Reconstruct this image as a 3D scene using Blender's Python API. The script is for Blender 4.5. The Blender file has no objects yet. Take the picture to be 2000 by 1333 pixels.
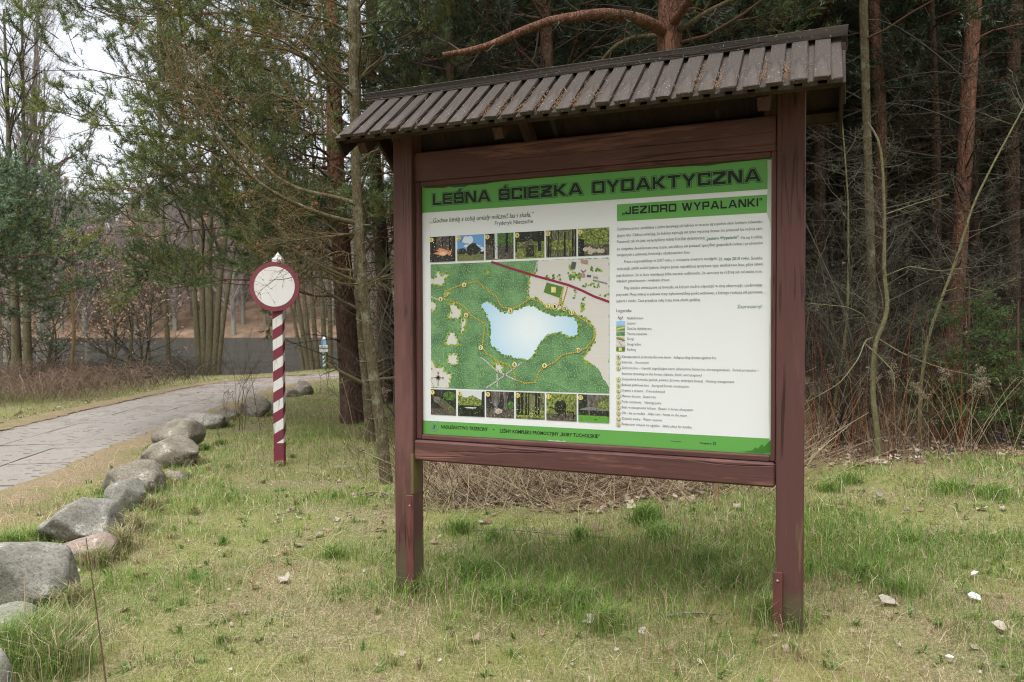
import bpy, bmesh, math, random
import numpy as np
from mathutils import Matrix, Vector
rad = math.radians
S = bpy.context.scene
COL = S.collection
RNG = np.random.default_rng(11)

# ------------------------------------------------------------------ camera, world, sun, exposure
F_PX, PITCH, ROLL, EYE = 1460.0, 0.02158, -0.00326, 1.6
_fw = np.array([0, math.cos(PITCH), -math.sin(PITCH)])
_r0 = np.array([1.0, 0, 0]); _u0 = np.cross(_r0, _fw)
_R = math.cos(ROLL) * _r0 + math.sin(ROLL) * _u0
_U = -math.sin(ROLL) * _r0 + math.cos(ROLL) * _u0
cam_d = bpy.data.cameras.new('camera')
cam_d.lens = F_PX / 2000 * 36; cam_d.sensor_width = 36
cam_d.clip_start = 0.05; cam_d.clip_end = 2000
cam_d.dof.use_dof = True; cam_d.dof.focus_distance = 4.4; cam_d.dof.aperture_fstop = 3.6
cam = bpy.data.objects.new('camera', cam_d); COL.objects.link(cam)
m3 = Matrix((_R, _U, -_fw)).transposed()
cam.matrix_world = Matrix.Translation((0, 0, EYE)) @ m3.to_4x4()
S.camera = cam

SUN_EL, SUN_AZ = rad(70), rad(205)
world = bpy.data.worlds.new('World'); S.world = world; world.use_nodes = True
wn = world.node_tree.nodes; wl = world.node_tree.links
bg = wn['Background']
sky = wn.new('ShaderNodeTexSky'); sky.sky_type = 'NISHITA'; sky.sun_disc = False
sky.sun_elevation = SUN_EL; sky.sun_rotation = SUN_AZ
sky.air_density = 1.0; sky.dust_density = 3.0; sky.ozone_density = 1.0
hs = wn.new('ShaderNodeHueSaturation'); hs.inputs['Saturation'].default_value = 0.24
wl.new(sky.outputs[0], hs.inputs['Color']); wl.new(hs.outputs[0], bg.inputs['Color'])
bg.inputs['Strength'].default_value = 0.15
sun_d = bpy.data.lights.new('sun', 'SUN'); sun_d.energy = 1.4; sun_d.angle = rad(60); sun_d.color = (1.0, 0.985, 0.955)
sun = bpy.data.objects.new('sun', sun_d); COL.objects.link(sun)
_sd = Vector((math.sin(SUN_AZ) * math.cos(SUN_EL), math.cos(SUN_AZ) * math.cos(SUN_EL), math.sin(SUN_EL)))
sun.rotation_euler = _sd.to_track_quat('Z', 'Y').to_euler()
S.view_settings.view_transform = 'Standard'; S.view_settings.look = 'None'
S.view_settings.gamma = 1.0; S.view_settings.use_curve_mapping = False
S.view_settings.exposure = 1.2
S.cycles.use_denoising = True; S.cycles.denoising_prefilter = 'NONE'; S.cycles.filter_width = 1.05
S.cycles.max_bounces = 6; S.cycles.diffuse_bounces = 3; S.cycles.transparent_max_bounces = 4

# ------------------------------------------------------------------ measuring helpers
def ray(px, py):
    return _fw + _R * (px - 1000) / F_PX - _U * (py - 666.5) / F_PX
def at(px, py, D):                      # point on the line of sight at distance D along +Y
    d = ray(px, py); return d * D / d[1] + np.array([0, 0, EYE])

# ------------------------------------------------------------------ numeric noise
def _hash(ix, iy, s):
    h = (ix.astype(np.int64) * 374761393 + iy.astype(np.int64) * 668265263 + s * 1442695041) & 0xffffffff
    h = ((h ^ (h >> 13)) * 1274126177) & 0xffffffff
    return ((h ^ (h >> 16)) & 0xffff) / 65535.0
def vn(x, y, s=0):                      # 2-D value noise in 0..1
    x = np.asarray(x, float); y = np.asarray(y, float)
    ix = np.floor(x); iy = np.floor(y); fx = x - ix; fy = y - iy
    fx = fx * fx * (3 - 2 * fx); fy = fy * fy * (3 - 2 * fy)
    a = _hash(ix, iy, s); b = _hash(ix + 1, iy, s); c = _hash(ix, iy + 1, s); d = _hash(ix + 1, iy + 1, s)
    return (a * (1 - fx) + b * fx) * (1 - fy) + (c * (1 - fx) + d * fx) * fy
def sst(a, b, x):
    t = np.clip((np.asarray(x, float) - a) / (b - a), 0, 1); return t * t * (3 - 2 * t)
def wob(P, s, f, n=7):                  # smooth 3-D noise, -1..1
    r = np.random.default_rng(s); k = r.normal(size=(n, 3)) * f; ph = r.uniform(0, 6.28, n)
    return np.sin(P @ k.T + ph).mean(1) * 1.6
def unit(v): return v / np.maximum(np.linalg.norm(v, axis=-1, keepdims=True), 1e-9)

# ------------------------------------------------------------------ the lie of the land
ROADC = np.array([(-5.95, -20), (-6.0, 2), (-6.12, 7), (-6.5, 10), (-6.88, 13), (-7.3, 17), (-7.5, 20), (-7.3, 22.6), (-6.4, 24.8), (-4.6, 26.3), (-2.0, 27.4)])
ROADW = 1.22
_rs = [ROADC[0]]
for k in range(len(ROADC) - 1):
    p0 = ROADC[max(k - 1, 0)]; p1 = ROADC[k]; p2 = ROADC[k + 1]; p3 = ROADC[min(k + 2, len(ROADC) - 1)]
    n = max(4, int(np.linalg.norm(p2 - p1) / 0.25))
    for t in np.linspace(0, 1, n + 1)[1:]:
        _rs.append(0.5 * ((2 * p1) + (p2 - p0) * t + (2 * p0 - 5 * p1 + 4 * p2 - p3) * t ** 2 + (3 * p1 - p0 - 3 * p2 + p3) * t ** 3))
ROADL = np.array(_rs)
def road_d(x, y):                       # distance from the road's middle line
    x = np.asarray(x, float); y = np.asarray(y, float); sh = x.shape; x = x.ravel(); y = y.ravel()
    out = np.full(x.shape, 99.0)
    near = (x > -13) & (x < 2) & (y < 33)
    idx = np.nonzero(near)[0]
    R2 = ROADL[::2]
    for c in range(0, len(idx), 20000):
        i = idx[c:c + 20000]
        out[i] = np.sqrt(((x[i, None] - R2[None, :, 0]) ** 2 + (y[i, None] - R2[None, :, 1]) ** 2).min(1))
    return out.reshape(sh)
def shore(x): return 26.6 + 4.6 * sst(-9.5, -6.2, x) + 3.5 * sst(-4, 3, x) + 0.5 * np.sin(np.asarray(x) * .7)
def fshore(x): return 121 + 3 * np.sin(np.asarray(x, float) * .06) + 1.2 * np.sin(np.asarray(x, float) * .31)
LAKE_Z = -0.3
def gz(x, y):
    x = np.asarray(x, float); y = np.asarray(y, float)
    z = 0.055 * np.clip(x + 0.6, 0, 7) * sst(-2, 3, y) - 0.006 * np.clip(y - 9, 0, 20)
    near = sst(45, 20, y)
    rd = sst(1.3, 2.2, road_d(x, y))
    z = z + near * rd * (0.05 * (vn(x * .8, y * .8, 3) - .5) + 0.035 * (vn(x * 2.7, y * 2.7, 4) - .5) + 0.015 * (vn(x * 8, y * 8, 5) - .5))
    z = z - 0.036 * sst(1.45, 1.22, road_d(x, y))
    z = z - 1.6 * sst(-0.6, 5, y - shore(x))
    d = y - fshore(x)
    z = z + sst(-6, 1.5, d) * 1.55 + 0.33 * np.clip(d, 0, 95) * (0.8 + 0.4 * vn(x * .03, y * .02, 9)) + sst(0, 20, d) * 2.0 * (vn(x * .12, y * .12, 8) - .5)
    return z
def litter(x, y):                       # 1 under the trees
    x = np.asarray(x, float); y = np.asarray(y, float)
    yl = np.interp(x, [-12, -2.4, -1.7, -1.2, -0.6, 0.2, 1.4, 2.2, 3.4, 5, 9], [60, 60, 11.2, 7.9, 6.5, 6.1, 6.2, 6.9, 7.3, 7.5, 7.0])
    yl = yl + .5 * (vn(x * 1.3, y * 1.3, 21) - .5)
    return sst(-.3, .5, y - yl)
def ground_pt(px, py):
    d = ray(px, py); t = -EYE / d[2]
    for _ in range(12):
        z = float(gz(d[0] * t, d[1] * t)); t = (z - EYE) / d[2]
    return np.array([d[0] * t, d[1] * t, z])

# ------------------------------------------------------------------ materials
MATS = {}
class NT:
    def __init__(s, name):
        s.m = bpy.data.materials.new(name); s.m.use_nodes = True
        s.t = s.m.node_tree; s.t.nodes.clear(); s.out = s.n('OutputMaterial'); MATS[name] = s.m
    def n(s, kind, **kw):
        nd = s.t.nodes.new('ShaderNode' + kind)
        for k, v in kw.items():
            if k.startswith('i_'):
                key = k[2:].replace('_', ' ')
                key = int(key) if key.isdigit() else key
                if hasattr(v, 'is_output'): s.t.links.new(v, nd.inputs[key])
                else: nd.inputs[key].default_value = v
            else: setattr(nd, k, v)
        return nd
    def coord(s, which='Object'): return s.n('TexCoord').outputs[which]
    def noise(s, scale, detail=4, rough=.55, vec=None, which='Fac', dist=0):
        nd = s.n('TexNoise', i_Scale=scale, i_Detail=detail, i_Roughness=rough, i_Distortion=dist)
        if vec is not None: s.t.links.new(vec, nd.inputs['Vector'])
        return nd.outputs[which]
    def mapv(s, vec, scale=(1, 1, 1)):
        nd = s.n('Mapping'); s.t.links.new(vec, nd.inputs[0]); nd.inputs['Scale'].default_value = scale; return nd.outputs[0]
    def ramp(s, fac, stops, interp='LINEAR'):
        nd = s.n('ValToRGB'); s.t.links.new(fac, nd.inputs[0]); cr = nd.color_ramp; cr.interpolation = interp
        while len(cr.elements) < len(stops): cr.elements.new(.5)
        for e, (p, c) in zip(cr.elements, stops): e.position = p; e.color = (c, c, c, 1) if isinstance(c, (int, float)) else (*c, 1)
        return nd.outputs[0]
    def mix(s, fac, a, b, blend='MIX'):
        nd = s.n('Mix', data_type='RGBA', blend_type=blend)
        for k, v in ((0, fac), (6, a), (7, b)):
            if hasattr(v, 'is_output'): s.t.links.new(v, nd.inputs[k])
            else: nd.inputs[k].default_value = v if k == 0 else (*v, 1)
        return nd.outputs[2]
    def math(s, op, a, b=0.0, c=0.0):
        nd = s.n('Math', operation=op)
        for k, v in enumerate((a, b, c)):
            if hasattr(v, 'is_output'): s.t.links.new(v, nd.inputs[k])
            else: nd.inputs[k].default_value = v
        return nd.outputs[0]
    def bump(s, h, strength=.4, dist=.01):
        nd = s.n('Bump', i_Strength=strength, i_Distance=dist); s.t.links.new(h, nd.inputs['Height']); return nd.outputs[0]
    def bsdf(s, col, rough=.8, spec=.3, normal=None, **kw):
        nd = s.n('BsdfPrincipled')
        for k, v in (('Base Color', col), ('Roughness', rough), ('Specular IOR Level', spec)):
            if hasattr(v, 'is_output'): s.t.links.new(v, nd.inputs[k])
            else: nd.inputs[k].default_value = (*v, 1) if k == 'Base Color' else v
        if normal is not None: s.t.links.new(normal, nd.inputs['Normal'])
        s.t.links.new(nd.outputs[0], s.out.inputs[0]); return nd
    def leafy(s, col, trans=.35, rough=.6, gloss=.06):
        d = s.n('BsdfDiffuse'); t = s.n('BsdfTranslucent'); g = s.n('BsdfGlossy', i_Roughness=rough)
        for nd in (d, t):
            if hasattr(col, 'is_output'): s.t.links.new(col, nd.inputs[0])
            else: nd.inputs[0].default_value = (*col, 1)
        a = s.n('MixShader', i_0=trans); s.t.links.new(d.outputs[0], a.inputs[1]); s.t.links.new(t.outputs[0], a.inputs[2])
        b = s.n('MixShader', i_0=gloss); s.t.links.new(a.outputs[0], b.inputs[1]); s.t.links.new(g.outputs[0], b.inputs[2])
        s.t.links.new(b.outputs[0], s.out.inputs[0])

def flat(name, c, rough=.5, spec=.3):
    n = NT(name); n.bsdf(c, rough, spec); return n.m

def mk_ground():
    n = NT('ground'); P = n.coord('Object')
    a = n.n('Attribute', attribute_name='zone'); sep = n.n('SeparateColor'); n.t.links.new(a.outputs['Color'], sep.inputs[0])
    lit, hill, needle = sep.outputs
    n1 = n.noise(1.1, 5, .6, P); n2 = n.noise(14, 4, .65, P); n3 = n.noise(70, 3, .7, P)
    turf = n.ramp(n2, [(.28, (.06, .046, .028)), (.42, (.19, .16, .085)), (.55, (.155, .165, .06)), (.66, (.29, .24, .145)), (.8, (.42, .355, .24))])
    turf2 = n.ramp(n3, [(.36, (.05, .04, .024)), (.5, (.19, .165, .09)), (.66, (.44, .38, .26))])
    turf = n.mix(.5, turf, turf2)
    turf = n.mix(n.ramp(n1, [(.42, 0), (.62, .55)]), turf, (.18, .20, .045))
    lf = n.ramp(n3, [(.28, (.035, .024, .016)), (.46, (.1, .065, .042)), (.62, (.19, .125, .08)), (.8, (.34, .26, .19))])
    nd = n.ramp(n3, [(.34, (.085, .06, .036)), (.5, (.22, .165, .10)), (.68, (.38, .30, .2))]); nd = n.mix(n.ramp(n.noise(2.2, 5, .65, P), [(.5, 0), (.62, .6)]), nd, (.14, .15, .055))
    hl = n.ramp(n.noise(.35, 6, .7, P), [(.3, (.085, .06, .043)), (.5, (.165, .112, .075)), (.7, (.25, .17, .115))])
    c = n.mix(lit, turf, lf); c = n.mix(needle, c, nd); c = n.mix(hill, c, hl)
    n.bsdf(c, .95, .1, n.bump(n2, .7, .02)); return n.m

def mk_bark(name, lo, hi, crack, zlo=None, top=None, scale=9, stretch=.28, bumpd=.02, lichen=None):
    n = NT(name); P = n.coord('Object'); M = n.mapv(P, (1, 1, stretch))
    v = n.n('TexVoronoi', feature='DISTANCE_TO_EDGE', i_Scale=scale); 
    w = n.mix(.3, M, n.noise(7, 4, .65, M, 'Color')); n.t.links.new(w, v.inputs['Vector'])
    e = v.outputs['Distance']; ns = n.noise(22, 5, .65, M); nb = n.noise(3, 3, .5, P)
    c = n.mix(ns, lo, hi)
    if top is not None:
        sp = n.n('SeparateXYZ'); n.t.links.new(P, sp.inputs[0])
        f = n.math('ADD', sp.outputs[2], n.math('MULTIPLY', nb, 2.2))
        f = n.n('MapRange', i_From_Min=zlo, i_From_Max=zlo + 1.6); n.t.links.new(n.math('ADD', sp.outputs[2], n.math('MULTIPLY', nb, 2.0)), f.inputs[0])
        c = n.mix(f.outputs[0], c, n.mix(ns, top[0], top[1]))
    c = n.mix(n.ramp(e, [(.0, .75), (.07, 0)]), c, crack); c = n.mix(n.ramp(n.noise(40, 4, .7, M), [(.35, .6), (.55, 0)]), c, crack)
    if lichen is not None: c = n.mix(n.ramp(n.noise(7, 5, .7, P), [(.52, 0), (.66, .8)]), c, lichen)
    h = n.math('ADD', n.ramp(e, [(0, 0), (.25, 1)]), n.math('MULTIPLY', ns, .5))
    n.bsdf(c, .92, .12, n.bump(h, .8, bumpd)); return n.m

def mk_wood(name, c1, c2, axis, dark=(.03, .012, .01), wear=None, wear_z=None, lichen=None, rough=.6):
    n = NT(name); P = n.coord('Object'); sc = [26, 26, 26]; sc[axis] = 1.1
    g = n.noise(1, 5, .62, n.mapv(P, sc)); b = n.noise(2.3, 4, .6, P)
    c = n.mix(g, c1, c2); c = n.mix(n.ramp(g, [(.28, .75), (.37, 0)]), c, dark)
    c = n.mix(n.math('MULTIPLY', b, .35), c, tuple(x * .62 for x in c1)); oi = n.n('ObjectInfo').outputs['Random']
    c = n.mix(n.math('MULTIPLY', oi, .4), c, tuple(x * .55 + .012 for x in c2))
    ck = n.noise(1, 3, .5, n.mapv(P, [9 if k != axis else .45 for k in range(3)])); ckm = n.ramp(ck, [(.485, 0), (.497, .9), (.503, .9), (.515, 0)]); c = n.mix(n.math('MULTIPLY', ckm, n.ramp(b, [(.45, 0), (.6, 1)])), c, dark)
    c = n.mix(n.ramp(n.noise(1, 5, .7, n.mapv(P, [5 if k != axis else 1.2 for k in range(3)])), [(.5, 0), (.75, .45)]), c, tuple(min(1, x * 1.7 + .02) for x in c2))
    if wear is not None:
        w = n.noise(1, 4, .7, n.mapv(P, [14 if k != axis else 1.6 for k in range(3)]))
        f = n.ramp(w, [(.56, 0), (.66, .85)])
        if wear_z is not None:
            spd = n.n('SeparateXYZ'); n.t.links.new(P, spd.inputs[0]); dz = n.math('ADD', spd.outputs[2], n.math('MULTIPLY', n.noise(6, 4, .7, P), -.45)); c = n.mix(n.ramp(dz, [(.0, .75), (.14, 0)]), c, (.10, .088, .048))
            sp = n.n('SeparateXYZ'); n.t.links.new(P, sp.inputs[0])
            mr = n.n('MapRange', i_From_Min=wear_z, i_From_Max=0.0); n.t.links.new(sp.outputs[2], mr.inputs[0]); f = n.math('MULTIPLY', f, mr.outputs[0])
        c = n.mix(f, c, wear)
    if lichen is not None: c = n.mix(n.ramp(n.noise(95, 2, .6, P), [(.66, 0), (.72, .85)]), c, lichen)
    n.bsdf(c, rough, .3, n.bump(n.math('SUBTRACT', g, n.math('MULTIPLY', ckm, .8)), .6, .006)); return n.m

def mk_vcol(name, trans=.3, gloss=.05):
    n = NT(name); a = n.n('Attribute', attribute_name='Col'); n.leafy(a.outputs['Color'], trans, .5, gloss); return n.m

def mk_stone(name, a, b, c, moss=(.2, .15, .02), mamt=.68):
    n = NT(name); P = n.coord('Object')
    n1 = n.noise(3.2, 6, .65, P); n2 = n.noise(60, 4, .75, P); n3 = n.noise(9, 5, .7, P)
    col = n.mix(n.ramp(n1, [(.35, 0), (.65, 1)]), a, b)
    col = n.mix(n.ramp(n2, [(.35, .8), (.5, 0)]), col, tuple(x * .4 for x in a))
    col = n.mix(n.ramp(n2, [(.58, 0), (.75, .7)]), col, c)
    col = n.mix(n.ramp(n3, [(.52, 0), (.66, .6)]), col, tuple(x * .42 for x in b)); col = n.mix(n.ramp(n.noise(5.5, 6, .8, P), [(.56, 0), (.6, .65)]), col, tuple(min(1, x * 1.15) for x in c)); col = n.mix(n.ramp(n.noise(2.4, 4, .6, n.mapv(P, (1, 1, 3))), [(.5, 0), (.6, .5)]), col, (.10, .095, .07))
    vv = n.n('TexVoronoi', feature='DISTANCE_TO_EDGE', i_Scale=2.2); n.t.links.new(n.mix(.35, P, n.noise(3, 4, .6, P, 'Color')), vv.inputs['Vector']); crk = n.ramp(vv.outputs['Distance'], [(0, 1), (.018, 0)]); col = n.mix(n.math('MULTIPLY', crk, n.ramp(n1, [(.5, 0), (.6, .85)])), col, (.03, .027, .022))
    col = n.mix(n.ramp(n.noise(2.1, 5, .7, n.mapv(P, (1, 1, 2))), [(mamt, 0), (mamt + .05, .8)]), col, moss)
    n.bsdf(col, .9, .2, n.bump(n.math('ADD', n3, n.math('MULTIPLY', n2, .5)), .7, .02)); return n.m

def mk_concrete():
    n = NT('concrete'); P = n.coord('Object'); oi = n.n('ObjectInfo').outputs['Random']
    G = n.n('NewGeometry').outputs['Position']
    n1 = n.noise(.8, 5, .6, G); n2 = n.noise(38, 4, .7, G)
    c = n.mix(n1, (.21, .195, .175), (.33, .305, .275)); c = n.mix(n.math('MULTIPLY', oi, .5), c, (.23, .21, .185))
    c = n.mix(n.ramp(n2, [(.56, 0), (.7, .55)]), c, (.16, .115, .075))
    c = n.mix(n.ramp(n.noise(3, 5, .7, G), [(.56, 0), (.7, .6)]), c, (.24, .16, .1))
    n.bsdf(c, .9, .2, n.bump(n2, .4, .006)); return n.m

def mk_water():
    n = NT('lake_water'); P = n.coord('Object')
    h = n.noise(1, 4, .6, n.mapv(P, (1.6, 3.0, 1))); b = n.bump(h, .35, .06)
    d = n.n('BsdfDiffuse', i_Color=(.03, .03, .026, 1)); g = n.n('BsdfGlossy', i_Roughness=.16, i_Normal=b); g.inputs['Color'].default_value = (.9, .87, .82, 1)
    m = n.n('MixShader'); n.t.links.new(n.ramp(n.noise(1, 5, .7, n.mapv(P, (.25, 1.2, 1))), [(.35, .12), (.7, .36)]), m.inputs[0]); n.t.links.new(d.outputs[0], m.inputs[1]); n.t.links.new(g.outputs[0], m.inputs[2]); n.t.links.new(m.outputs[0], n.out.inputs[0])

def mk_stripes(name, ca, cb, period, slope, base_z, grime=(.12, .12, .11)):
    n = NT(name); uv = n.n('UVMap').outputs[0]; sp = n.n('SeparateXYZ'); n.t.links.new(uv, sp.inputs[0])
    t = n.math('SUBTRACT', sp.outputs[1], n.math('MULTIPLY', sp.outputs[0], slope))
    t = n.math('FRACT', n.math('DIVIDE', t, period))
    red = n.math('MAXIMUM', n.math('LESS_THAN', t, .5), n.math('LESS_THAN', sp.outputs[1], base_z))
    P = n.coord('Object'); g = n.noise(1, 5, .7, n.mapv(P, (60, 60, 4)))
    w = n.mix(n.ramp(g, [(.55, 0), (.67, .85)]), cb, grime)
    r = n.mix(n.ramp(g, [(.64, 0), (.74, .5)]), ca, tuple(x * .5 for x in ca))
    r = n.mix(n.noise(4, 3, .5, P), r, tuple(min(1, x * 1.25) for x in ca))
    n.bsdf(n.mix(red, w, r), .55, .3, n.bump(g, .2, .003)); return n.m

mk_ground(); mk_water(); mk_concrete()
mk_bark('pine_bark', (.115, .075, .05), (.2, .13, .095), (.03, .02, .015), 3.0, ((.115, .07, .048), (.17, .10, .068)), 14)
mk_bark('edge_pine_bark', (.105, .062, .044), (.17, .105, .078), (.03, .02, .015), 3.4, ((.22, .10, .06), (.31, .15, .095)), 13)
mk_bark('red_pine_bark', (.125, .078, .056), (.2, .13, .098), (.045, .028, .02), .9, ((.18, .085, .054), (.27, .14, .095)), 18)
mk_bark('larch_bark', (.11, .09, .052), (.2, .165, .095), (.06, .045, .025), scale=30, lichen=(.25, .25, .17), bumpd=.008)
mk_bark('grey_bark', (.2, .18, .15), (.3, .27, .22), (.1, .09, .07), scale=14, lichen=(.17, .165, .1), bumpd=.01)
mk_bark('alder_bark', (.13, .11, .07), (.2, .175, .11), (.06, .05, .03), scale=12, lichen=(.13, .13, .06), bumpd=.01)
mk_bark('sapling_bark', (.14, .13, .055), (.24, .22, .12), (.11, .1, .05), scale=34, lichen=(.22, .21, .15), bumpd=.004)
mk_bark('pale_bark', (.3, .2, .11), (.42, .3, .18), (.2, .13, .07), scale=14, bumpd=.004)
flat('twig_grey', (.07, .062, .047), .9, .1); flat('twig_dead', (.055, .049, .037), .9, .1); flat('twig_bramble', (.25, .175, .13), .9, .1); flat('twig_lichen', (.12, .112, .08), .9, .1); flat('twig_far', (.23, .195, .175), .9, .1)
flat('twig_brown', (.12, .07, .045), .9, .1); flat('twig_dark', (.05, .035, .028), .9, .1); flat('twig_red', (.3, .1, .045), .8, .2)
flat('twig_olive', (.125, .105, .058), .9, .1); flat('twig_straw', (.36, .29, .19), .9, .1)
flat('bud', (.27, .16, .05), .8, .2); flat('beech_leaf', (.36, .25, .17), .85, .1); flat('flower_head', (.30, .255, .18), .95, .05)
mk_vcol('needles', .25, .05); mk_vcol('grass', .35, .03); mk_vcol('dead_leaf', .2, .03)
PAINT1, PAINT2 = (.098, .040, .035), (.140, .062, .054)
for ax, nm in enumerate(('paint_along_x', 'paint_along_y', 'paint_along_z')):
    mk_wood(nm, PAINT1, PAINT2, ax, wear=(.24, .2, .09) if ax == 2 else (.22, .1, .08), wear_z=1.0 if ax == 2 else None)
mk_wood('paint_strip', (.125, .042, .036), (.165, .06, .05), 2)
mk_wood('roof_wood', (.03, .0225, .018), (.074, .056, .045), 1, dark=(.03, .024, .02), lichen=(.34, .35, .3), rough=.8)
mk_wood('roof_wood_long', (.033, .026, .021), (.074, .059, .049), 0, dark=(.03, .024, .02), lichen=(.34, .35, .3), rough=.8)
mk_wood('roof_under_shaded', (.03, .017, .012), (.045, .026, .018), 1, rough=.85)  # dark stained wood, darkened further to stand for the shade under the roof
mk_wood('rafter_wood', (.06, .025, .015), (.085, .036, .022), 1, rough=.8)  # stained brown, its colour also lowered for shade below the eaves
mk_wood('moss_wood', (.105, .075, .03), (.16, .125, .05), 2, rough=.85)
mk_stone('granite', (.2, .19, .16), (.31, .295, .255), (.45, .43, .39))
mk_stone('granite_warm', (.2, .175, .135), (.31, .275, .22), (.45, .41, .35), mamt=.64)
mk_stone('granite_red', (.29, .205, .165), (.32, .27, .225), (.45, .39, .34), mamt=.74)
mk_stone('granite_pale', (.3, .28, .24), (.4, .375, .33), (.5, .48, .43), mamt=.66)
mk_stripes('red_stripes', (.175, .032, .05), (.72, .70, .67), .243, .62, .262)
mk_stripes('green_stripes', (.02, .16, .11), (.74, .74, .7), .17, .7, .13)
n = NT('sign_white'); P = n.coord(); n.bsdf(n.mix(n.ramp(n.noise(2.5, 6, .7, n.mapv(P, (1, 1, .35))), [(.5, 0), (.75, .5)]), (.76, .74, .72), (.5, .47, .42)), .5, .3)
n = NT('sign_red'); P = n.coord(); n.bsdf(n.mix(n.noise(6, 5, .7, P), (.175, .032, .05), (.27, .075, .095)), .5, .3)
n = NT('weathered_white'); P = n.coord(); n.bsdf(n.mix(n.ramp(n.noise(1, 5, .7, n.mapv(P, (40, 40, 9))), [(.48, 0), (.58, .9)]), (.72, .7, .66), (.07, .065, .055)), .6, .3)
flat('metal', (.35, .34, .33), .4, .5); flat('needle_litter', (.25, .155, .095), .95, .1); flat('paper', (.75, .75, .74), .8, .2)
flat('sign_blue', (.2, .42, .6), .5, .3); flat('sign_green', (.03, .2, .14), .5, .3); flat('soil', (.15, .11, .07), .95, .1)
n = NT('cone'); P = n.coord(); n.bsdf(n.mix(n.noise(3, 3, .6, P), (.14, .06, .03), (.27, .14, .08)), .8, .2)

# ------------------------------------------------------------------ mesh helpers
def mesh_tri(name, V, Fc, mats, midx=None, col=None, smooth=True, uv=None):
    me = bpy.data.meshes.new(name)
    V = np.ascontiguousarray(V, np.float32); Fc = np.ascontiguousarray(Fc, np.int32); nf = len(Fc)
    me.vertices.add(len(V)); me.vertices.foreach_set('co', V.ravel())
    me.loops.add(nf * 3); me.loops.foreach_set('vertex_index', Fc.ravel())
    me.polygons.add(nf); me.polygons.foreach_set('loop_start', np.arange(0, nf * 3, 3, dtype=np.int32))
    if midx is not None: me.polygons.foreach_set('material_index', np.ascontiguousarray(midx, np.int32))
    me.polygons.foreach_set('use_smooth', np.full(nf, bool(smooth)))
    if col is not None:
        c = np.ones((len(V), 4), np.float32); c[:, :3] = col
        me.color_attributes.new('Col', 'FLOAT_COLOR', 'POINT').data.foreach_set('color', c.ravel())
    if uv is not None:
        l = me.uv_layers.new(name='UVMap'); l.data.foreach_set('uv', np.ascontiguousarray(uv[Fc.ravel()], np.float32).ravel())
    for m in (mats if isinstance(mats, (list, tuple)) else [mats]): me.materials.append(MATS[m])
    me.update(calc_edges=True); return me
def obj(name, me, parent=None, loc=None, rot=None):
    o = bpy.data.objects.new(name, me); COL.objects.link(o)
    if parent is not None: o.parent = parent
    if loc is not None: o.location = loc
    if rot is not None: o.rotation_euler = rot
    return o
def tag(o, label=None, cat=None, group=None, kind=None):
    for k, v in (('label', label), ('category', cat), ('group', group), ('kind', kind)):
        if v: o[k] = v
    return o
def thing(name, label, cat, loc=(0, 0, 0), rotz=0, group=None, mesh=None):
    o = bpy.data.objects.new(name, mesh); COL.objects.link(o); o.location = loc; o.rotation_euler = (0, 0, rotz)
    return tag(o, label, cat, group)
def dup(root, loc, rotz=0, scale=1, label=None, group=None):
    r = root.copy(); COL.objects.link(r); r.location = loc; r.rotation_euler = (0, 0, rotz); r.scale = (scale,) * 3 if not hasattr(scale, '__len__') else scale
    if label: r['label'] = label
    if group: r['group'] = group
    for ch in list(root.children):
        c = ch.copy(); COL.objects.link(c); c.parent = r
        for g in ch.children:
            d = g.copy(); COL.objects.link(d); d.parent = c
    return r
class Geo:                              # collects triangles, material slots and colours
    def __init__(s): s.V = []; s.F = []; s.M = []; s.C = []; s.n = 0
    def add(s, V, Fc, m=0, col=(1, 1, 1)):
        V = np.asarray(V, float).reshape(-1, 3); Fc = np.asarray(Fc, int).reshape(-1, 3)
        s.V.append(V); s.F.append(Fc + s.n); s.n += len(V)
        s.M.append(np.full(len(Fc), m) if np.isscalar(m) else m)
        c = np.empty((len(V), 3)); c[:] = col; s.C.append(c); return s
    def arrays(s): return np.concatenate(s.V), np.concatenate(s.F), np.concatenate(s.M), np.concatenate(s.C)
    def mesh(s, name, mats, smooth=True, col=False):
        V, Fc, M, C = s.arrays(); return mesh_tri(name, V, Fc, mats, M, C if col else None, smooth)
def tubes(P, R, sides=3, cap=False):    # P (N,K,3), R (N,K) -> verts, triangles
    P = np.asarray(P, float); R = np.asarray(R, float); N, K, _ = P.shape
    T = np.gradient(P, axis=1); T = unit(T)
    ax = unit(P[:, -1] - P[:, 0]); ref = np.where(np.abs(ax[:, 2:3]) > .75, np.array([[1., .13, 0]]), np.array([[.07, .1, 1.]]))
    A = unit(np.cross(T, ref[:, None, :])); B = np.cross(T, A)
    a = np.arange(sides) * 2 * np.pi / sides
    ring = P[:, :, None, :] + R[:, :, None, None] * (np.cos(a)[None, None, :, None] * A[:, :, None, :] + np.sin(a)[None, None, :, None] * B[:, :, None, :])
    V = ring.reshape(-1, 3)
    i = np.arange(N)[:, None, None] * K * sides; k = np.arange(K - 1)[None, :, None] * sides; j = np.arange(sides)[None, None, :]; j2 = (j + 1) % sides
    a0 = i + k + j; a1 = i + k + j2; b0 = a0 + sides; b1 = a1 + sides
    Fc = np.concatenate([np.stack([a0, a1, b1], -1).reshape(-1, 3), np.stack([a0, b1, b0], -1).reshape(-1, 3)])
    return V, Fc
def resample(pts, K):
    pts = np.asarray(pts, float); d = np.r_[0, np.cumsum(np.linalg.norm(np.diff(pts, axis=0), axis=1))]
    t = np.linspace(0, d[-1], K); return np.stack([np.interp(t, d, pts[:, k]) for k in range(pts.shape[1])], 1)
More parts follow.
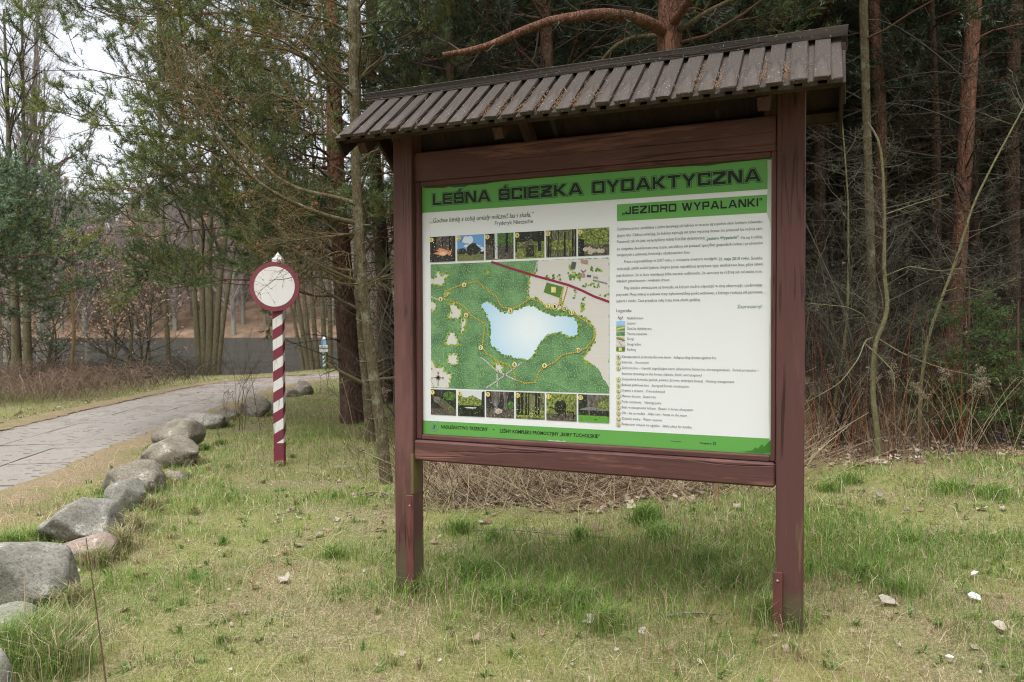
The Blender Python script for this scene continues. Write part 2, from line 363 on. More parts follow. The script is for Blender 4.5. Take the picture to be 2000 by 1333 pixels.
def smooth_line(pts, K):
    p = resample(pts, K)
    for _ in range(2): p[1:-1] = .25 * p[:-2] + .5 * p[1:-1] + .25 * p[2:]
    return p
def kids(P, R, n, t0, t1, length, ang, K=4, bend=.12, up=0.0, rf=.6, rng=RNG, taper=.3, rel=True, flatz=1.0, rmin=.0012, rmax=1.0):
    """n side shoots on every parent line: P (N,K,3), R (N,K)."""
    N, PK, _ = P.shape
    t = rng.uniform(t0, t1, (N, n)); f = t * (PK - 1); i = np.minimum(f.astype(int), PK - 2); f = f - i
    ix = np.arange(N)[:, None]
    pos = P[ix, i] * (1 - f[..., None]) + P[ix, i + 1] * f[..., None]; tan = unit(P[ix, i + 1] - P[ix, i])
    r = R[ix, i] * (1 - f) + R[ix, i + 1] * f
    perp = unit(np.cross(tan, rng.normal(size=(N, n, 3)))); perp[..., 2] *= flatz; perp = unit(perp)
    a = np.radians(rng.uniform(ang[0], ang[1], (N, n)))[..., None]
    d = unit(np.cos(a) * tan + np.sin(a) * perp + np.array([0, 0, up]))
    L = rng.uniform(length[0], length[1], (N, n))
    if rel: L = L * np.linalg.norm(np.diff(P, axis=1), axis=2).sum(1)[:, None] * (1.1 - .6 * t)
    s = np.linspace(0, 1, K)
    side = unit(np.cross(d, rng.normal(size=(N, n, 3))))
    Q = pos[:, :, None, :] + (d[:, :, None, :] * s[:, None] + side[:, :, None, :] * (bend * np.sin(s * 3.0) * rng.uniform(-1, 1, (N, n, 1)))[..., None] + np.array([0, 0, 1.]) * (up * .35 * s * s)[:, None]) * L[:, :, None, None]
    Q = Q + rng.normal(size=Q.shape) * (bend * .16 * s[:, None]) * L[:, :, None, None]
    r0 = np.minimum(np.maximum(np.minimum(r * rf, r), rmin), rmax)
    RR = r0[:, :, None] * (1 - (1 - taper) * s); RR = np.maximum(RR, rmin * .7)
    return Q.reshape(-1, K, 3), RR.reshape(-1, K)
def box(g, x0, x1, y0, y1, z0, z1, m=0, cham=0.0):
    if cham <= 0:
        V = [(x, y, z) for x in (x0, x1) for y in (y0, y1) for z in (z0, z1)]
        Fq = [(0, 1, 3, 2), (4, 6, 7, 5), (0, 4, 5, 1), (2, 3, 7, 6), (0, 2, 6, 4), (1, 5, 7, 3)]
        g.add(V, [t for q in Fq for t in ((q[0], q[1], q[2]), (q[0], q[2], q[3]))], m); return
    bm = bmesh.new(); bmesh.ops.create_cube(bm, size=1)
    for v in bm.verts: v.co = ((x0 + x1) / 2 + v.co.x * (x1 - x0), (y0 + y1) / 2 + v.co.y * (y1 - y0), (z0 + z1) / 2 + v.co.z * (z1 - z0))
    bmesh.ops.bevel(bm, geom=bm.edges[:], offset=cham, segments=1, affect='EDGES'); bmesh.ops.triangulate(bm, faces=bm.faces[:])
    bmesh.ops.recalc_face_normals(bm, faces=bm.faces[:]); bm.verts.index_update()
    g.add([v.co[:] for v in bm.verts], [[v.index for v in f.verts] for f in bm.faces], m); bm.free()
def box_mesh(name, dims, mat, cham=.004, warp=0.0, rng=RNG):
    g = Geo(); box(g, *dims, cham=cham)
    if warp: g.V[0] = g.V[0] + rng.normal(size=g.V[0].shape) * warp
    return g.mesh(name, mat, smooth=False)

# ------------------------------------------------------------------ ground, lake, road
def axis_steps(pairs):
    out = []
    for a, b, st in pairs: out.append(np.arange(a, b, st))
    return np.concatenate(out + [np.array([pairs[-1][1]])])
gx = axis_steps([(-420, -60, 12), (-60, -14, 1.6), (-14, -8, .4), (-8, 6, .14), (6, 14, .5), (14, 60, 3), (60, 420, 20)])
gy = axis_steps([(-120, -20, 8), (-20, 1, 1), (1, 10, .13), (10, 20, .3), (20, 40, .8), (40, 115, 6), (115, 130, 1), (130, 226, 4), (225, 600, 25)])
X, Y = np.meshgrid(gx, gy); Z = gz(X, Y)
nx, ny = len(gx), len(gy)
ii = (np.arange(ny - 1)[:, None] * nx + np.arange(nx - 1)[None, :]).ravel()
GF = np.concatenate([np.stack([ii, ii + 1, ii + nx + 1], 1), np.stack([ii, ii + nx + 1, ii + nx], 1)])
zl = litter(X, Y); zh = sst(-8, 0, Y - fshore(X)) + sst(0, .1, Y - 300)
rdg = road_d(X, Y); zn = sst(2.3, 1.4, rdg + .7 * (vn(X * 1.7, Y * 1.7, 31) - .5)) * .9
zcol = np.stack([zl, np.clip(zh, 0, 1), zn], -1).reshape(-1, 3)
gme = mesh_tri('ground', np.stack([X, Y, Z], -1).reshape(-1, 3), GF, 'ground')
gc = np.ones((nx * ny, 4), np.float32); gc[:, :3] = zcol
gme.color_attributes.new('zone', 'FLOAT_COLOR', 'POINT').data.foreach_set('color', gc.ravel())
tag(obj('ground', gme), kind='structure')
g = Geo(); g.add([(-400, 20, LAKE_Z), (300, 20, LAKE_Z), (300, 140, LAKE_Z), (-400, 140, LAKE_Z)], [(0, 1, 2), (0, 2, 3)])
tag(obj('lake', g.mesh('lake', 'lake_water', False)), kind='structure')

# concrete plates with rows of slots, laid in three strips
RT = unit(np.gradient(ROADL, axis=0)); RNm = np.stack([RT[:, 1], -RT[:, 0]], 1)
rk = np.nonzero(ROADL[:, 1] > -6)[0]
rv = []
for k in rk:
    for o_ in (-1.3, -.65, 0, .65, 1.3):
        p = ROADL[k] + RNm[k] * o_; rv.append((p[0], p[1], float(gz(p[0], p[1])) + .006))
rf = []
for k in range(len(rk) - 1):
    for j in range(4):
        a = k * 5 + j; rf += [(a, a + 1, a + 6), (a, a + 6, a + 5)]
road = tag(obj('road', mesh_tri('road', rv, rf, 'soil')), kind='structure')
def slab_mesh(seed, W=.80, L=1.19, T=.034):
    r = np.random.default_rng(seed); g = Geo()
    xs = [-W / 2]; 
    for c in np.linspace(-W / 2 + .11, W / 2 - .11, 5): xs += [c - .043, c + .043]
    xs.append(W / 2)
    ys = [-L / 2]
    for c in np.linspace(-L / 2 + .1, L / 2 - .1, 7): ys += [c - .017, c + .017]
    ys.append(L / 2); nx_, ny_ = len(xs), len(ys)
    V = [(x, y, T + (.002 * r.normal() if 0 < i < nx_ - 1 else -.004)) for j, y in enumerate(ys) for i, x in enumerate(xs)]
    Fq = []
    for j in range(ny_ - 1):
        for i in range(nx_ - 1):
            a = j * nx_ + i; q = (a, a + 1, a + nx_ + 1, a + nx_)
            if i % 2 == 1 and j % 2 == 1 and r.random() < .5:
                x0, x1, y0, y1 = xs[i], xs[i + 1], ys[j], ys[j + 1]; b = len(V); V += [(V[v][0], V[v][1], T * .35) for v in q]
                for k in range(4): Fq.append((q[k], q[(k + 1) % 4], b + (k + 1) % 4, b + k))
                Fq.append((b, b + 1, b + 2, b + 3)); Fq[-1] += ('s',)
            else: Fq.append(q)
    # rim
    rim = [i for i in range(nx_)] + [j * nx_ + nx_ - 1 for j in range(1, ny_)] + [(ny_ - 1) * nx_ + i for i in range(nx_ - 2, -1, -1)] + [j * nx_ for j in range(ny_ - 2, 0, -1)]
    b = len(V); V += [(V[v][0] * 1.004, V[v][1] * 1.003, 0) for v in rim]
    for k in range(len(rim)): k2 = (k + 1) % len(rim); Fq.append((rim[k2], rim[k], b + k, b + k2))
    T_, M_ = [], []
    for q in Fq:
        m = 1 if len(q) == 5 else 0
        T_ += [(q[0], q[1], q[2]), (q[0], q[2], q[3])]; M_ += [m, m]
    g.add(V, T_, np.array(M_)); return g.mesh('concrete_slab', ['concrete', 'soil'], smooth=False)
slabs = [slab_mesh(s) for s in range(4)]
arc = np.r_[0, np.cumsum(np.linalg.norm(np.diff(ROADL, axis=0), axis=1))]
def road_at(s):
    p = np.array([np.interp(s, arc, ROADL[:, 0]), np.interp(s, arc, ROADL[:, 1])]); q = np.array([np.interp(s + .3, arc, ROADL[:, 0]), np.interp(s + .3, arc, ROADL[:, 1])])
    return p, unit(q - p)
s0 = float(np.interp(0.5, ROADL[:, 1], arc))
for ci, off in enumerate((-.815, 0.0, .815)):
    s = s0 + (.0, .62, .25)[ci]
    while s < arc[-1] - 1.5:
        p, t = road_at(s); nrm = np.array([t[1], -t[0]]); q = p + nrm * off
        z = float(gz(q[0], q[1])) + RNG.uniform(0, .007)
        z2 = float(gz(*(q + t * .5))); z1 = float(gz(*(q - t * .5)))
        o = obj('concrete_slab', slabs[RNG.integers(4)], road, (q[0], q[1], z), (math.atan2(z2 - z1, 1.0) + RNG.normal() * .004, RNG.normal() * .006, math.atan2(t[1], t[0]) - math.pi / 2 + RNG.normal() * .006))
        s += 1.205

for sg in (-1, 1):                       # soil and needles creeping over the plates' edge
    vv, vf = [], []; r_ = np.random.default_rng(33 + sg); fine = np.arange(s0 - 2, arc[-1] - 1.4, .07)
    for k, s in enumerate(fine):
        p, t = road_at(s); nrm = np.array([t[1], -t[0]]) * sg; j = .12 * (vn(s * 1.3, 0 * s, 60 + sg) - .35) + .07 * (vn(s * 5, 0 * s, 61) - .5) + .03 * r_.normal()
        for o_, hh in ((1.19 - j, .046), (1.27 - j * .6, .054), (1.42, .046), (1.62, .020), (1.95, -.03)):
            q = p + nrm * o_; zz_ = float(gz(*(p + nrm * 1.05))) if o_ < 1.3 else float(gz(q[0], q[1])) - (0 if o_ > 1.5 else .01); vv.append((q[0], q[1], zz_ + hh + .006 * r_.random()))
        if k:
            for i in range(4): a = (k - 1) * 5 + i; vf += [(a, a + 1, a + 6), (a, a + 6, a + 5)]
    vme = mesh_tri('verge', vv, vf, 'ground'); cc_ = np.zeros((len(vv), 4), np.float32); cc_[:, 2] = .92; cc_[:, 3] = 1
    vme.color_attributes.new('zone', 'FLOAT_COLOR', 'POINT').data.foreach_set('color', cc_.ravel()); tag(obj('verge', vme), kind='structure')

# ------------------------------------------------------------------ the information board
YAW = 0.39433
BD = np.array([math.cos(YAW), -math.sin(YAW), 0]); BN = np.array([-math.sin(YAW), -math.cos(YAW), 0])
BO = np.array([-0.53175, 4.4479, 0.95264]); PW, PH = 1.96429, 1.46481
BASE = BO + BD * PW / 2; BASE[2] = 0
board = thing('information_board', 'large roofed wooden forest trail board with green and white map panel on two posts', 'notice board', tuple(BASE), -YAW)
# local frame: x along the board (0 at its middle), y away from the viewer, z up (0 = ground level by the nearer post)
def P(px, py):                          # photo pixel -> panel x, z (panel plane y = 0)
    d = ray(px, py); E0 = np.array([0, 0, EYE]); t = np.dot(BO - E0, BN) / np.dot(d, BN); q = E0 + d * t - BASE
    return np.array([q @ BD, q[2]])
def ground_l(x, y=0):
    q = BASE + BD * x - BN * y; return float(gz(q[0], q[1]))
PZ = 0.95264; xl, xr = -PW / 2, PW / 2
ROOF_R, ROOF_E = PZ + 2.0238, PZ + 1.7136         # ridge and eave heights of the slat tops
RUN = 0.40; slope = math.atan2(ROOF_R - ROOF_E, RUN)
def part(name, dims, mat, cham=.004, parent=board, warp=.0008):
    return obj(name, box_mesh(name, dims, mat, cham, warp), parent)
PWD = .128
post_top = ROOF_R - .17
for sx, x0 in ((-1, xl - .034 - PWD), (1, xr + .026)):
    zb = ground_l(x0 + PWD / 2) - .25
    p_ = part('post', (x0, x0 + PWD, -.06, .062, zb, post_top), 'paint_along_z', .005)
    inner = x0 + PWD if sx < 0 else x0
    if sx < 0:
        part('patch_plank', (inner - .046, inner + .004, -.071, -.0615, zb, PZ - .36), 'paint_strip', .003, p_)
        part('bare_wood_patch', (inner - .017, inner + .0035, -.0640, .02, PZ - .352, PZ - .115), 'moss_wood', .002, p_)
    else:
        s_ = part('patch_plank', (inner - .010, inner + .035, -.078, -.0615, zb, PZ - .56), 'paint_strip', .003, p_)
    g = Geo(); 
    bm = bmesh.new(); bmesh.ops.create_uvsphere(bm, u_segments=8, v_segments=5, radius=.006); bmesh.ops.triangulate(bm, faces=bm.faces[:]); bm.verts.index_update()
    g.add([v.co[:] for v in bm.verts], [[v.index for v in f.verts] for f in bm.faces]); bm.free()
    obj('bolt', g.mesh('bolt', 'metal'), p_, (inner + (-.02 if sx < 0 else .012), -.079 if sx > 0 else -.072, PZ - (.42 if sx < 0 else .6)))
RX0, RX1 = xl - .036, xr + .024
part('bottom_rail', (RX0, RX1, -.052, .05, PZ - .154, PZ - .034), 'paint_along_x', .010)
part('top_beam', (RX0, RX1, -.03, .05, PZ + PH + .03, PZ + PH + .20), 'paint_along_x', .006)
fr = [('frame_strip', (xl - .032, xl + .002, -.026, .03, PZ - .03, PZ + PH + .028), 'paint_along_z'),
      ('frame_strip', (xr - .002, xr + .024, -.026, .03, PZ - .03, PZ + PH + .028), 'paint_along_z'),
      ('frame_strip', (xl + .003, xr - .003, -.026, .03, PZ - .032, PZ - .001), 'paint_along_x'),
      ('frame_strip', (xl + .003, xr - .003, -.024, .03, PZ + PH - .001, PZ + PH + .028), 'paint_along_x')]
for a in fr: part(*a, cham=.005)

# ---- the roof: lower boards, upper slats, ridge, rafters
def roof_local(xc, w, t0, t1, u0, u1, name, mat, side=-1, jit=0):
    """a board lying on the slope: u = distance down from the ridge, t = height above the slope plane"""
    L = u1 - u0; me = box_mesh(name, (-w / 2, w / 2, -L / 2, L / 2, t0, t1), mat, .003, .0012)
    uc = (u0 + u1) / 2; y = side * math.cos(slope) * uc; z = ROOF_R - math.sin(slope) * uc
    o = obj(name, me, None, (xc, y, z), ((slope if side < 0 else -slope) + RNG.normal() * jit, RNG.normal() * jit, RNG.normal() * jit * .8)); return o
SL = RUN / math.cos(slope)
rx0, rx1 = xl - .362, xr + .325
g = Geo(); box(g, rx0 - .002, rx1 + .004, -.035, .035, ROOF_R - .115, ROOF_R - .055, cham=.004); roof = obj('roof', g.mesh('roof', 'roof_under_shaded', False), board)
rb = obj('ridge_board', box_mesh('ridge_board', (rx0 - .012, rx1 + .012, -.05, .012, -.014, .014), 'roof_wood_long', .003, .001), roof, (0, .012, ROOF_R + .030), (slope * .55, 0, 0))
obj('ridge_board', box_mesh('ridge_board', (rx0 - .010, rx1 + .010, -.006, .010, -.013, .013), 'roof_wood_long', .002, .001), roof, (0, -.028, ROOF_R - .010), (.2, 0, 0))
obj('ridge_board', box_mesh('ridge_board', (rx0, rx1 + .012, -.012, .012, -.05, .05), 'roof_wood_long', .003, .001), roof, (0, .07, ROOF_R - .016), (.95, 0, 0))
NS = 27; pitch_ = (rx1 - rx0) / NS
for side in (-1, 1):
    for k in range(NS):
        x = rx0 + pitch_ * (k + .5)
        o = roof_local(x - pitch_ * .5 * 0, .066, -.046, -.024, .012, SL - .012 + RNG.normal() * .004, 'roof_board', 'roof_wood', side, .004); o.parent = roof
        if k < NS - 1:
            o = roof_local(x + pitch_ * .5, .070 + RNG.normal() * .002, -.022, -.001, .03, SL + RNG.normal() * .006, 'roof_slat', 'roof_wood', side, .006); o.parent = roof
    # battens and a lining sheet, dark to stand for the shade under the roof
    for u in (.12, SL - .09):
        o = roof_local((rx0 + rx1) / 2, rx1 - rx0 - .02, -.082, -.048, u - .03, u + .03, 'batten', 'roof_under_shaded', side); o.parent = roof
    for x in (xl - .22, xl + .62, xr - .02) if side < 0 else (xl - .22, xl + .62, xr - .02):
        o = roof_local(x, .055, -.150, -.084, .05, SL - .05, 'rafter', 'rafter_wood', side); o.parent = roof
    o = roof_local((rx0 + rx1) / 2, rx1 - rx0 - .03, -.0475, -.0465, .02, SL - .03, 'roof_lining', 'roof_under_shaded', side); o.parent = roof
    for x in (rx0 + .012, rx1 - .012):
        o = roof_local(x, .02, -.15, -.05, .04, SL - .03, 'gable_board', 'roof_under_shaded', side); o.parent = roof
# brown needles caught between the slats
g = Geo(); nn = 380
kx = RNG.integers(3, NS - 1, nn); kx = np.where(RNG.random(nn) < .8, RNG.choice([9, 10, 11, 12, 13, 14, 15, 20, 21, 23, 24], nn), kx)
u = np.clip(SL - np.abs(RNG.normal(0, .13, nn)) - .02, .1, SL - .01); xc = rx0 + pitch_ * (kx + .5) + RNG.uniform(-.014, .014, nn)
a = RNG.normal(1.57, .5, nn); L = RNG.uniform(.03, .06, nn)
c0 = np.stack([xc, -math.cos(slope) * u, ROOF_R - math.sin(slope) * u + RNG.uniform(-.015, .006, nn)], 1)
dv = np.stack([np.cos(a), -math.cos(slope) * np.sin(a), -math.sin(slope) * np.sin(a) + RNG.normal(0, .12, nn)], 1)
Pn = c0[:, None, :] + dv[:, None, :] * (np.linspace(-.5, .5, 3)[:, None] * L[:, None, None])
V, Fc = tubes(Pn, np.full((nn, 3), .0011)); o = tag(obj('needle_litter', mesh_tri('needle_litter', V, Fc, 'needle_litter'), roof), kind='stuff')

# ---- printed panel
def pmat(name, c, rough=.38): return flat(name, c, rough, .35)
n = NT('print_white'); Pc = n.coord(); n.bsdf(n.mix(n.ramp(n.noise(160, 2, .6, Pc), [(.66, 0), (.74, .35)]), (.79, .805, .815), (.5, .5, .46)), .35, .35)
n = NT('print_green'); Pc = n.coord(); n.bsdf(n.mix(n.noise(5, 4, .6, Pc), (.12, .36, .075), (.14, .40, .09)), .35, .35)
for nm_, c_ in dict(black=(.012, .014, .012), outline=(.035, .085, .03), text=(.16, .17, .18), text_green=(.13, .27, .2), quote=(.12, .13, .125), road_red=(.28, .025, .07), trail=(.75, .55, .08),
                    dash=(.02, .02, .02), path=(.72, .70, .64), yellow=(.78, .64, .2), yellow_pale=(.82, .76, .5), lime=(.27, .40, .055), park=(.10, .21, .045), roof_grey=(.1, .1, .11), roof_pink=(.42, .26, .23), sky=(.16, .36, .68), cloud=(.7, .75, .8),
                    flame=(.75, .3, .16), flame2=(.85, .6, .4), smoke=(.22, .21, .21), trunk=(.02, .02, .018), bark=(.2, .18, .15), logs=(.55, .48, .4), hutroof=(.12, .1, .075), lawn=(.12, .36, .05), pale=(.6, .66, .66), lime_leaf=(.3, .36, .06), film=(.5, .58, .46), tear=(.05, .19, .03), logo=(.015, .13, .09), stain=(.05, .06, .03), lakeblue=(.3, .58, .86)).items():
    pmat('print_' + nm_, c_)
n = NT('print_forest'); Pc = n.coord(); n.bsdf(n.mix(n.ramp(n.noise(150, 2, .6, Pc), [(.52, 0), (.64, .8)]), n.mix(n.ramp(n.noise(9, 3, .6, Pc), [(.35, 0), (.65, 1)]), (.06, .17, .085), (.15, .33, .15)), (.40, .50, .18)), .38, .35)
n = NT('print_beige'); Pc = n.coord(); n.bsdf(n.mix(n.noise(1, 2, .5, n.mapv(Pc, (5, 1, 160))), (.60, .575, .53), (.68, .655, .61)), .38, .35)
n = NT('print_lake'); Pc = n.coord(); lk = P(1035, 640)
gv = n.n('VectorMath', operation='DISTANCE'); n.t.links.new(Pc, gv.inputs[0]); gv.inputs[1].default_value = (lk[0], -.004, lk[1] - .0)
n.bsdf(n.ramp(gv.outputs['Value'], [(.05, (.78, .86, .9)), (.32, (.40, .65, .86))]), .38, .35)
def mk_thumb(name, stops, sc, st=(1, 1, 1)):
    n = NT(name); Pc = n.mapv(n.coord(), st); n.bsdf(n.ramp(n.noise(sc, 5, .75, Pc), stops), .38, .35)
mk_thumb('thumb_dark', [(.35, (.012, .012, .012)), (.6, (.05, .05, .045)), (.8, (.16, .15, .14))], 40, (1, 1, .4))
mk_thumb('thumb_floor', [(.35, (.03, .025, .02)), (.55, (.13, .11, .09)), (.75, (.36, .33, .29))], 70)
mk_thumb('thumb_leaf', [(.35, (.03, .045, .015)), (.48, (.15, .19, .045)), (.6, (.36, .42, .12)), (.72, (.62, .65, .38))], 75)
mk_thumb('thumb_wood', [(.36, (.02, .025, .014)), (.5, (.12, .13, .06)), (.62, (.34, .35, .19)), (.74, (.6, .6, .45))], 65, (1.6, 1, .35))
mk_thumb('thumb_green', [(.35, (.02, .05, .012)), (.55, (.09, .2, .04)), (.75, (.25, .42, .1))], 60)
mk_thumb('thumb_tree', [(.35, (.012, .016, .012)), (.6, (.045, .055, .04)), (.8, (.1, .12, .08))], 60)
mk_thumb('thumb_grass', [(.35, (.1, .12, .04)), (.6, (.25, .25, .12)), (.8, (.42, .4, .25))], 60, (1, 1, 2))
mk_thumb('thumb_water', [(.4, (.01, .013, .012)), (.6, (.04, .045, .03)), (.8, (.2, .22, .2))], 40, (2, 1, .7))
mk_thumb('thumb_bark', [(.35, (.05, .045, .04)), (.6, (.2, .18, .16)), (.8, (.5, .48, .44))], 60, (1, 1, .3))

part('info_panel', (xl, xr, .001, .028, PZ, PZ + PH), 'print_white', .001, warp=0)
panel = [o for o in board.children if o.name.startswith('info_panel')][0]
LAY = .00045
def tri_poly(pts):                      # ear clipping by Blender's tessellator
    from mathutils.geometry import tessellate_polygon
    return tessellate_polygon([[Vector((p[0], p[1], 0)) for p in pts]])
class Print(Geo):
    def poly(s, pts, layer, m=0):       # pts in panel x,z
        pts = np.asarray(pts, float); T = tri_poly(pts); s.add(np.c_[pts[:, 0], np.full(len(pts), -layer * LAY), pts[:, 1]], T, m); return s
    def px(s, pts, layer, m=0): return s.poly([P(*p) for p in pts], layer, m)
    def rect(s, a, b, layer, m=0):
        (x0, z0), (x1, z1) = a, b; return s.poly([(x0, z0), (x1, z0), (x1, z1), (x0, z1)], layer, m)
    def disc(s, c, r, layer, m=0, k=14):
        return s.poly([(c[0] + r * math.cos(t), c[1] + r * math.sin(t)) for t in np.linspace(0, 2 * math.pi, k, endpoint=False)], layer, m)
    def line(s, pts, w, layer, m=0, dash=None):
        pts = np.asarray(pts, float)
        L = np.r_[0, np.cumsum(np.linalg.norm(np.diff(pts, axis=0), axis=1))]
        if dash:
            t = 0
            while t < L[-1]:
                a_ = [np.interp(q, L, pts[:, k]) for q in (t, min(t + dash, L[-1])) for k in (0, 1)]
                s._seg(np.array(a_[:2]), np.array(a_[2:]), w, layer, m); t += dash * 2
        else:
            T = unit(np.gradient(pts, axis=0)); N_ = np.stack([-T[:, 1], T[:, 0]], 1) * w / 2
            A, B = pts + N_, pts - N_; V = np.concatenate([A, B]); k = len(pts)
            Fc = [f for i in range(k - 1) for f in ((i, i + 1, k + i + 1), (i, k + i + 1, k + i))]
            s.add(np.c_[V[:, 0], np.full(len(V), -layer * LAY), V[:, 1]], Fc, m)
        return s
    def _seg(s, a, b, w, layer, m):
        t = unit(b - a); n_ = np.array([-t[1], t[0]]) * w / 2; s.poly([a + n_, b + n_, b - n_, a - n_], layer, m)
    def out(s, name, mats, parent=panel): return obj(name, s.mesh(name, mats, False), parent)
zt = lambda x, y: P(x, y)[1]
ztop, zb1 = PZ + PH, (zt(824, 414) + zt(1507, 372)) / 2
Print().rect((xl, zb1), (xr, ztop), 1).out('title_band', 'print_green')
x2 = P(1205, 398)[0]; Print().rect((x2, (zt(1205, 430.7) + zt(1508, 417)) / 2), (xr, (zt(1205, 398) + zt(1508, 382)) / 2), 1).out('subtitle_band', 'print_green')
zf = (zt(824, 819.4) + zt(1507, 859.7)) / 2; Print().rect((xl, PZ), (xr, zf), 1).out('footer_band', 'print_green')

# wide square capitals, drawn as outlines: (outer, holes...) in units of cap height
v_, h_, c_ = .27, .2, .07
def _r(x0, y0, x1, y1): return [(x0, y0), (x1, y0), (x1, y1), (x0, y1)]
def _c(W): return [(c_, 0), (W - c_, 0), (W, c_), (W, 1 - c_), (W - c_, 1), (c_, 1), (0, 1 - c_), (0, c_)]
GLY = {
 'L': (1.1, [[(0, 0), (1.1, 0), (1.1, h_), (v_, h_), (v_, 1), (0, 1)]]),
 'E': (1.15, [[(0, 0), (1.15, 0), (1.15, h_), (v_, h_), (v_, .4), (1.1, .4), (1.1, .6), (v_, .6), (v_, .8), (1.15, .8), (1.15, 1), (0, 1)]]),
 'S': (1.2, [[(0, c_), (c_, 0), (1.2 - c_, 0), (1.2, c_), (1.2, .6 - c_), (1.2 - c_, .6), (v_, .6), (v_, .8), (.93, .8), (.93, .7), (1.18, .7), (1.18, 1 - c_), (1.18 - c_, 1), (c_, 1), (0, 1 - c_), (0, .4 + c_), (c_, .4), (.93, .4), (.93, .2), (v_, .2), (v_, .31), (0, .31)]]),
 'N': (1.3, [[(0, 0), (v_, 0), (v_, .72), (.9, 0), (1.3, 0), (1.3, 1), (1.03, 1), (1.03, .28), (.4, 1), (0, 1)]]),
 'A': (1.5, [[(0, 0), (.3, 0), (.42, .2), (1.08, .2), (1.2, 0), (1.5, 0), (.93, 1), (.57, 1)], [(.52, .38), (.98, .38), (.77, .8), (.73, .8)]]),
 'C': (1.2, [[(c_, 0), (1.2 - c_, 0), (1.2, c_), (1.2, .36), (.93, .36), (.93, .2), (v_, .2), (v_, .8), (.93, .8), (.93, .66), (1.2, .66), (1.2, 1 - c_), (1.2 - c_, 1), (c_, 1), (0, 1 - c_), (0, c_)]]),
 'I': (.27, [_r(0, 0, .27, 1)]),
 'Z': (1.25, [[(0, 0), (1.25, 0), (1.25, .2), (.42, .2), (1.22, .74), (1.22, 1), (.02, 1), (.02, .8), (.8, .8), (0, .27)]]),
 'Ƶ': (1.25, [[(0, 0), (1.25, 0), (1.25, .2), (.42, .2), (.62, .335), (1.12, .335), (1.12, .5), (.865, .5), (1.22, .74), (1.22, 1), (.02, 1), (.02, .8), (.8, .8), (.6, .665), (.14, .665), (.14, .5), (.345, .5), (0, .27)]]),
 'K': (1.3, [[(0, 0), (v_, 0), (v_, .38), (.42, .38), (.93, 0), (1.33, 0), (.66, .51), (1.28, 1), (.9, 1), (.42, .61), (v_, .61), (v_, 1), (0, 1)]]),
 'D': (1.3, [_c(1.3), _r(v_, .2, 1.03, .8)]),
 'O': (1.3, [_c(1.3), _r(v_, .2, 1.03, .8)]),
 'Y': (1.35, [[(.54, 0), (.81, 0), (.81, .4), (1.37, 1), (1.03, 1), (.675, .6), (.32, 1), (-.02, 1), (.54, .4)]]),
 'T': (1.2, [[(.465, 0), (.735, 0), (.735, .8), (1.2, .8), (1.2, 1), (0, 1), (0, .8), (.465, .8)]]),
 'J': (1.0, [[(c_, 0), (1 - c_, 0), (1, c_), (1, 1), (.73, 1), (.73, .2), (.25, .2), (.25, .38), (0, .38), (0, c_)]]),
 'R': (1.25, [[(0, 0), (v_, 0), (v_, .34), (.9, .34), (.98, .28), (.98, 0), (1.25, 0), (1.25, .36), (1.16, .44), (1.25, .52), (1.25, 1 - c_), (1.25 - c_, 1), (0, 1)], _r(v_, .54, .98, .8)]),
 'W': (1.8, [[(.35, 0), (.67, 0), (.9, .62), (1.13, 0), (1.45, 0), (1.82, 1), (1.53, 1), (1.28, .32), (1.04, 1), (.76, 1), (.52, .32), (.27, 1), (-.02, 1)]]),
 'P': (1.2, [[(0, 0), (v_, 0), (v_, .32), (1.2 - c_, .32), (1.2, .39), (1.2, 1 - c_), (1.2 - c_, 1), (0, 1)], _r(v_, .52, .93, .8)]),
}
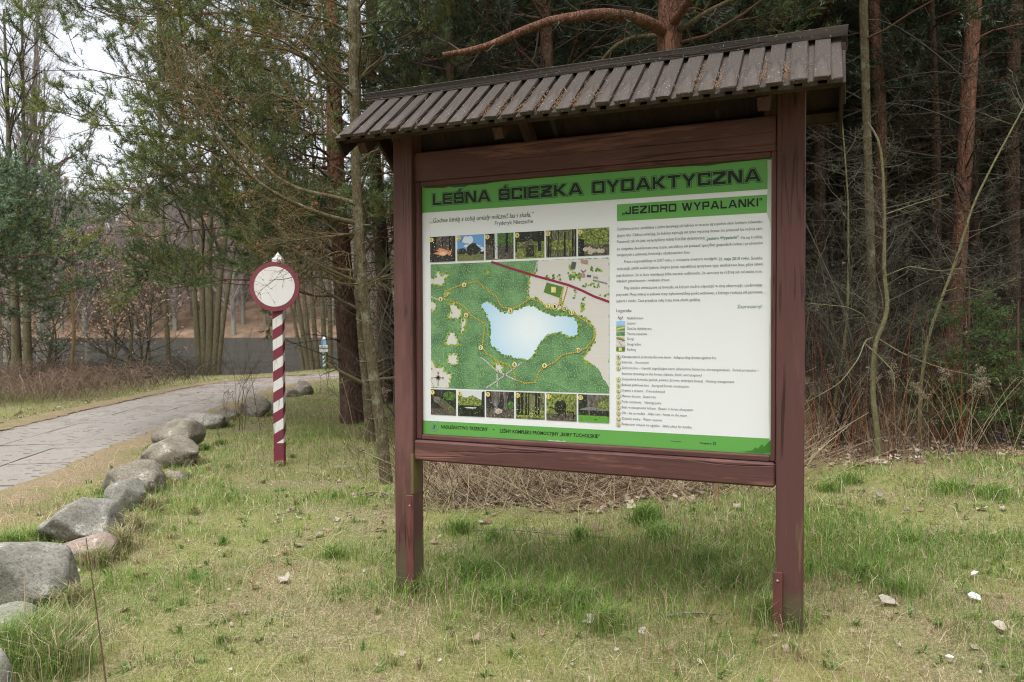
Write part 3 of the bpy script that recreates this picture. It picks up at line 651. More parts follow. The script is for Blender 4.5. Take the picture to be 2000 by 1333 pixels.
def glyphs(word, p0, p1, cap, name, parent, outline=True):
    """word set from panel point p0 to p1 (baseline), letters fitted to the width"""
    gap = .2; seq = []; x = 0
    for ch in word:
        if ch == ' ': x += .75; continue
        if ch in '„”':
            b = 0 if ch == '„' else .78
            for k in (0, .24):
                seq.append([[(x + k + .02, b - .14), (x + k + .1, b - .14), (x + k + .19, b + .06), (x + k + .19, b + .22), (x + k, b + .22), (x + k, b + .02), (x + k + .09, b + .02)]])
            x += .55; continue
        acc = ch == 'Ś'; W, polys = GLY['S' if acc else ch]
        seq.append([[(px_ + x, py_) for px_, py_ in pl] for pl in polys])
        if acc: seq.append([[(x + .5, 1.07), (x + .72, 1.07), (x + .95, 1.27), (x + .66, 1.27)]])
        x += W + gap
    x -= gap; sx = (p1[0] - p0[0]) / x
    g = Print(); cu = bpy.data.curves.new('tmp', 'CURVE'); cu.dimensions = '2D'; cu.fill_mode = 'BOTH'
    for polys in seq:
        for pl in polys:
            pts = [(p0[0] + a * sx, p0[1] + (p1[1] - p0[1]) * a / x + b * cap) for a, b in pl]
            sp = cu.splines.new('POLY'); sp.points.add(len(pts) - 1); sp.use_cyclic_u = True
            for q, (a, b) in zip(sp.points, pts): q.co = (a, b, 0, 1)
    V, T = curve_tris(cu)
    g.add(np.c_[V[:, 0], np.full(len(V), -4 * LAY), V[:, 1]], T, 0)
    if outline:
        for polys in seq:
            for pi, pl in enumerate(polys):
                pts = np.array([(p0[0] + a * sx, p0[1] + (p1[1] - p0[1]) * a / x + b * cap) for a, b in pl])
                area = .5 * np.sum(pts[:, 0] * np.roll(pts[:, 1], -1) - np.roll(pts[:, 0], -1) * pts[:, 1])
                e1 = unit(pts - np.roll(pts, 1, 0)); e2 = unit(np.roll(pts, -1, 0) - pts)
                n1 = np.stack([e1[:, 1], -e1[:, 0]], 1); n2 = np.stack([e2[:, 1], -e2[:, 0]], 1)
                mi = n1 + n2; mi = mi / np.maximum((mi * n1).sum(1, keepdims=True), .45)
                sg = (1 if area > 0 else -1) * (1 if pi == 0 else -1)
                A, B = pts + mi * sg * cap * .055, pts + mi * sg * cap * .10; k = len(pts)
                V2 = np.concatenate([A, B]); T2 = [f for i in range(k) for f in ((i, (i + 1) % k, k + (i + 1) % k), (i, k + (i + 1) % k, k + i))]
                g.add(np.c_[V2[:, 0], np.full(len(V2), -2.5 * LAY), V2[:, 1]], T2, 1)
    return g.out(name, ['print_black', 'print_outline'], parent)
def curve_tris(cu):
    o = bpy.data.objects.new('tmp', cu); COL.objects.link(o)
    bpy.context.view_layer.update()
    dg = bpy.context.evaluated_depsgraph_get(); me = bpy.data.meshes.new_from_object(o.evaluated_get(dg))
    me.calc_loop_triangles(); nv = len(me.vertices); V = np.empty(nv * 3); me.vertices.foreach_get('co', V)
    T = np.empty(len(me.loop_triangles) * 3, np.int32); me.loop_triangles.foreach_get('vertices', T)
    bpy.data.objects.remove(o); bpy.data.curves.remove(cu); bpy.data.meshes.remove(me)
    return V.reshape(-1, 3), T.reshape(-1, 3)
def capm(px, py, cap): return P(px, py - cap)[1] - P(px, py)[1]
for w_, a_, b_ in (('LEŚNA', (845.5, 400), (958, 391.5)), ('ŚCIEƵKA', (975, 390.5), (1138, 378.5)), ('DYDAKTYCZNA', (1157, 377), (1486, 356.5))):
    pa, pb = P(*a_), P(*b_); z_ = (P(845.5, 399.8)[1] + P(1486, 356.5)[1]) / 2
    glyphs(w_, (pa[0], z_), (pb[0], z_), (capm(845, 400, 23.5) + capm(1486, 356.5, 24)) / 2 * .97, 'title_lettering', panel)
pa, pb = P(1216, 417.8), P(1488, 405); z_ = (P(1226, 417.8)[1] + P(1478, 405.2)[1]) / 2
for w_, a_, b_ in (('„JEZIORO', 1215.4, 1321), ('WYPALANKI”', 1332, 1487.5)): glyphs(w_, (P(a_, 411)[0], z_), (P(b_, 411)[0], z_), capm(1350, 411, 15.5), 'subtitle_lettering', panel, False)

TEXTS = {}
def text(s, a, b, cap, mat='text', italic=False, bold=False, layer=2, block='body_lettering', rot=False):
    """s from pixel a to pixel b on its baseline, capitals cap pixels high"""
    cu = bpy.data.curves.new('tmp', 'FONT'); cu.body = s; cu.size = 1; cu.resolution_u = 2
    if bold: cu.offset = .018
    if italic: cu.shear = .22
    V, T = curve_tris(cu)
    if not len(V): return
    pa, pb = P(*a), P(*b); w = V[:, 0].max() - V[:, 0].min(); d = pb - pa
    if not rot: d[1] = 0; pa[1] = (pa[1] + pb[1]) / 2
    L = np.linalg.norm(d); ex = d / L; ez = np.array([-ex[1], ex[0]]); k = L / w; hz = capm(a[0], a[1], cap) / .71
    q = pa + ((V[:, 0] - V[:, 0].min()) * k)[:, None] * ex + (V[:, 1] * hz)[:, None] * ez
    g = TEXTS.setdefault((block, mat, s if block == 'footer_lettering' else ''), Geo()); g.add(np.c_[q[:, 0], np.full(len(q), -layer * LAY), q[:, 1]], T)
BODY = [
 ('Codzienna praca i problemy z jakimi borykają się leśnicy w terenie są zupełnie obce ludziom odwiedza-', (1205, 448.8), (1490, 437.4)),
 ('jącym lasy. Często uważają, że leśnicy zajmują się tylko wycinką drzew, bo przecież las rośnie sam.', (1205, 461.4), (1490, 450.9)),
 ('Ponieważ tak nie jest, wytyczyliśmy leśną ścieżkę dydaktyczną', (1205, 474), (1376, 468.4)),
 ('. Na tej krótkiej,', (1444, 467), (1490, 465.7)),
 ('bo niespełna dwukilometrowej trasie, staraliśmy się pokazać specyfikę gospodarki leśnej i problemów', (1205, 487.3), (1490, 479.4)),
 ('związanych z ochroną, hodowlą i użytkowaniem lasu.', (1205, 499.8), (1348, 496.6)),
 ('Prace rozpoczęliśmy w 2007 roku, a uroczyste otwarcie nastąpiło', (1219, 512.8), (1401, 508.6)),
 ('. Ścieżka,', (1463, 507.5), (1490, 507)),
 ('zataczając pętlę wokół jeziora, biegnie przez najczęściej spotykane typy siedliskowe lasu, gdzie łatwo', (1205, 525.7), (1490, 520.5)),
 ('jest dostrzec, że w lesie występuje kilka warstw roślinności, że warstwy te różnią się od siebie m.in.', (1204, 539), (1489, 534.7)),
 ('składem gatunkowym i wiekiem drzew.', (1204, 551.4), (1309, 550)),
 ('Przy ścieżce umieszczone są ławeczki, na których można odpocząć w ciszy obserwując i podziwiając', (1219, 564), (1489, 561)),
 ('przyrodę. Mniej więcej w połowie trasy wybudowaliśmy punkt widokowy, z którego roztacza się panorama', (1204, 577), (1489, 574.6)),
 ('jeziora i okolic. Czas przejścia całej trasy trwa około godziny.', (1204, 590), (1369, 588.8))]
for s_, a_, b_ in BODY: text(s_, a_, b_, 5.6)
text('„Jezioro Wypalanki”', (1378.5, 468.3), (1443, 467), 5.8, 'text_green', bold=True)
text('21 maja 2010 roku', (1404, 508.5), (1462, 507.5), 5.6, 'text_green', bold=True)
text('Zapraszamy!', (1440, 602), (1488.5, 601.8), 6.6, 'text_green')
text('Legenda:', (1204, 609.8), (1233.8, 609.8), 6.3)
for s_, y_, x_ in (('Nadleśnictwo', 623.9, 1256.5), ('Jezioro', 634, 1242), ('Ścieżka dydaktyczna', 644.4, 1272.8), ('Tereny zalesione', 654.7, 1263.9), ('Drogi', 664.5, 1238), ('Drogi leśne', 675, 1251.6), ('Parking', 685.3, 1242)):
    text(s_, (1225, y_), (x_, y_), 5, block='legend_lettering')
LIST = [('Zabezpieczenie przeciwpożarowe lasów', 1310.8, 'Safeguarding forests against fire', 1315.7, 1399, 699), ('Sukcesja', 1235, 'Succession', 1240.4, 1267, 709.7),
 ('Ochrona lasu – czynniki zagrażające lasom (abiotyczne, biotyczne, antropogeniczne)', 1424.9, 'Forest protection –', 1430.6, 1482, 720.8),
 (None, 0, 'factories threating to the forests (abiotic, biotic, antropogenic)', 1214.5, 1370.6, 732),
 ('Gospodarka łowiecka (paśnik, poletko żerowe, zwierzyna łowna)', 1372.5, 'Hunting management', 1378, 1434, 742.7), ('Budowa piętrowa lasu', 1267, 'Storeyed forests construction', 1272.6, 1346, 753.8),
 ('Drzewo a drewno', 1256, 'Tree-and-wood', 1261.8, 1298.9, 764.8), ('Martwe drzewo', 1251, 'Dead tree', 1256, 1280.7, 775.8), ('Punkt widokowy', 1253, 'Viewing point', 1258.8, 1292, 786.9),
 ('Bóbr w ekosystemie leśnym', 1281, 'Beaver in forest ekosystem', 1286, 1353.6, 797.6), ('Ols – las na wodzie', 1260, 'Alder carr - forest on the water', 1265, 1342, 808.6), ('Zbiornik wodny', 1251, 'Water reseivior', 1256.5, 1293.8, 819.6), ('Bezpieczne miejsce na ognisko', 1288, 'Safety place for bonfire', 1293.6, 1351, 830.3)]
zl0 = lambda y_: y_            # list lines run level on the panel: follow its falling lines in the picture
def level(y_, x_):               # pixel row at column x_ of the level panel line that passes (1214, y_)
    z_ = P(1214, y_)[1]; lo, hi = y_ - 60, y_ + 60
    for _ in range(40):
        m_ = (lo + hi) / 2
        if P(x_, m_)[1] > z_: lo = m_
        else: hi = m_
    return lo
k_ = 0; CIRC = []
for pl_, xe, en_, xs_, xf, y_ in LIST:
    if pl_: text(pl_, (1214.5, y_), (xe, level(y_, xe)), 4.8, block='list_lettering'); k_ += 1; CIRC.append((str(k_), y_ - 1.8))
    text(en_, (xs_, level(y_, xs_)), (xf, level(y_, xf)), 4.8, italic=True, block='list_lettering')
text('„Godnie będą z tobą umiały milczeć las i skała.”', (841, 436), (1043, 423.5), 9.2, 'quote', italic=True, block='quote_lettering')
text('Fryderyk Nietzsche', (966.6, 440.3), (1041, 436), 8, 'quote', block='quote_lettering')
text('NADLEŚNICTWO TRZEBCINY', (861.6, 836.6), (953, 842.2), 6.4, 'black', bold=True, block='footer_lettering', layer=3)
text('•', (963, 842), (966, 842.2), 6, 'black', block='footer_lettering', layer=3)
text('LEŚNY KOMPLEKS PROMOCYJNY „BORY TUCHOLSKIE”', (976.6, 844), (1171.4, 857), 6.6, 'black', bold=True, block='footer_lettering', layer=3)
text('Fotografie', (1310, 863), (1330, 864), 2.6, 'black', block='footer_lettering', layer=3)
text('© Copyright by', (1367, 867), (1390, 868), 2.8, 'black', bold=True, block='footer_lettering', layer=3)
Lg = Print(); Lg.rect(P(1392.5, 869), P(1398.5, 863.5), 3, 0); Lg.rect(P(1394, 868), P(1397, 865), 4, 1); Lg.out('publisher_mark', ['print_logo', 'print_green'])
# forest service roundel
Lg = Print(); c0 = P(848, 833.5); rr = P(856.5, 833.5)[0] - c0[0]
Lg.disc(c0, rr, 2, 0, 24); Lg.disc(c0, rr * .93, 3, 1, 24); Lg.disc(c0, rr * .74, 4, 0, 24); Lg.disc(c0, rr * .68, 5, 2, 24)
q_ = lambda a, b: (c0[0] + a * rr, c0[1] + b * rr)
Lg.poly([q_(-.45, -.38), (q_(-.05, -.1)), q_(-.12, .3), q_(.05, .42), q_(.3, .4), q_(.42, .2), q_(.3, .02), q_(.12, -.02), q_(.3, -.3), q_(.1, -.38)], 6, 0); Lg.poly([q_(.1, .2), q_(.22, .28), q_(.24, .14), q_(.12, .1)], 7, 2)
for t in np.linspace(0, 2 * math.pi, 26, endpoint=False): Lg.poly([(c0[0] + rr * f_ * math.cos(t + d_), c0[1] + rr * f_ * math.sin(t + d_)) for f_, d_ in ((.78, -.05), (.9, -.05), (.9, .06), (.78, .06))], 4, 0)
Lg.out('forestry_roundel', ['print_logo', 'print_film', 'print_green'])

# ---- map
MP = Print(); mc = [P(841, 515.5), P(1190, 505), P(1190, 769), P(841, 758)]
mx0, mx1, mz0, mz1 = mc[0][0], mc[1][0], (mc[2][1] + mc[3][1]) / 2, (mc[0][1] + mc[1][1]) / 2
MP.rect((mx0, mz0), (mx1, mz1), 1).out('map_sheet', 'print_forest')
def jag(pts, amp, seed, closed=True, step=.008):
    r = np.random.default_rng(seed); q = np.array([P(*p) for p in pts]); q = np.r_[q, q[:1]]
    out_ = []
    for a, b in zip(q[:-1], q[1:]):
        k = max(1, int(np.linalg.norm(b - a) / step)); 
        for t in np.arange(k) / k: out_.append(a + (b - a) * t + r.normal(size=2) * amp)
    o_ = np.array(out_); o_[:, 0] = np.clip(o_[:, 0], mx0, mx1); o_[:, 1] = np.clip(o_[:, 1], mz0, mz1); return o_
BE = [[(1051, 509), (1190, 505), (1190, 756), (1178, 738), (1168, 718), (1155, 712), (1145, 708), (1138, 698), (1148, 685), (1160, 668), (1162, 650), (1158, 636), (1140, 622), (1120, 611), (1098, 606), (1080, 606), (1062, 596), (1048, 584), (1032, 584), (1032, 560), (1034, 540), (1045, 533)],
      [(841, 544), (841, 556), (868, 558), (870, 545), (878, 538), (872, 533), (862, 537), (857, 528), (852, 533), (848, 544)], [(946, 530), (956, 529), (955, 538)], [(878, 592), (888, 594), (902, 606), (900, 622), (890, 624), (872, 621), (880, 610)],
      [(902, 620), (912, 622), (909, 640), (904, 655), (898, 648)], [(876, 650), (890, 650), (895, 668), (898, 673), (868, 674), (872, 660)], [(873, 698), (880, 690), (895, 692), (893, 700), (897, 708), (888, 714), (876, 712)],
      [(841, 587), (852, 592), (852, 604), (847, 609), (841, 608)], [(964, 706), (972, 708), (985, 718), (980, 722), (985, 728), (970, 725)], [(841, 700), (850, 710), (853, 718), (868, 716), (868, 725), (883, 730), (880, 745), (876, 758), (841, 757)], [(868, 571), (878, 570), (880, 576), (868, 580)]]
for i, b in enumerate(BE): Print().poly(jag(b, .0022, i), 2).out('map_clearing', 'print_beige')
LK = [(941, 589), (950, 587), (964, 594), (976, 606), (990, 609), (1006, 606), (1028, 597), (1044, 596), (1060, 608), (1076, 615), (1100, 616), (1120, 618), (1130, 632), (1129, 652), (1128, 658), (1110, 660), (1096, 652), (1084, 651), (1066, 659), (1054, 672), (1044, 694), (1034, 704), (1000, 700), (980, 693), (968, 682), (958, 676), (956, 652), (958, 650), (956, 630), (948, 614), (940, 600)]
Print().poly(jag(LK, .0012, 77, step=.012), 3).out('map_lake', 'print_lake')
D_ = Print(); rg = np.random.default_rng(5)
def dots(x, y, r_, m): D_.disc(P(x, y), r_ * rg.uniform(.7, 1.3), 4 + rg.uniform(0, .8), m, 6)
for b in BE:                             # tree symbols along every wood edge
    q = np.array(b + b[:1], float)
    for a, c in zip(q[:-1], q[1:]):
        for t in np.arange(0, 1, 2.6 / max(2.6, np.linalg.norm(c - a))):
            x_, y_ = a + (c - a) * t + rg.normal(size=2) * 1.2
            if 843 < x_ < 1187 and 517 < y_ < 752 and not (b is BE[0] and (x_ > 1163 or y_ < 511)): dots(x_, y_, .0062, rg.choice([0, 0, 1]))
q = np.array(LK + LK[:1], float)
for a, c in zip(q[:-1], q[1:]):
    for t in np.arange(0, 1, 2.4 / max(2.4, np.linalg.norm(c - a))):
        x_, y_ = a + (c - a) * t + rg.normal(size=2) * 1.0; dots(x_, y_, .0058, rg.choice([0, 1, 1]))
for cx, cy, sx_, sy_, k in ((1122, 540, 12, 8, 40), (1115, 523, 3, 5, 8), (1155, 558, 16, 4, 18), (1080, 542, 16, 5, 16), (1139, 595, 4, 16, 20), (1156, 525, 2, 6, 8), (1170, 528, 6, 3, 7), (1096, 585, 2, 12, 14), (1180, 577, 9, 2, 6), (1122, 575, 3, 8, 6)):
    for _ in range(k): dots(cx + rg.uniform(-sx_, sx_), cy + rg.uniform(-sy_, sy_), .006, rg.choice([0, 1]))
D_.out('map_tree_symbols', ['print_lime', 'print_park'])
L_ = Print(); pl = lambda pts: [P(*p) for p in pts]
L_.line(pl([(960, 512), (1000, 525), (1045, 539), (1110, 557), (1135, 567), (1160, 579), (1190, 590)]), .0125, 6, 0)
TR = [[(867, 585), (870, 578), (876, 567), (893, 560), (905, 556), (934, 550), (955, 570), (970, 580), (975, 592), (981, 601), (1000, 603), (1010, 600), (1036, 584), (1055, 590), (1068, 602), (1082, 605), (1091, 598), (1101, 560)], [(1096, 604), (1109, 560)],
      [(1117, 610), (1140, 625), (1160, 640), (1163, 650), (1158, 665), (1145, 680), (1128, 688), (1100, 693), (1085, 707), (1064, 717), (1053, 727), (1046, 747), (1025, 749), (1007, 742), (1004, 725), (995, 714), (970, 705), (950, 690), (943, 680), (943, 672), (947, 640), (945, 632), (918, 615), (912, 605), (900, 595), (880, 588), (867, 585)]]
for t in TR: L_.line(pl(t), .0062, 6, 1); L_.line(pl(t), .0034, 7, 2, dash=.005)
for t in ([(841, 580), (862, 588)], [(938, 697), (970, 724), (1007, 743)], [(1020, 708), (995, 727), (970, 745), (950, 758)], [(971, 730), (972, 757)], [(1050, 510), (1045, 532)]):
    L_.line(pl(t), .007, 5.4, 3); L_.line(pl(t), .003, 7, 2, dash=.005)
for t in ([(924, 642), (932, 665), (935, 690), (945, 705)], [(1060, 746), (1085, 752), (1110, 765)], [(841, 741), (848, 756)]): L_.line(pl(t), .0025, 7, 2, dash=.006)
L_.out('map_routes', ['print_road_red', 'print_trail', 'print_dash', 'print_path'])
SYM = ['print_park', 'print_roof_grey', 'print_roof_pink', 'print_yellow', 'print_black']
M_ = Print(); M_.px([(1068, 552), (1101, 561), (1093, 582), (1062, 571)], 5, 0); M_.px([(1076.5, 571.5), (1086, 572), (1086, 561), (1077, 560.5)], 6, 3); M_.out('parking_symbol', SYM)
for q_, m_ in (([(1117, 511), (1126, 513), (1123, 527), (1115, 525)], 1), ([(1135, 507), (1149, 509), (1148, 517), (1134, 514)], 2), ([(1134, 534), (1143, 535), (1142, 543), (1133, 541)], 2), ([(1147, 537), (1155, 538), (1154, 542), (1146, 541)], 1)): Print().px(q_, 6, m_).out('map_building', SYM)
M_ = Print()
cc = P(856, 738)
for k in range(8):
    r_ = .034 if k % 2 == 0 else .02; a_ = k * math.pi / 4; M_.poly([(cc[0] + .004 * math.cos(a_ + 1.57), cc[1] + .004 * math.sin(a_ + 1.57)), (cc[0] + r_ * math.cos(a_), cc[1] + r_ * math.sin(a_)), (cc[0] - .004 * math.cos(a_ + 1.57), cc[1] - .004 * math.sin(a_ + 1.57))], 6 + k * .12, 4)
def antler(x, y, s, lay): 
    for sg in (-1, 1):
        M_.line([P(x + sg * a * s, y + b * s) for a, b in ((.8, 1.2), (2.6, -.2), (3.4, -2.6))], .0022, lay, 4); M_.line([P(x + sg * a * s, y + b * s) for a, b in ((2.6, -.2), (4.2, -.8))], .0022, lay + .3, 4)
    M_.line([P(x + a * s, y + b * s) for a, b in ((-1.8, 1.2), (0, -.3), (1.8, 1.2), (0, 3.2), (-1.8, 1.2))], .0022, lay + .6, 4)
M_.out('compass_rose', SYM)
M_ = Print(); antler(1139.5, 530, 1.2, 8); M_.out('antler_mark', SYM); M_ = Print(); antler(1212, 621, 1.25, 8); M_.out('antler_mark', SYM)
N_ = Print()
for s_, x_, y_ in (('4', 907, 557), ('5', 861, 585), ('6', 911, 616), ('3', 997, 607.5), ('2', 1071, 598), ('1', 1084, 599), ('12', 1103, 603), ('11', 1117, 611), ('7', 939.5, 679.5), ('8', 1005.5, 712.5), ('9', 1064, 714.5), ('10', 1129.5, 684.5)):
    c0 = P(x_, y_); N_.disc(c0, .0155, 8, 2, 16); N_.disc(c0, .014, 9, 1, 16); N_.disc((c0[0] - .001, c0[1] - .001), .011, 10, 0, 14); wd = 1.6 if len(s_) == 1 else 3.2
    text(s_, (x_ - wd, y_ + 2.6), (x_ + wd, y_ + 2.6), 5.2, 'black', bold=True, layer=12, block='map_numbers')
for s_, y_ in CIRC:
    c0 = P(1208, y_); N_.disc(c0, .0115, 8, 2, 16); N_.disc(c0, .0103, 9, 1, 16); N_.disc((c0[0] - .001, c0[1] - .001), .0082, 10, 0, 14); wd = 1.3 if len(s_) == 1 else 2.6
    text(s_, (1208 - wd, y_ + 2), (1208 + wd, y_ + 2), 4, 'text', layer=12, block='list_numbers')
N_.out('number_discs', ['print_yellow', 'print_yellow_pale', 'print_park'])
for s_, x_, y_ in (('N', 856, 730), ('S', 856, 753), ('W', 844, 741), ('E', 866, 740.5)): text(s_, (x_ - 1.6, y_), (x_ + 1.6, y_), 4, 'black', layer=7, block='map_numbers')
text('sala', (1158.5, 543), (1168, 545.5), 5, 'black', layer=7, block='map_numbers', rot=True); text('wystawowa', (1157.5, 549), (1186, 556), 5, 'black', layer=7, block='map_numbers', rot=True)
text('P', (1079, 570), (1084, 570), 7.5, 'yellow_pale', bold=True, layer=8, block='map_numbers')
# legend swatches
W_ = Print()
for i, (y0, y1) in enumerate(((627.5, 635.7), (637.6, 645.9), (647.8, 656), (658, 666.4), (667.8, 676.3), (678.3, 686.5))):
    a_, b_ = P(1203.7, y1), P(1220.6, y0); W_.rect(a_, b_, 2, [0, 1, 1, 2, 2, 3][i])
W_.line(pl([(1204.5, 644), (1212, 641.5), (1220, 640.5)]), .006, 3, 4); W_.line(pl([(1204, 661.5), (1220, 665.5)]), .006, 3, 5); W_.line(pl([(1209, 668.5), (1215, 676)]), .0025, 3, 6); W_.rect(P(1208.5, 685.5), P(1214.5, 679.2), 3, 4)
for x_ in (1206, 1209, 1212, 1216): W_.disc(P(x_, 660 + (x_ - 1206) * .2), .006, 4, 7, 7)
W_.out('legend_swatches', ['print_lakeblue', 'print_forest', 'print_beige', 'print_park', 'print_yellow', 'print_road_red', 'print_dash', 'print_lime'])
for (blk, mt, _), g in TEXTS.items(): obj(blk, g.mesh(blk, 'print_' + mt, False), panel)

# ---- twelve small photographs
XS = [(841, 890), (894, 946), (949, 1003.5), (1007, 1063.5), (1067, 1126), (1129.5, 1190)]
def mean_z(y0, y1): return (P(841, y0)[1] + P(1190, y1)[1]) / 2
ZT = (mean_z(511.5, 499.5), mean_z(462, 446)); ZB = (mean_z(808, 828.5), mean_z(760, 773))
rp = np.random.default_rng(3)
def thumb(i, base, items):
    row = i // 6; x0, x1 = P(XS[i % 6][0], 640)[0], P(XS[i % 6][1], 640)[0]; z0, z1 = ZT if row == 0 else ZB
    g = Print(); mats = [base]; g.rect((x0, z0), (x1, z1), 2, 0)
    f = lambda a, b: (x0 + (x1 - x0) * min(max(a, 0), 1), z0 + (z1 - z0) * min(max(b, 0), 1))
    for k, (mt, pts) in enumerate(items):
        if mt not in mats: mats.append(mt)
        g.poly([f(*p) for p in pts], 3 + k * .5, mats.index(mt))
    PAL = (['thumb_dark', 'print_smoke', 'print_flame2'], ['print_lime_leaf', 'thumb_tree', 'thumb_grass'], ['print_trunk', 'thumb_bark', 'print_lime_leaf', 'print_bark'], ['print_lime_leaf', 'thumb_leaf', 'print_trunk'], ['print_bark', 'print_lime_leaf', 'print_trunk'], ['print_lime_leaf', 'print_lime', 'print_trunk'], ['print_lime_leaf', 'thumb_bark', 'print_trunk'], ['print_lime_leaf', 'thumb_tree'], ['thumb_bark', 'print_logs', 'print_trunk'], ['print_lime_leaf', 'print_trunk', 'print_pale'], ['print_lime_leaf', 'print_lime', 'print_trunk'], ['print_lime_leaf', 'print_bark', 'thumb_tree'])[i]
    for k in range(110):
        mt = PAL[rp.integers(len(PAL))]; mats += [mt] if mt not in mats else []; a_, b_ = rp.uniform(.02, .98), rp.uniform(.05, .95); q_ = rp.uniform(.008, .022)
        if i in (1, 7) and b_ > .45: continue
        g.poly([f(a_ + q_ * rp.uniform(.6, 1.4) * math.cos(t), b_ + q_ * rp.uniform(.6, 1.6) * math.sin(t)) for t in (.3, 1.8, 3.4, 4.9)], 10 + rp.uniform(0, 1), mats.index(mt))
    c = f(.08, .88); mats += ['print_yellow']; g.disc(c, .0135, 12, len(mats) - 1, 14)
    cu = bpy.data.curves.new('tmp', 'FONT'); cu.body = str(i + 1); cu.size = .022; cu.resolution_u = 2; V, T = curve_tris(cu); mats += ['print_black']
    V = V - (V.max(0) + V.min(0)) / 2; g.add(np.c_[c[0] + V[:, 0], np.full(len(V), -13 * LAY), c[1] + V[:, 1]], T, len(mats) - 1)
    obj('printed_photograph', g.mesh('printed_photograph', mats, False), panel)

def R_(a, b, c, d): return [(a, b), (c, b), (c, d), (a, d)]
def blob(cx, cy, rx_, ry_, k=16, j=.25): return [(cx + rx_ * (1 + rp.uniform(-j, j)) * math.cos(t), cy + ry_ * (1 + rp.uniform(-j, j)) * math.sin(t)) for t in np.linspace(0, 6.28, k, endpoint=False)]
def trunks(xs, mt='print_trunk', z0=.1): return [(mt, [(x - w, z0), (x + w, z0), (x + w * .8 + .01, 1), (x - w * .8 + .01, 1)]) for x, w in xs]
thumb(0, 'thumb_dark', [('thumb_floor', R_(.25, .45, .9, 1))] + trunks([(.12, .03), (.2, .02), (.5, .02), (.8, .05)], z0=.3) + [('print_flame', blob(.5, .38, .28, .13, 22, .5)), ('print_flame2', blob(.58, .34, .17, .07, 18, .5)), ('print_flame', blob(.78, .32, .1, .1, 14, .5)), ('thumb_dark', R_(0, 0, 1, .22))])
thumb(1, 'print_sky', [('print_cloud', blob(.4, .8, .2, .16)), ('print_cloud', blob(.55, .55, .3, .1)), ('print_cloud', blob(.9, .42, .12, .1)), ('thumb_grass', R_(0, 0, 1, .3)), ('thumb_tree', blob(.15, .36, .2, .13)), ('thumb_tree', blob(.58, .42, .26, .22)), ('thumb_tree', blob(.95, .28, .1, .06))])
thumb(2, 'thumb_floor', [('thumb_green', [(.35, .55), (1, .5), (1, 1), (.3, 1)]), ('thumb_dark', [(0, .6), (.3, .5), (.35, 1), (0, 1)])] + trunks([(.76, .05)], z0=.25) + [('print_pale', [(.34, .02), (.44, .02), (.43, 1), (.33, 1)]), ('print_trunk', [(.28, .05), (.34, .04), (.33, 1), (.29, 1)])])
thumb(3, 'thumb_leaf', [('thumb_dark', R_(0, .62, 1, 1))] + trunks([(.84, .06), (.02, .03)], z0=.25) + [('thumb_dark', R_(.36, .05, .66, .5)), ('print_hutroof', [(.12, .4), (.52, .72), (.78, .42), (.7, .4), (.54, .6), (.4, .36)]), ('print_bark', [(.52, .72), (.56, .72), (.8, .42), (.74, .42)])])
thumb(4, 'thumb_wood', [('thumb_leaf', blob(.5, .45, .42, .22))] + trunks([(.08, .035), (.16, .02), (.62, .03), (.88, .025), (.97, .02), (.4, .012)], z0=.02))
thumb(5, 'thumb_leaf', [('thumb_floor', R_(0, 0, 1, .4)), ('print_trunk', [(0, 0), (.2, 0), (.2, .6), (0, .65)])] + [('print_logs', blob(x, y, .085, .08, 12, .1)) for x, y in ((.24, .24), (.38, .26), (.4, .12), (.52, .18), (.68, .17), (.77, .16))])
thumb(6, 'thumb_dark', [('thumb_green', blob(.75, .75, .3, .16)), ('thumb_floor', R_(0, 0, 1, .25)), ('print_hutroof', [(.14, .55), (.3, .72), (1, .2), (1, .05), (.8, .02)]), ('thumb_green', [(.4, .64), (.5, .62), (1, .22), (1, .14)]), ('print_bark', blob(.24, .6, .13, .13, 14, .1))])
thumb(7, 'print_pale', [('thumb_leaf', [(0, .42), (1, .42), (1, .62), (.8, .68), (.55, .82), (.3, .72), (0, .8)]), ('thumb_tree', [(.88, .4), (1, .4), (1, 1), (.9, .95)]), ('thumb_water', R_(0, 0, 1, .42)), ('print_pale', blob(.48, .33, .22, .03))])
thumb(8, 'thumb_floor', [('thumb_dark', R_(0, .35, 1, 1)), ('thumb_green', blob(.88, .5, .14, .14)), ('thumb_bark', [(.22, .1), (.5, .08), (.42, .45), (.5, .6), (.52, 1), (.18, 1), (.2, .6), (.3, .4)]), ('thumb_bark', [(.62, .3), (.78, .3), (.74, .6), (.84, 1), (.6, 1), (.66, .6)]), ('print_logs', blob(.45, .25, .14, .1))])
thumb(9, 'thumb_wood', [('thumb_grass', [(.3, .4), (.65, .38), (.7, .9), (.4, .95)]), ('thumb_leaf', R_(0, .05, 1, .35))] + trunks([(.1, .05), (.22, .04), (.36, .03), (.45, .02), (.7, .03), (.8, .03)], z0=.15))
thumb(10, 'thumb_leaf', [('thumb_dark', blob(.45, .5, .22, .25)), ('thumb_grass', R_(.88, .2, 1, .5)), ('thumb_floor', R_(0, 0, 1, .25)), ('print_trunk', [(.1, .5), (.6, .38), (.6, .34), (.1, .46)]), ('print_trunk', [(.6, .38), (.92, .34), (.92, .3), (.6, .34)]), ('print_trunk', R_(.88, .08, .92, .34)), ('print_trunk', R_(.62, .1, .66, .34)), ('print_trunk', R_(.38, .15, .42, .42))])
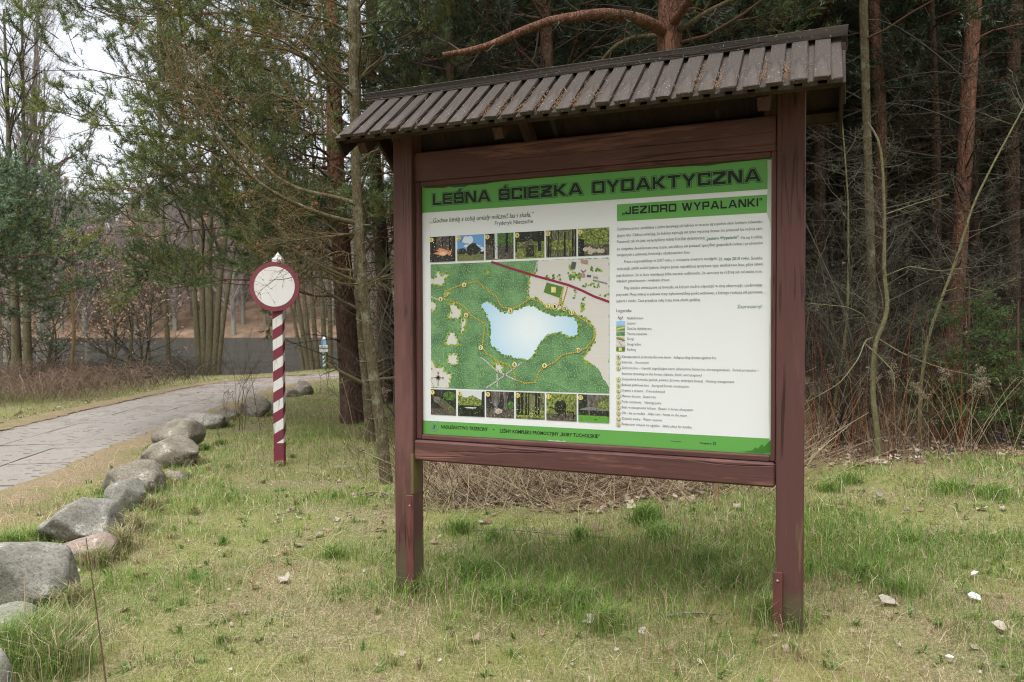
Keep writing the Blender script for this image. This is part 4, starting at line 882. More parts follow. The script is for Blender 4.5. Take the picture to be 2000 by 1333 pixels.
thumb(11, 'thumb_wood', [('thumb_bark', [(.28, .45), (.75, .45), (.7, 1), (.3, 1)]), ('thumb_leaf', blob(.85, .6, .2, .18)), ('thumb_tree', R_(0, .2, .3, 1)), ('thumb_tree', R_(0, .22, 1, .42)), ('print_lawn', R_(0, 0, 1, .24)), ('print_smoke', [(.05, .46), (.35, .56), (1, .46), (1, .43), (.05, .43)]), ('print_bark', R_(.34, .2, .37, .45)), ('print_trunk', R_(.7, .22, .72, .44)), ('print_trunk', R_(.92, .22, .95, .44))])
# frayed laminate along the edges and a torn corner
FM = ['print_film', 'print_stain', 'print_green', 'print_tear']; rg = np.random.default_rng(8); zz = np.linspace(PZ + .02, PZ + PH - .01, 34)
w_ = .004 + .007 * np.abs(np.sin(zz * 5 + 1)) * rg.uniform(.3, 1.2, 34); w_[-7:] += .014; w_[20:26] *= .3
Print().poly(np.r_[np.c_[np.full(34, xr - .001), zz], np.c_[xr - .002 - w_, zz][::-1]], 3, 0).out('frayed_film', FM)
xx = np.linspace(xl + .02, xr - .01, 60); w_ = .002 + .009 * np.clip(vn(xx * 3, xx * 0, 4) - .35, 0, 1) * rg.uniform(.5, 1.5, 60) * 2
Print().poly(np.r_[np.c_[xx, np.full(60, PZ + PH - .001)], np.c_[xx, PZ + PH - .002 - w_][::-1]], 3, 1).out('edge_stain', FM)
Print().poly([P(*p) for p in ((1444, 882), (1460, 881), (1480, 876), (1507, 862), (1507, 887), (1480, 886))], 3, 2).out('torn_corner', FM)
Print().poly([P(*p) for p in ((1452, 882.5), (1470, 880), (1475, 874), (1480, 877), (1488, 868), (1492, 873), (1507, 858), (1507, 884), (1490, 886))], 3.6, 3).out('torn_corner', FM)
xx = np.linspace(P(1070, 860)[0], P(1105, 864)[0], 14); Print().poly(np.r_[np.c_[xx, np.full(14, PZ + .001)], np.c_[xx, PZ + .004 + .006 * rg.random(14)][::-1]], 3, 0).out('frayed_film', FM)

# ------------------------------------------------------------------ barrier sign and the far trail marker
def striped_post(name, w, h, mat, zb=-.2):
    g = Geo(); c = w / 2; per = [(-c, -c), (c, -c), (c, c), (-c, c)]; V, T, U = [], [], []
    for k in range(4):
        a, b = per[k], per[(k + 1) % 4]; i = len(V); V += [(*a, zb), (*b, zb), (*b, h), (*a, h)]; U += [(k * w, zb), ((k + 1) * w, zb), ((k + 1) * w, h), (k * w, h)]; T += [(i, i + 1, i + 2), (i, i + 2, i + 3)]
    i = len(V); V += [(*p, h) for p in per]; U += [(0, h)] * 4; T += [(i, i + 1, i + 2), (i, i + 2, i + 3)]
    return mesh_tri(name, V, T, mat, smooth=False, uv=np.array(U, float))
def cyl(g, r, y0, y1, zc, m=0, k=48, r2=None, xc=0):
    a = np.linspace(0, 2 * np.pi, k, endpoint=False); A = np.c_[xc + r * np.cos(a), np.full(k, y0), zc + r * np.sin(a)]; B = np.c_[xc + (r2 or r) * np.cos(a), np.full(k, y1), zc + (r2 or r) * np.sin(a)]
    V = np.r_[A, B, [[xc, y0, zc]], [[xc, y1, zc]]]; j = np.arange(k); j2 = (j + 1) % k
    g.add(V, np.r_[np.c_[j, j2, k + j2], np.c_[j, k + j2, k + j], np.c_[np.full(k, 2 * k), j2, j], np.c_[np.full(k, 2 * k + 1), k + j, k + j2]], m)
def cap_mesh(name, w, h, mat):
    c = w / 2; V = [(-c, -c, 0), (c, -c, 0), (c, c, 0), (-c, c, 0), (-c, -c, h * .35), (c, -c, h * .35), (c, c, h * .35), (-c, c, h * .35), (0, 0, h)]
    T = [t for k in range(4) for t in ((k, (k + 1) % 4, 4 + (k + 1) % 4), (k, 4 + (k + 1) % 4, 4 + k), (4 + k, 4 + (k + 1) % 4, 8))]
    return mesh_tri(name, V, T, mat, smooth=False)
gp = ground_pt(547, 908)
bar = thing('barrier_sign', 'red and white striped post carrying a blank white disc with a red rim', 'road sign', tuple(gp), .06)
pz = lambda py: EYE + (635 - py) / F_PX * gp[1] - gp[2]
obj('post', striped_post('post', .112, pz(514), 'red_stripes'), bar)
obj('post_cap', cap_mesh('post_cap', .114, pz(493) - pz(514) + .004, 'weathered_white'), bar, (0, 0, pz(514) + .002))
zc = pz(559.5); g = Geo(); cyl(g, .285, -.085, -.060, zc, 0); g.V[0][:, 0] *= 1.0; rim = obj('sign_disc', g.mesh('sign_disc', 'sign_red', False), bar, (-.022, 0, 0))
g = Geo(); cyl(g, .232, -.0875, -.0845, zc, 0); obj('white_face', g.mesh('white_face', 'sign_white', False), rim)
for dz in (-.18, .18):
    g = Geo(); cyl(g, .006, -.0915, -.0870, zc + dz, 0, 10); obj('bolt', g.mesh('bolt', 'metal'), rim)
gp = ground_pt(633.5, 722)
mk = thing('trail_marker', 'small green and white striped trail post with two white plates by the lake', 'trail marker', tuple(gp), 0)
k = gp[1] / F_PX
obj('post', striped_post('post', .105, 58 * k, 'green_stripes'), mk); obj('post_cap', cap_mesh('post_cap', .107, 7.5 * k, 'sign_white'), mk, (0, 0, 58 * k + .002))
for nm, z0, z1, w, mt in (('sign_plate', 48.5 * k, 58.5 * k, 5 * k, 'sign_blue'), ('backing_board', 34 * k, 48 * k, 7.2 * k, 'sign_green')):
    obj(nm, box_mesh(nm, (-w, w, -.075, -.055, z0, z1), mt, .003), mk)
for z0, z1 in ((42 * k, 47.6 * k), (34.4 * k, 39.6 * k)):
    o = obj('sign_plate', box_mesh('sign_plate', (-8 * k, 8 * k, -.088, -.077, z0, z1), 'sign_white', .003), mk)
    g = Geo()
    for j in range(2):
        for x in np.arange(-6.4, 5.5, 1.5): box(g, x * k, (x + rp.uniform(.8, 1.2)) * k, -.0900, -.0885, z0 + (1.0 + 2.1 * j) * k, z0 + (1.9 + 2.1 * j) * k)
    obj('plate_lettering', g.mesh('plate_lettering', 'print_text', False), o)

# ------------------------------------------------------------------ boulders along the path
def stone_mesh(name, seed, w, d, h, mat, bury=.3, sub=4):
    r = np.random.default_rng(seed); bm = bmesh.new(); bmesh.ops.create_icosphere(bm, subdivisions=sub, radius=1); bm.verts.index_update()
    V = np.array([v.co[:] for v in bm.verts]); Fc = np.array([[v.index for v in f.verts] for f in bm.faces]); bm.free()
    for _ in range(13):                  # broad worn facets
        nrm = unit(r.normal(size=3) * np.array([1, 1, .8])); dist = r.uniform(.58, .88); k = V @ nrm; m = k > dist
        V[m] -= ((k[m] - dist) * .93)[:, None] * nrm
    V = V * (1 + .10 * wob(V, seed, 1.7) + .05 * wob(V, seed + 1, 4.5) + .025 * wob(V, seed + 2, 11) + .012 * wob(V, seed + 3, 26))[:, None]
    V[:, 0] *= w / 2 / np.abs(V[:, 0]).max(); V[:, 1] *= d / 2; V[:, 2] -= V[:, 2].min(); V[:, 2] *= (h * (1 + bury)) / V[:, 2].max(); V[:, 2] -= h * bury
    return mesh_tri(name, V, Fc, mat)
ST = [ # pixel of the base middle, pixel width, pixel height, depth ratio, material, turn, label
 (2, 1352, 58, 75, 1.2, 'granite', .3, 'dark boulder just cut off by the lower corner of the photo'),
 (26, 1246, 118, 52, .9, 'granite', -.1, 'low flat grey boulder half sunk in long grass, in front of the big square one'),
 (56, 1196, 176, 112, .85, 'granite', .1, 'big square grey boulder with a flat top at the photo edge'),
 (166, 1104, 142, 52, .7, 'granite_red', -.25, 'low reddish boulder between the two biggest grey ones'),
 (169, 1066, 164, 78, .9, 'granite', .15, 'broad grey boulder with a chipped left side behind the reddish one'),
 (250, 1002, 82, 60, 1.0, 'granite', .5, 'small round grey boulder leaning against the mossy one'),
 (268, 966, 128, 58, .9, 'granite_warm', .3, 'long grey boulder with yellow moss behind the small round one'),
 (344, 941, 44, 20, .8, 'granite_warm', 0, 'little flat stone at the foot of the striped post row, right of the mossy boulder'),
 (328, 914, 116, 52, .9, 'granite_warm', .2, 'rounded grey brown boulder with a dark streak, nearer of the two tall ones'),
 (350, 882, 108, 56, .95, 'granite_warm', -.2, 'tall cracked grey boulder right behind the rounded one with a dark streak'),
 (396, 838, 92, 30, .9, 'granite_pale', .1, 'pale low boulder where the path begins to bend'),
 (440, 822, 52, 24, .9, 'granite_warm', .4, 'small boulder with a bright yellow moss patch'),
 (496, 815, 66, 34, .9, 'granite_warm', -.3, 'brown boulder just left of the striped post'),
 (534, 806, 26, 20, .9, 'granite', .2, 'small dark stone hidden behind the striped post'),
 (593, 772, 44, 26, 1.0, 'granite_warm', .2, 'pointed grey boulder farthest along the row, right of the striped post'),
 (563, 776, 40, 14, .9, 'granite_warm', 0, 'flat brown stone beside the pointed far boulder')]
STP = []
for i, (px, py, w, h, dr, mt, tz, lab) in enumerate(ST):
    p = ground_pt(px, py); k = p[1] / F_PX; wm, hm = w * k * 1.05, h * k * 1.14; dm = wm * dr
    p2 = p + np.array([p[0], p[1], 0]) / np.hypot(p[0], p[1]) * dm * .38; z = float(gz(p2[0], p2[1]))
    o = thing('boulder', lab, 'boulder', (p2[0], p2[1], z - .01), tz, 'boulders lining the path', stone_mesh('boulder', 50 + i, wm, dm, hm * .97, mt)); STP.append((p2[0], p2[1], wm * .5, dm * .5))

# ------------------------------------------------------------------ plants: prototypes of twigs with needles
def needles(g, pos, dirs, n, L, w, cone, tint, rng, m=1, jit=.16):
    """n needles round every point; pos, dirs (N,3); tint (N,3)"""
    N = len(pos); d0 = np.repeat(dirs, n, 0); p0 = np.repeat(pos, n, 0)
    pr = unit(np.cross(d0, rng.normal(size=d0.shape))); a = np.radians(rng.uniform(cone[0], cone[1], N * n))[:, None]
    d = unit(np.cos(a) * d0 + np.sin(a) * pr); l = (L * rng.uniform(.7, 1.15, N * n))[:, None]
    p0 = p0 + d0 * rng.uniform(-.05, .02, (N * n, 1)) * (L / .07)
    sd = unit(np.cross(d, rng.normal(size=d.shape))) * (w / 2)
    tip = p0 + d * l + np.array([0, 0, -.10]) * l * rng.uniform(0, 1, (N * n, 1))
    V = np.stack([p0 - sd, p0 + sd, tip], 1).reshape(-1, 3); Fc = np.arange(N * n * 3).reshape(-1, 3)
    c = np.repeat(np.repeat(tint, n, 0) * rng.uniform(1 - jit, 1 + jit, (N * n, 1)), 3, 0)
    g.add(V, Fc, m, c)
def spray(seed, L, ntw, ntuft, nn, nl, nw, tint, up=.22, sides=3, cone=(18, 68)):
    """one pine spray along +x: stem, side twigs, needle tufts; returns arrays"""
    r = np.random.default_rng(seed); g = Geo()
    s = np.linspace(0, 1, 6); P0 = np.stack([s * L, .08 * L * np.sin(s * 3) * r.uniform(-1, 1), up * L * s * s], 1)[None]; R0 = np.linspace(.009 * L + .002, .0025, 6)[None]
    P1, R1 = kids(P0, R0, ntw, .22, .98, (.28, .5), (32, 68), 4, .12, .25, .6, r, flatz=.45)
    for Pq, Rq in ((P0, R0), (P1, R1)):
        V, Fc = tubes(Pq, Rq, sides); g.add(V, Fc, 0, (.1, .08, .06))
    tt = np.linspace(.38, 1, ntuft); pos, dr = [], []
    for Pq, reps in ((P1, tt), (P0, np.linspace(.6, 1, 3))):
        f = reps * (Pq.shape[1] - 1); i = np.minimum(f.astype(int), Pq.shape[1] - 2); f = (f - i)[None, :, None]
        pos.append((Pq[:, i] * (1 - f) + Pq[:, i + 1] * f).reshape(-1, 3)); dr.append(unit(Pq[:, i + 1] - Pq[:, i]).reshape(-1, 3))
    pos = np.concatenate(pos); dr = unit(np.concatenate(dr) + np.array([0, 0, .25]))
    tn = np.array(tint) * r.uniform(.7, 1.3, (len(pos), 1)) * (1 + r.normal(size=(len(pos), 3)) * .06)
    needles(g, pos, dr, nn, nl, nw, cone, tn, r); return g.arrays()
def rot_to(d, roll):                     # matrices taking +x to d, z kept near up
    d = unit(d); z = np.zeros_like(d); z[:, 2] = 1; y = unit(np.cross(z, d) + 1e-6); z = np.cross(d, y)
    c, s = np.cos(roll)[:, None], np.sin(roll)[:, None]; y2 = c * y + s * z; z2 = -s * y + c * z
    return np.stack([d, y2, z2], -1)
def place(g, protos, pos, d, sc, roll, rng, tint=None, mm=None):
    M = rot_to(d, roll); ch = rng.integers(0, len(protos), len(pos))
    for k, (V, Fc, Mi, C) in enumerate(protos):
        ix = np.nonzero(ch == k)[0]
        if not len(ix): continue
        W = np.einsum('nij,vj->nvi', M[ix], V) * sc[ix, None, None] + pos[ix][:, None, :]
        FF = (Fc[None] + (np.arange(len(ix)) * len(V))[:, None, None]).reshape(-1, 3)
        CC = np.tile(C, (len(ix), 1))
        if tint is not None: CC = CC * np.repeat(tint[ix], len(V), 0)
        g.add(W.reshape(-1, 3), FF, np.tile(Mi, len(ix)), CC)
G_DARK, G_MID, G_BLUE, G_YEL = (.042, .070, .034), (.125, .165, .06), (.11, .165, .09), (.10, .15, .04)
SP_NEAR = [spray(s, .60, 6, 2, 21, .10, .0075, G_MID) for s in (1, 2, 3)]
SP_BLUE = [spray(s, .75, 7, 2, 11, .095, .017, G_BLUE) for s in (4, 5, 6)]
SP_EDGE = [spray(s, .9, 7, 2, 10, .12, .014, G_MID) for s in (11, 12, 13)]
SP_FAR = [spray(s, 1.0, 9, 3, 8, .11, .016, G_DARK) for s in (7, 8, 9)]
def trunk_geo(g, line, r0, r1, m=0, sides=14, K=40, seed=1, rough=.06, flare=.25):
    Pl = smooth_line(line, K); s = np.linspace(0, 1, K); R = r0 + (r1 - r0) * s; R = R * (1 + flare * np.exp(-s * K / 3.0))
    V, Fc = tubes(Pl[None], R[None], sides); rr = np.repeat(R, sides); c = np.repeat(Pl, sides, 0); d = V - c
    k = 1 + rough * wob(V * np.array([1, 1, .45]), seed, 9, 9) + rough * .5 * wob(V * np.array([1, 1, .6]), seed + 1, 26, 9)
    g.add(c + d * k[:, None], Fc, m); return Pl, R
def at_line(Pl, z):                      # centre of a trunk at height z
    return np.array([np.interp(z, Pl[:, 2], Pl[:, 0]), np.interp(z, Pl[:, 2], Pl[:, 1]), z])
def limb_tree(name, label, loc, line, r0, r1, limbs, protos, bark, twig, group=None, seed=0, per=7, dead=None, knobs=0, cat='tree', dead_mat='twig_dead', sc=(.8, 1.25), sides=14, K=40, tint=None):
    """a tree with its own limbs: limbs = list of (z, azimuth, length, rise)"""
    r = np.random.default_rng(seed); t = thing(name, label, cat, loc, 0, group)
    g = Geo(); Pl, R = trunk_geo(g, line, r0, r1, seed=seed, sides=sides, K=K)
    if knobs:                            # stubs of broken branches
        zz = r.uniform(.3, Pl[-1, 2] * .7, knobs); c = np.array([at_line(Pl, z) for z in zz]); a = r.uniform(0, 6.28, knobs)
        d = np.stack([np.cos(a), np.sin(a), r.uniform(-.1, .4, knobs)], 1); L = r.uniform(.03, .12, knobs) + r0
        V, Fc = tubes(c[:, None] + d[:, None] * (np.linspace(.5, 1, 3)[:, None] * L[:, None, None]), np.tile([.016, .012, .009], (knobs, 1)), 5); g.add(V, Fc)
    obj('trunk', g.mesh('trunk', bark), t)
    if limbs:
        LP = []; g = Geo()
        for (z, az, L, rise) in limbs:
            s = np.linspace(0, 1, 7); b = at_line(Pl, z); dh = np.array([math.cos(az), math.sin(az), 0]); sd = np.array([-dh[1], dh[0], 0])
            LP.append(b + np.outer(s * L, dh) + np.outer((np.sin(s * 2.6) * .13 * r.uniform(-1, 1) + np.sin(s * 6.5) * .03 * r.normal()) * L, sd) + np.outer(L * rise * (s - .35 * s * s) + .04 * L * np.sin(s * 7 + r.uniform(0, 6)), [0, 0, 1.]))
        LP = np.array(LP); LR = np.stack([np.linspace(.009 + .0045 * L, .004, 7) for (_, _, L, _) in limbs])
        V, Fc = tubes(LP, LR, 5); g.add(V, Fc, 0, (.12, .08, .05))
        K2, R2 = kids(LP, LR, per, .18, 1.0, (.28, .42), (28, 62), 4, .1, .12, .6, r, flatz=.5)
        V, Fc = tubes(K2, R2, 3); g.add(V, Fc, 0, (.12, .08, .05))
        pos = np.concatenate([K2[:, 1], K2[:, 2], K2[:, 3], LP[:, -1], LP[:, -2]]); d = np.concatenate([K2[:, 2] - K2[:, 0], K2[:, 3] - K2[:, 1], K2[:, 3] - K2[:, 2], LP[:, -1] - LP[:, -2], LP[:, -2] - LP[:, -4]])
        d = unit(d) + r.normal(size=d.shape) * .32 + np.array([0, 0, .06])
        n_ = len(pos); tn = r.uniform(.65, 1.4, (n_, 1)) * np.ones((1, 3)) * (np.array(tint) if tint is not None else 1.0) * np.where(r.random((n_, 1)) < .2, np.array([[1.35, 1.15, .8]]), 1)
        place(g, protos, pos, d, r.uniform(sc[0], sc[1], n_), r.normal(0, .5, n_), r, tn)
        cr = tag(obj('crown', g.mesh('crown', [twig, 'needles'], True, True), t), kind='stuff')
    if dead:
        n_, z0, z1, L = dead; zz = r.uniform(z0, z1, n_); c = np.array([at_line(Pl, z) for z in zz]); a = r.uniform(0, 6.28, n_)
        d = np.stack([np.cos(a), np.sin(a), r.uniform(-.25, .35, n_)], 1); Ln = r.uniform(.35, 1, n_) * L; s = np.linspace(0, 1, 6)
        sd = r.normal(size=(n_, 3)) * .12
        P0 = c[:, None] + (d[:, None] * s[:, None] + sd[:, None] * np.sin(s * 2.8)[:, None]) * Ln[:, None, None]; R0 = np.maximum(np.linspace(1, .3, 6)[None] * (.004 + .005 * Ln)[:, None], .002)
        P1, R1 = kids(P0, R0, 5, .2, 1, (.25, .5), (30, 70), 4, .15, .02, .65, r); P2, R2 = kids(P1, R1, 3, .2, 1, (.3, .6), (30, 70), 3, .12, 0, .7, r)
        g = Geo()
        for Pq, Rq in ((P0, R0), (P1, R1), (P2, R2)): V, Fc = tubes(Pq, Rq, 3); g.add(V, Fc)
        tag(obj('dead_branches', g.mesh('dead_branches', dead_mat), t), kind='stuff')
    return t, Pl
def conifer(name, label, H, r0, z0, nwh, reach, protos, bark, seed, dead, lean=.3, K=30, group=None, tint=None, dead_mat='twig_dead'):
    """forest pine: whorls of sprays from z0 up"""
    r = np.random.default_rng(seed); t = thing(name, label, 'tree', (0, 0, 0), 0, group)
    line = [(0, 0, -.15), (lean * r.normal() * .3, lean * r.normal() * .3, H * .4), (lean * r.normal(), lean * r.normal(), H)]
    g = Geo(); Pl, R = trunk_geo(g, line, r0, .03, seed=seed, sides=10, K=K, rough=.045); obj('trunk', g.mesh('trunk', bark), t)
    g = Geo(); pos, d, sc = [], [], []
    for z in np.linspace(z0, H, nwh):
        q = 1 - (z - z0) / (H - z0 + .01); L = reach * (.35 + .65 * min(1, q * 1.5))
        for a in np.arange(5) * 1.2566 + r.uniform(0, 6):
            a += r.normal() * .25; b = at_line(Pl, z + r.normal() * .15); dd = np.array([math.cos(a), math.sin(a), r.uniform(-.15, .45)])
            for f in (.3, .65, 1.0) if L > 1 else (.35,):
                pos.append(b + dd * (L * f * .62)); e = r.normal(size=3) * .4; d.append(dd + e); sc.append(r.uniform(.75, 1.25))
            s = np.linspace(0, 1, 4); V, Fc = tubes((b + np.outer(s * L * .8, dd))[None], np.linspace(.022, .006, 4)[None], 3); g.add(V, Fc, 0)
    pos, d, sc = map(np.array, (pos, d, sc)); n_ = len(pos); tn = r.uniform(.55, 1.35, (n_, 1)) * np.ones((1, 3)) * (np.array(tint) if tint is not None else 1)
    place(g, protos, pos, d, sc, r.normal(0, .5, n_), r, tn); tag(obj('crown', g.mesh('crown', ['twig_brown', 'needles'], True, True), t), kind='stuff')
    n_, za, zb, L = dead; zz = r.uniform(za, zb, n_); c = np.array([at_line(Pl, z) for z in zz]); a = r.uniform(0, 6.28, n_)
    dd = np.stack([np.cos(a), np.sin(a), r.uniform(-.3, .3, n_)], 1); Ln = r.uniform(.35, 1, n_) * L; s = np.linspace(0, 1, 5); sd = r.normal(size=(n_, 3)) * .14
    P0 = c[:, None] + (dd[:, None] * s[:, None] + sd[:, None] * np.sin(s * 2.8)[:, None]) * Ln[:, None, None]; R0 = np.maximum(np.linspace(1, .3, 5)[None] * (.004 + .005 * Ln)[:, None], .0022)
    P1, R1 = kids(P0, R0, 4, .2, 1, (.25, .5), (30, 70), 4, .15, .02, .65, r); P2, R2 = kids(P1, R1, 2, .2, 1, (.3, .6), (30, 70), 3, .12, 0, .7, r)
    g = Geo()
    for Pq, Rq in ((P0, R0), (P1, R1), (P2, R2)): V, Fc = tubes(Pq, Rq, 3); g.add(V, Fc)
    tag(obj('dead_branches', g.mesh('dead_branches', dead_mat), t), kind='stuff')
    return t
def bare_tree(name, label, stems, levels, bark, twig, seed, cat='tree', group=None, sides=9, K=20, loc=(0, 0, 0), leaves=None, rough=.04, flare=.3, stemname='trunk', rmin=.0012, rmax=1.0):
    """leafless tree: stems = [(line, r0, r1)], levels = [(n, t0, t1, (len), (ang), up)]"""
    r = np.random.default_rng(seed); t = thing(name, label, cat, loc, 0, group); PP, RR = [], []
    for j, (line, r0, r1) in enumerate(stems):
        g = Geo(); Pl, R = trunk_geo(g, line, r0, r1, seed=seed + j, sides=sides, K=K, rough=rough, flare=flare); obj(stemname, g.mesh(stemname, bark), t)
        PP.append(resample(Pl, 9)); RR.append(np.interp(np.linspace(0, 1, 9), np.linspace(0, 1, K), R))
    Pq, Rq = np.array(PP), np.array(RR); g = Geo(); last = None
    for k, (n_, t0, t1, ln, an, up) in enumerate(levels):
        Pq, Rq = kids(Pq, Rq, n_, t0, t1, ln, an, 6 if k == 0 else 4, .12, up, .55, r, rmin=rmin, rmax=rmax)
        V, Fc = tubes(Pq, Rq, 5 if k == 0 else 3); g.add(V, Fc); last = Pq
    if leaves:
        n_, size, mt = leaves; ix = r.integers(0, len(last), n_); pos = last[ix, r.integers(1, last.shape[1], n_)] + r.normal(size=(n_, 3)) * size * .5
        a = unit(r.normal(size=(n_, 3))); b = unit(np.cross(a, r.normal(size=(n_, 3)))); s = size * r.uniform(.6, 1.2, (n_, 1))
        V = np.stack([pos - a * s, pos + b * s * .45, pos + a * s, pos - b * s * .45], 1).reshape(-1, 3); q = np.arange(n_)[:, None] * 4
        g.add(V, np.concatenate([q + [0, 1, 2], q + [0, 2, 3]]), 1)
    tag(obj('crown', g.mesh('crown', [twig] + ([leaves[2]] if leaves else [])), t), kind='stuff'); return t
def G(x, y): return float(gz(x, y))
def pxl(pts, D, base):                  # picture points at depth D -> local points round base
    return [tuple(at(px, py, D) - np.array(base)) for px, py in pts]

# ---- pine at the forest edge, with long limbs over the clearing
rr = np.random.default_rng(40)
bA = np.array([*ground_pt(692, 826)[:2], 0]); bA[2] = G(*bA[:2])
lineA = [(0, 0, -.1)] + pxl([(683, 700), (672, 560), (663, 450), (655, 330), (652, 200), (650, 60)], bA[1], bA) + [(-.55, .3, 9.5), (-.5, .5, 12)]
lim = []
for z in np.linspace(2.8, 10, 24):
    a = rr.uniform(0, 6.28); west = max(0, math.cos(a - 3.3)); lim.append((z, a, (1.4 + 2.3 * west) * (1.0 if z < 8 else .7), rr.uniform(-.05, .35)))
for z, a, L, rise in ((2.45, 3.0, 2.9, .12), (2.9, 3.5, 3.4, .10), (3.3, 2.75, 3.9, .18), (3.7, 3.3, 4.2, .15), (4.2, 3.05, 4.6, .22), (4.7, 3.6, 4.2, .2), (5.2, 2.9, 4.6, .25), (5.7, 3.3, 4.3, .3), (3.5, 4.1, 3.2, .12), (4.4, 4.3, 3.3, .2), (5.4, 4.2, 3.4, .2), (3.0, 5.2, 2.6, .15), (4.0, 5.4, 2.8, .2), (5.0, 5.3, 2.8, .2), (3.4, 4.7, 2.7, .1), (3.9, 4.85, 3.1, .15), (4.5, 4.6, 3.0, .2), (5.1, 4.75, 3.2, .2), (5.7, 4.4, 3.2, .2), (6.2, 3.5, 4.0, .25), (6.4, 3.0, 4.2, .3), (4.1, 6.0, 2.4, .15), (4.9, 6.1, 2.5, .2), (5.6, 5.9, 2.5, .2), (2.7, 4.4, 2.2, .05), (2.2, 3.7, 2.8, .05), (2.3, 2.8, 3.0, .10)): lim.append((z, a, L, rise))
tA, _ = limb_tree('pine_tree', 'thick reddish pine at the forest edge, between the striped post and the board', tuple(bA), lineA, .19, .05, lim, SP_NEAR, 'edge_pine_bark', 'twig_brown', seed=41, per=6, dead=(46, .8, 4.2, 1.5), knobs=7)
# second edge pine, standing farther back, foliage against the sky
bB = np.array([*at(742, 700, 15.5)[:2], 0]); bB[2] = G(*bB[:2])
lim = [(z, a, L * rr.uniform(.8, 1.2), rr.uniform(.0, .3)) for z, a, L in [(z, rr.uniform(2.2, 4.4) if rr.random() < .7 else rr.uniform(0, 6.28), rr.uniform(2.2, 4.6)) for z in np.linspace(3.6, 12, 32)]]
limb_tree('pine_tree', 'reddish pine just left of the board, farther back than the thick one', tuple(bB), [(.12, 0, -.1), (.05, 0, 2.5), (-.1, 0, 5), (-.3, .2, 12)], .13, .04, lim, SP_EDGE, 'pine_bark', 'twig_brown', seed=43, per=5, dead=(40, .8, 4.5, 1.4), sc=(.8, 1.2))
# blue green pine over the left edge of the photo
bC = np.array([-14.6, 17.0, 0]); bC[2] = G(*bC[:2])
lim = [(z, rr.uniform(-1.6, 1.6), rr.uniform(2.6, 4.3) * (1 if z < 5.2 else .62), rr.uniform(-.12, .2)) for z in np.linspace(2.2, 5.0, 34)]
limb_tree('pine_tree', 'blue green pine reaching in from the left edge of the photo over the path', tuple(bC), [(0, 0, -.1), (0, .1, 3.4), (.1, 0, 6.2)], .17, .04, lim, SP_BLUE, 'pine_bark', 'twig_brown', seed=45, per=5, dead=(20, .8, 3, 1.2), sc=(.9, 1.4), sides=10)

# ---- pine right behind the board, with the curved limb over the roof
bD = np.array([*at(1300, 900, 8.6)[:2], 0]); bD[2] = G(*bD[:2])
lineD = [(0, 0, -.1)] + pxl([(1306, 500), (1308, 150), (1307, 60), (1310, 0)], bD[1], bD) + [(.15, .2, 8), (.1, .3, 12)]
lim = [(z, rr.uniform(0, 6.28), rr.uniform(1.5, 2.7), rr.uniform(.05, .4)) for z in np.linspace(4.7, 11.5, 22)]
tD, PlD = limb_tree('pine_tree', 'stout orange barked pine rising behind the board roof with a long curved limb', tuple(bD), lineD, .185, .06, lim, SP_EDGE, 'red_pine_bark', 'twig_brown', seed=47, per=4, dead=(16, 2.2, 5.4, 1.5), knobs=3)
def limb_mesh(pts, r0, r1, mat, K=26, sides=9, seed=3, kidspec=None, twig='twig_grey', rough=.05, rmax=.012):
    g = Geo(); Pl, R = trunk_geo(g, pts, r0, r1, seed=seed, sides=sides, K=K, rough=rough, flare=0)
    if kidspec:
        r = np.random.default_rng(seed); P1, R1 = resample(Pl, 9)[None], np.interp(np.linspace(0, 1, 9), np.linspace(0, 1, K), R)[None]
        for sp in kidspec:
            P1, R1 = kids(P1, R1, sp[0], sp[1], sp[2], sp[3], sp[4], 5, .18, sp[5], .5, r, rmax=rmax); V, Fc = tubes(P1, R1, 4); g.add(V, Fc, 1)
    return g.mesh('limb', [mat, twig])
lp = [tuple(at(px, py, D) - bD) for px, py, D in ((1296, 62, 8.55), (1275, 48, 8.4), (1235, 34, 8.2), (1180, 26, 8.0), (1130, 32, 7.9), (1070, 42, 7.8), (1010, 65, 7.75), (950, 92, 7.7), (905, 102, 7.7), (865, 108, 7.7))]
obj('limb', limb_mesh(lp, .07, .028, 'red_pine_bark', K=34, kidspec=[(9, .1, .95, (.14, .28), (35, 75), -.1), (4, .2, 1, (.4, .7), (30, 70), 0), (3, .2, 1, (.4, .7), (30, 60), 0)], seed=4), tD)
lp = [tuple(at(px, py, D) - bD) for px, py, D in ((1325, 60, 8.6), (1345, 48, 8.3), (1385, 22, 8.0), (1430, 0, 7.7), (1500, -40, 7.4))]
obj('limb', limb_mesh(lp, .035, .018, 'larch_bark', kidspec=[(5, .1, .95, (.2, .3), (35, 75), 0), (4, .2, 1, (.4, .7), (30, 70), 0)], seed=5), tD)
lp = [tuple(at(px, py, D) - bD) for px, py, D in ((1316, 42, 8.5), (1330, 25, 8.3), (1345, 0, 8.1), (1355, -40, 8.0))]
obj('limb', limb_mesh(lp, .06, .04, 'red_pine_bark', seed=6), tD)
lp = [tuple(at(px, py, D) - bD) for px, py, D in ((1290, 70, 8.7), (1240, 72, 8.9), (1205, 88, 9.0), (1180, 112, 9.1), (1160, 150, 9.2))]
obj('limb', limb_mesh(lp, .03, .02, 'larch_bark', kidspec=[(6, .1, .95, (.3, .5), (35, 75), 0), (4, .2, 1, (.4, .7), (30, 70), 0)], seed=7), tD)

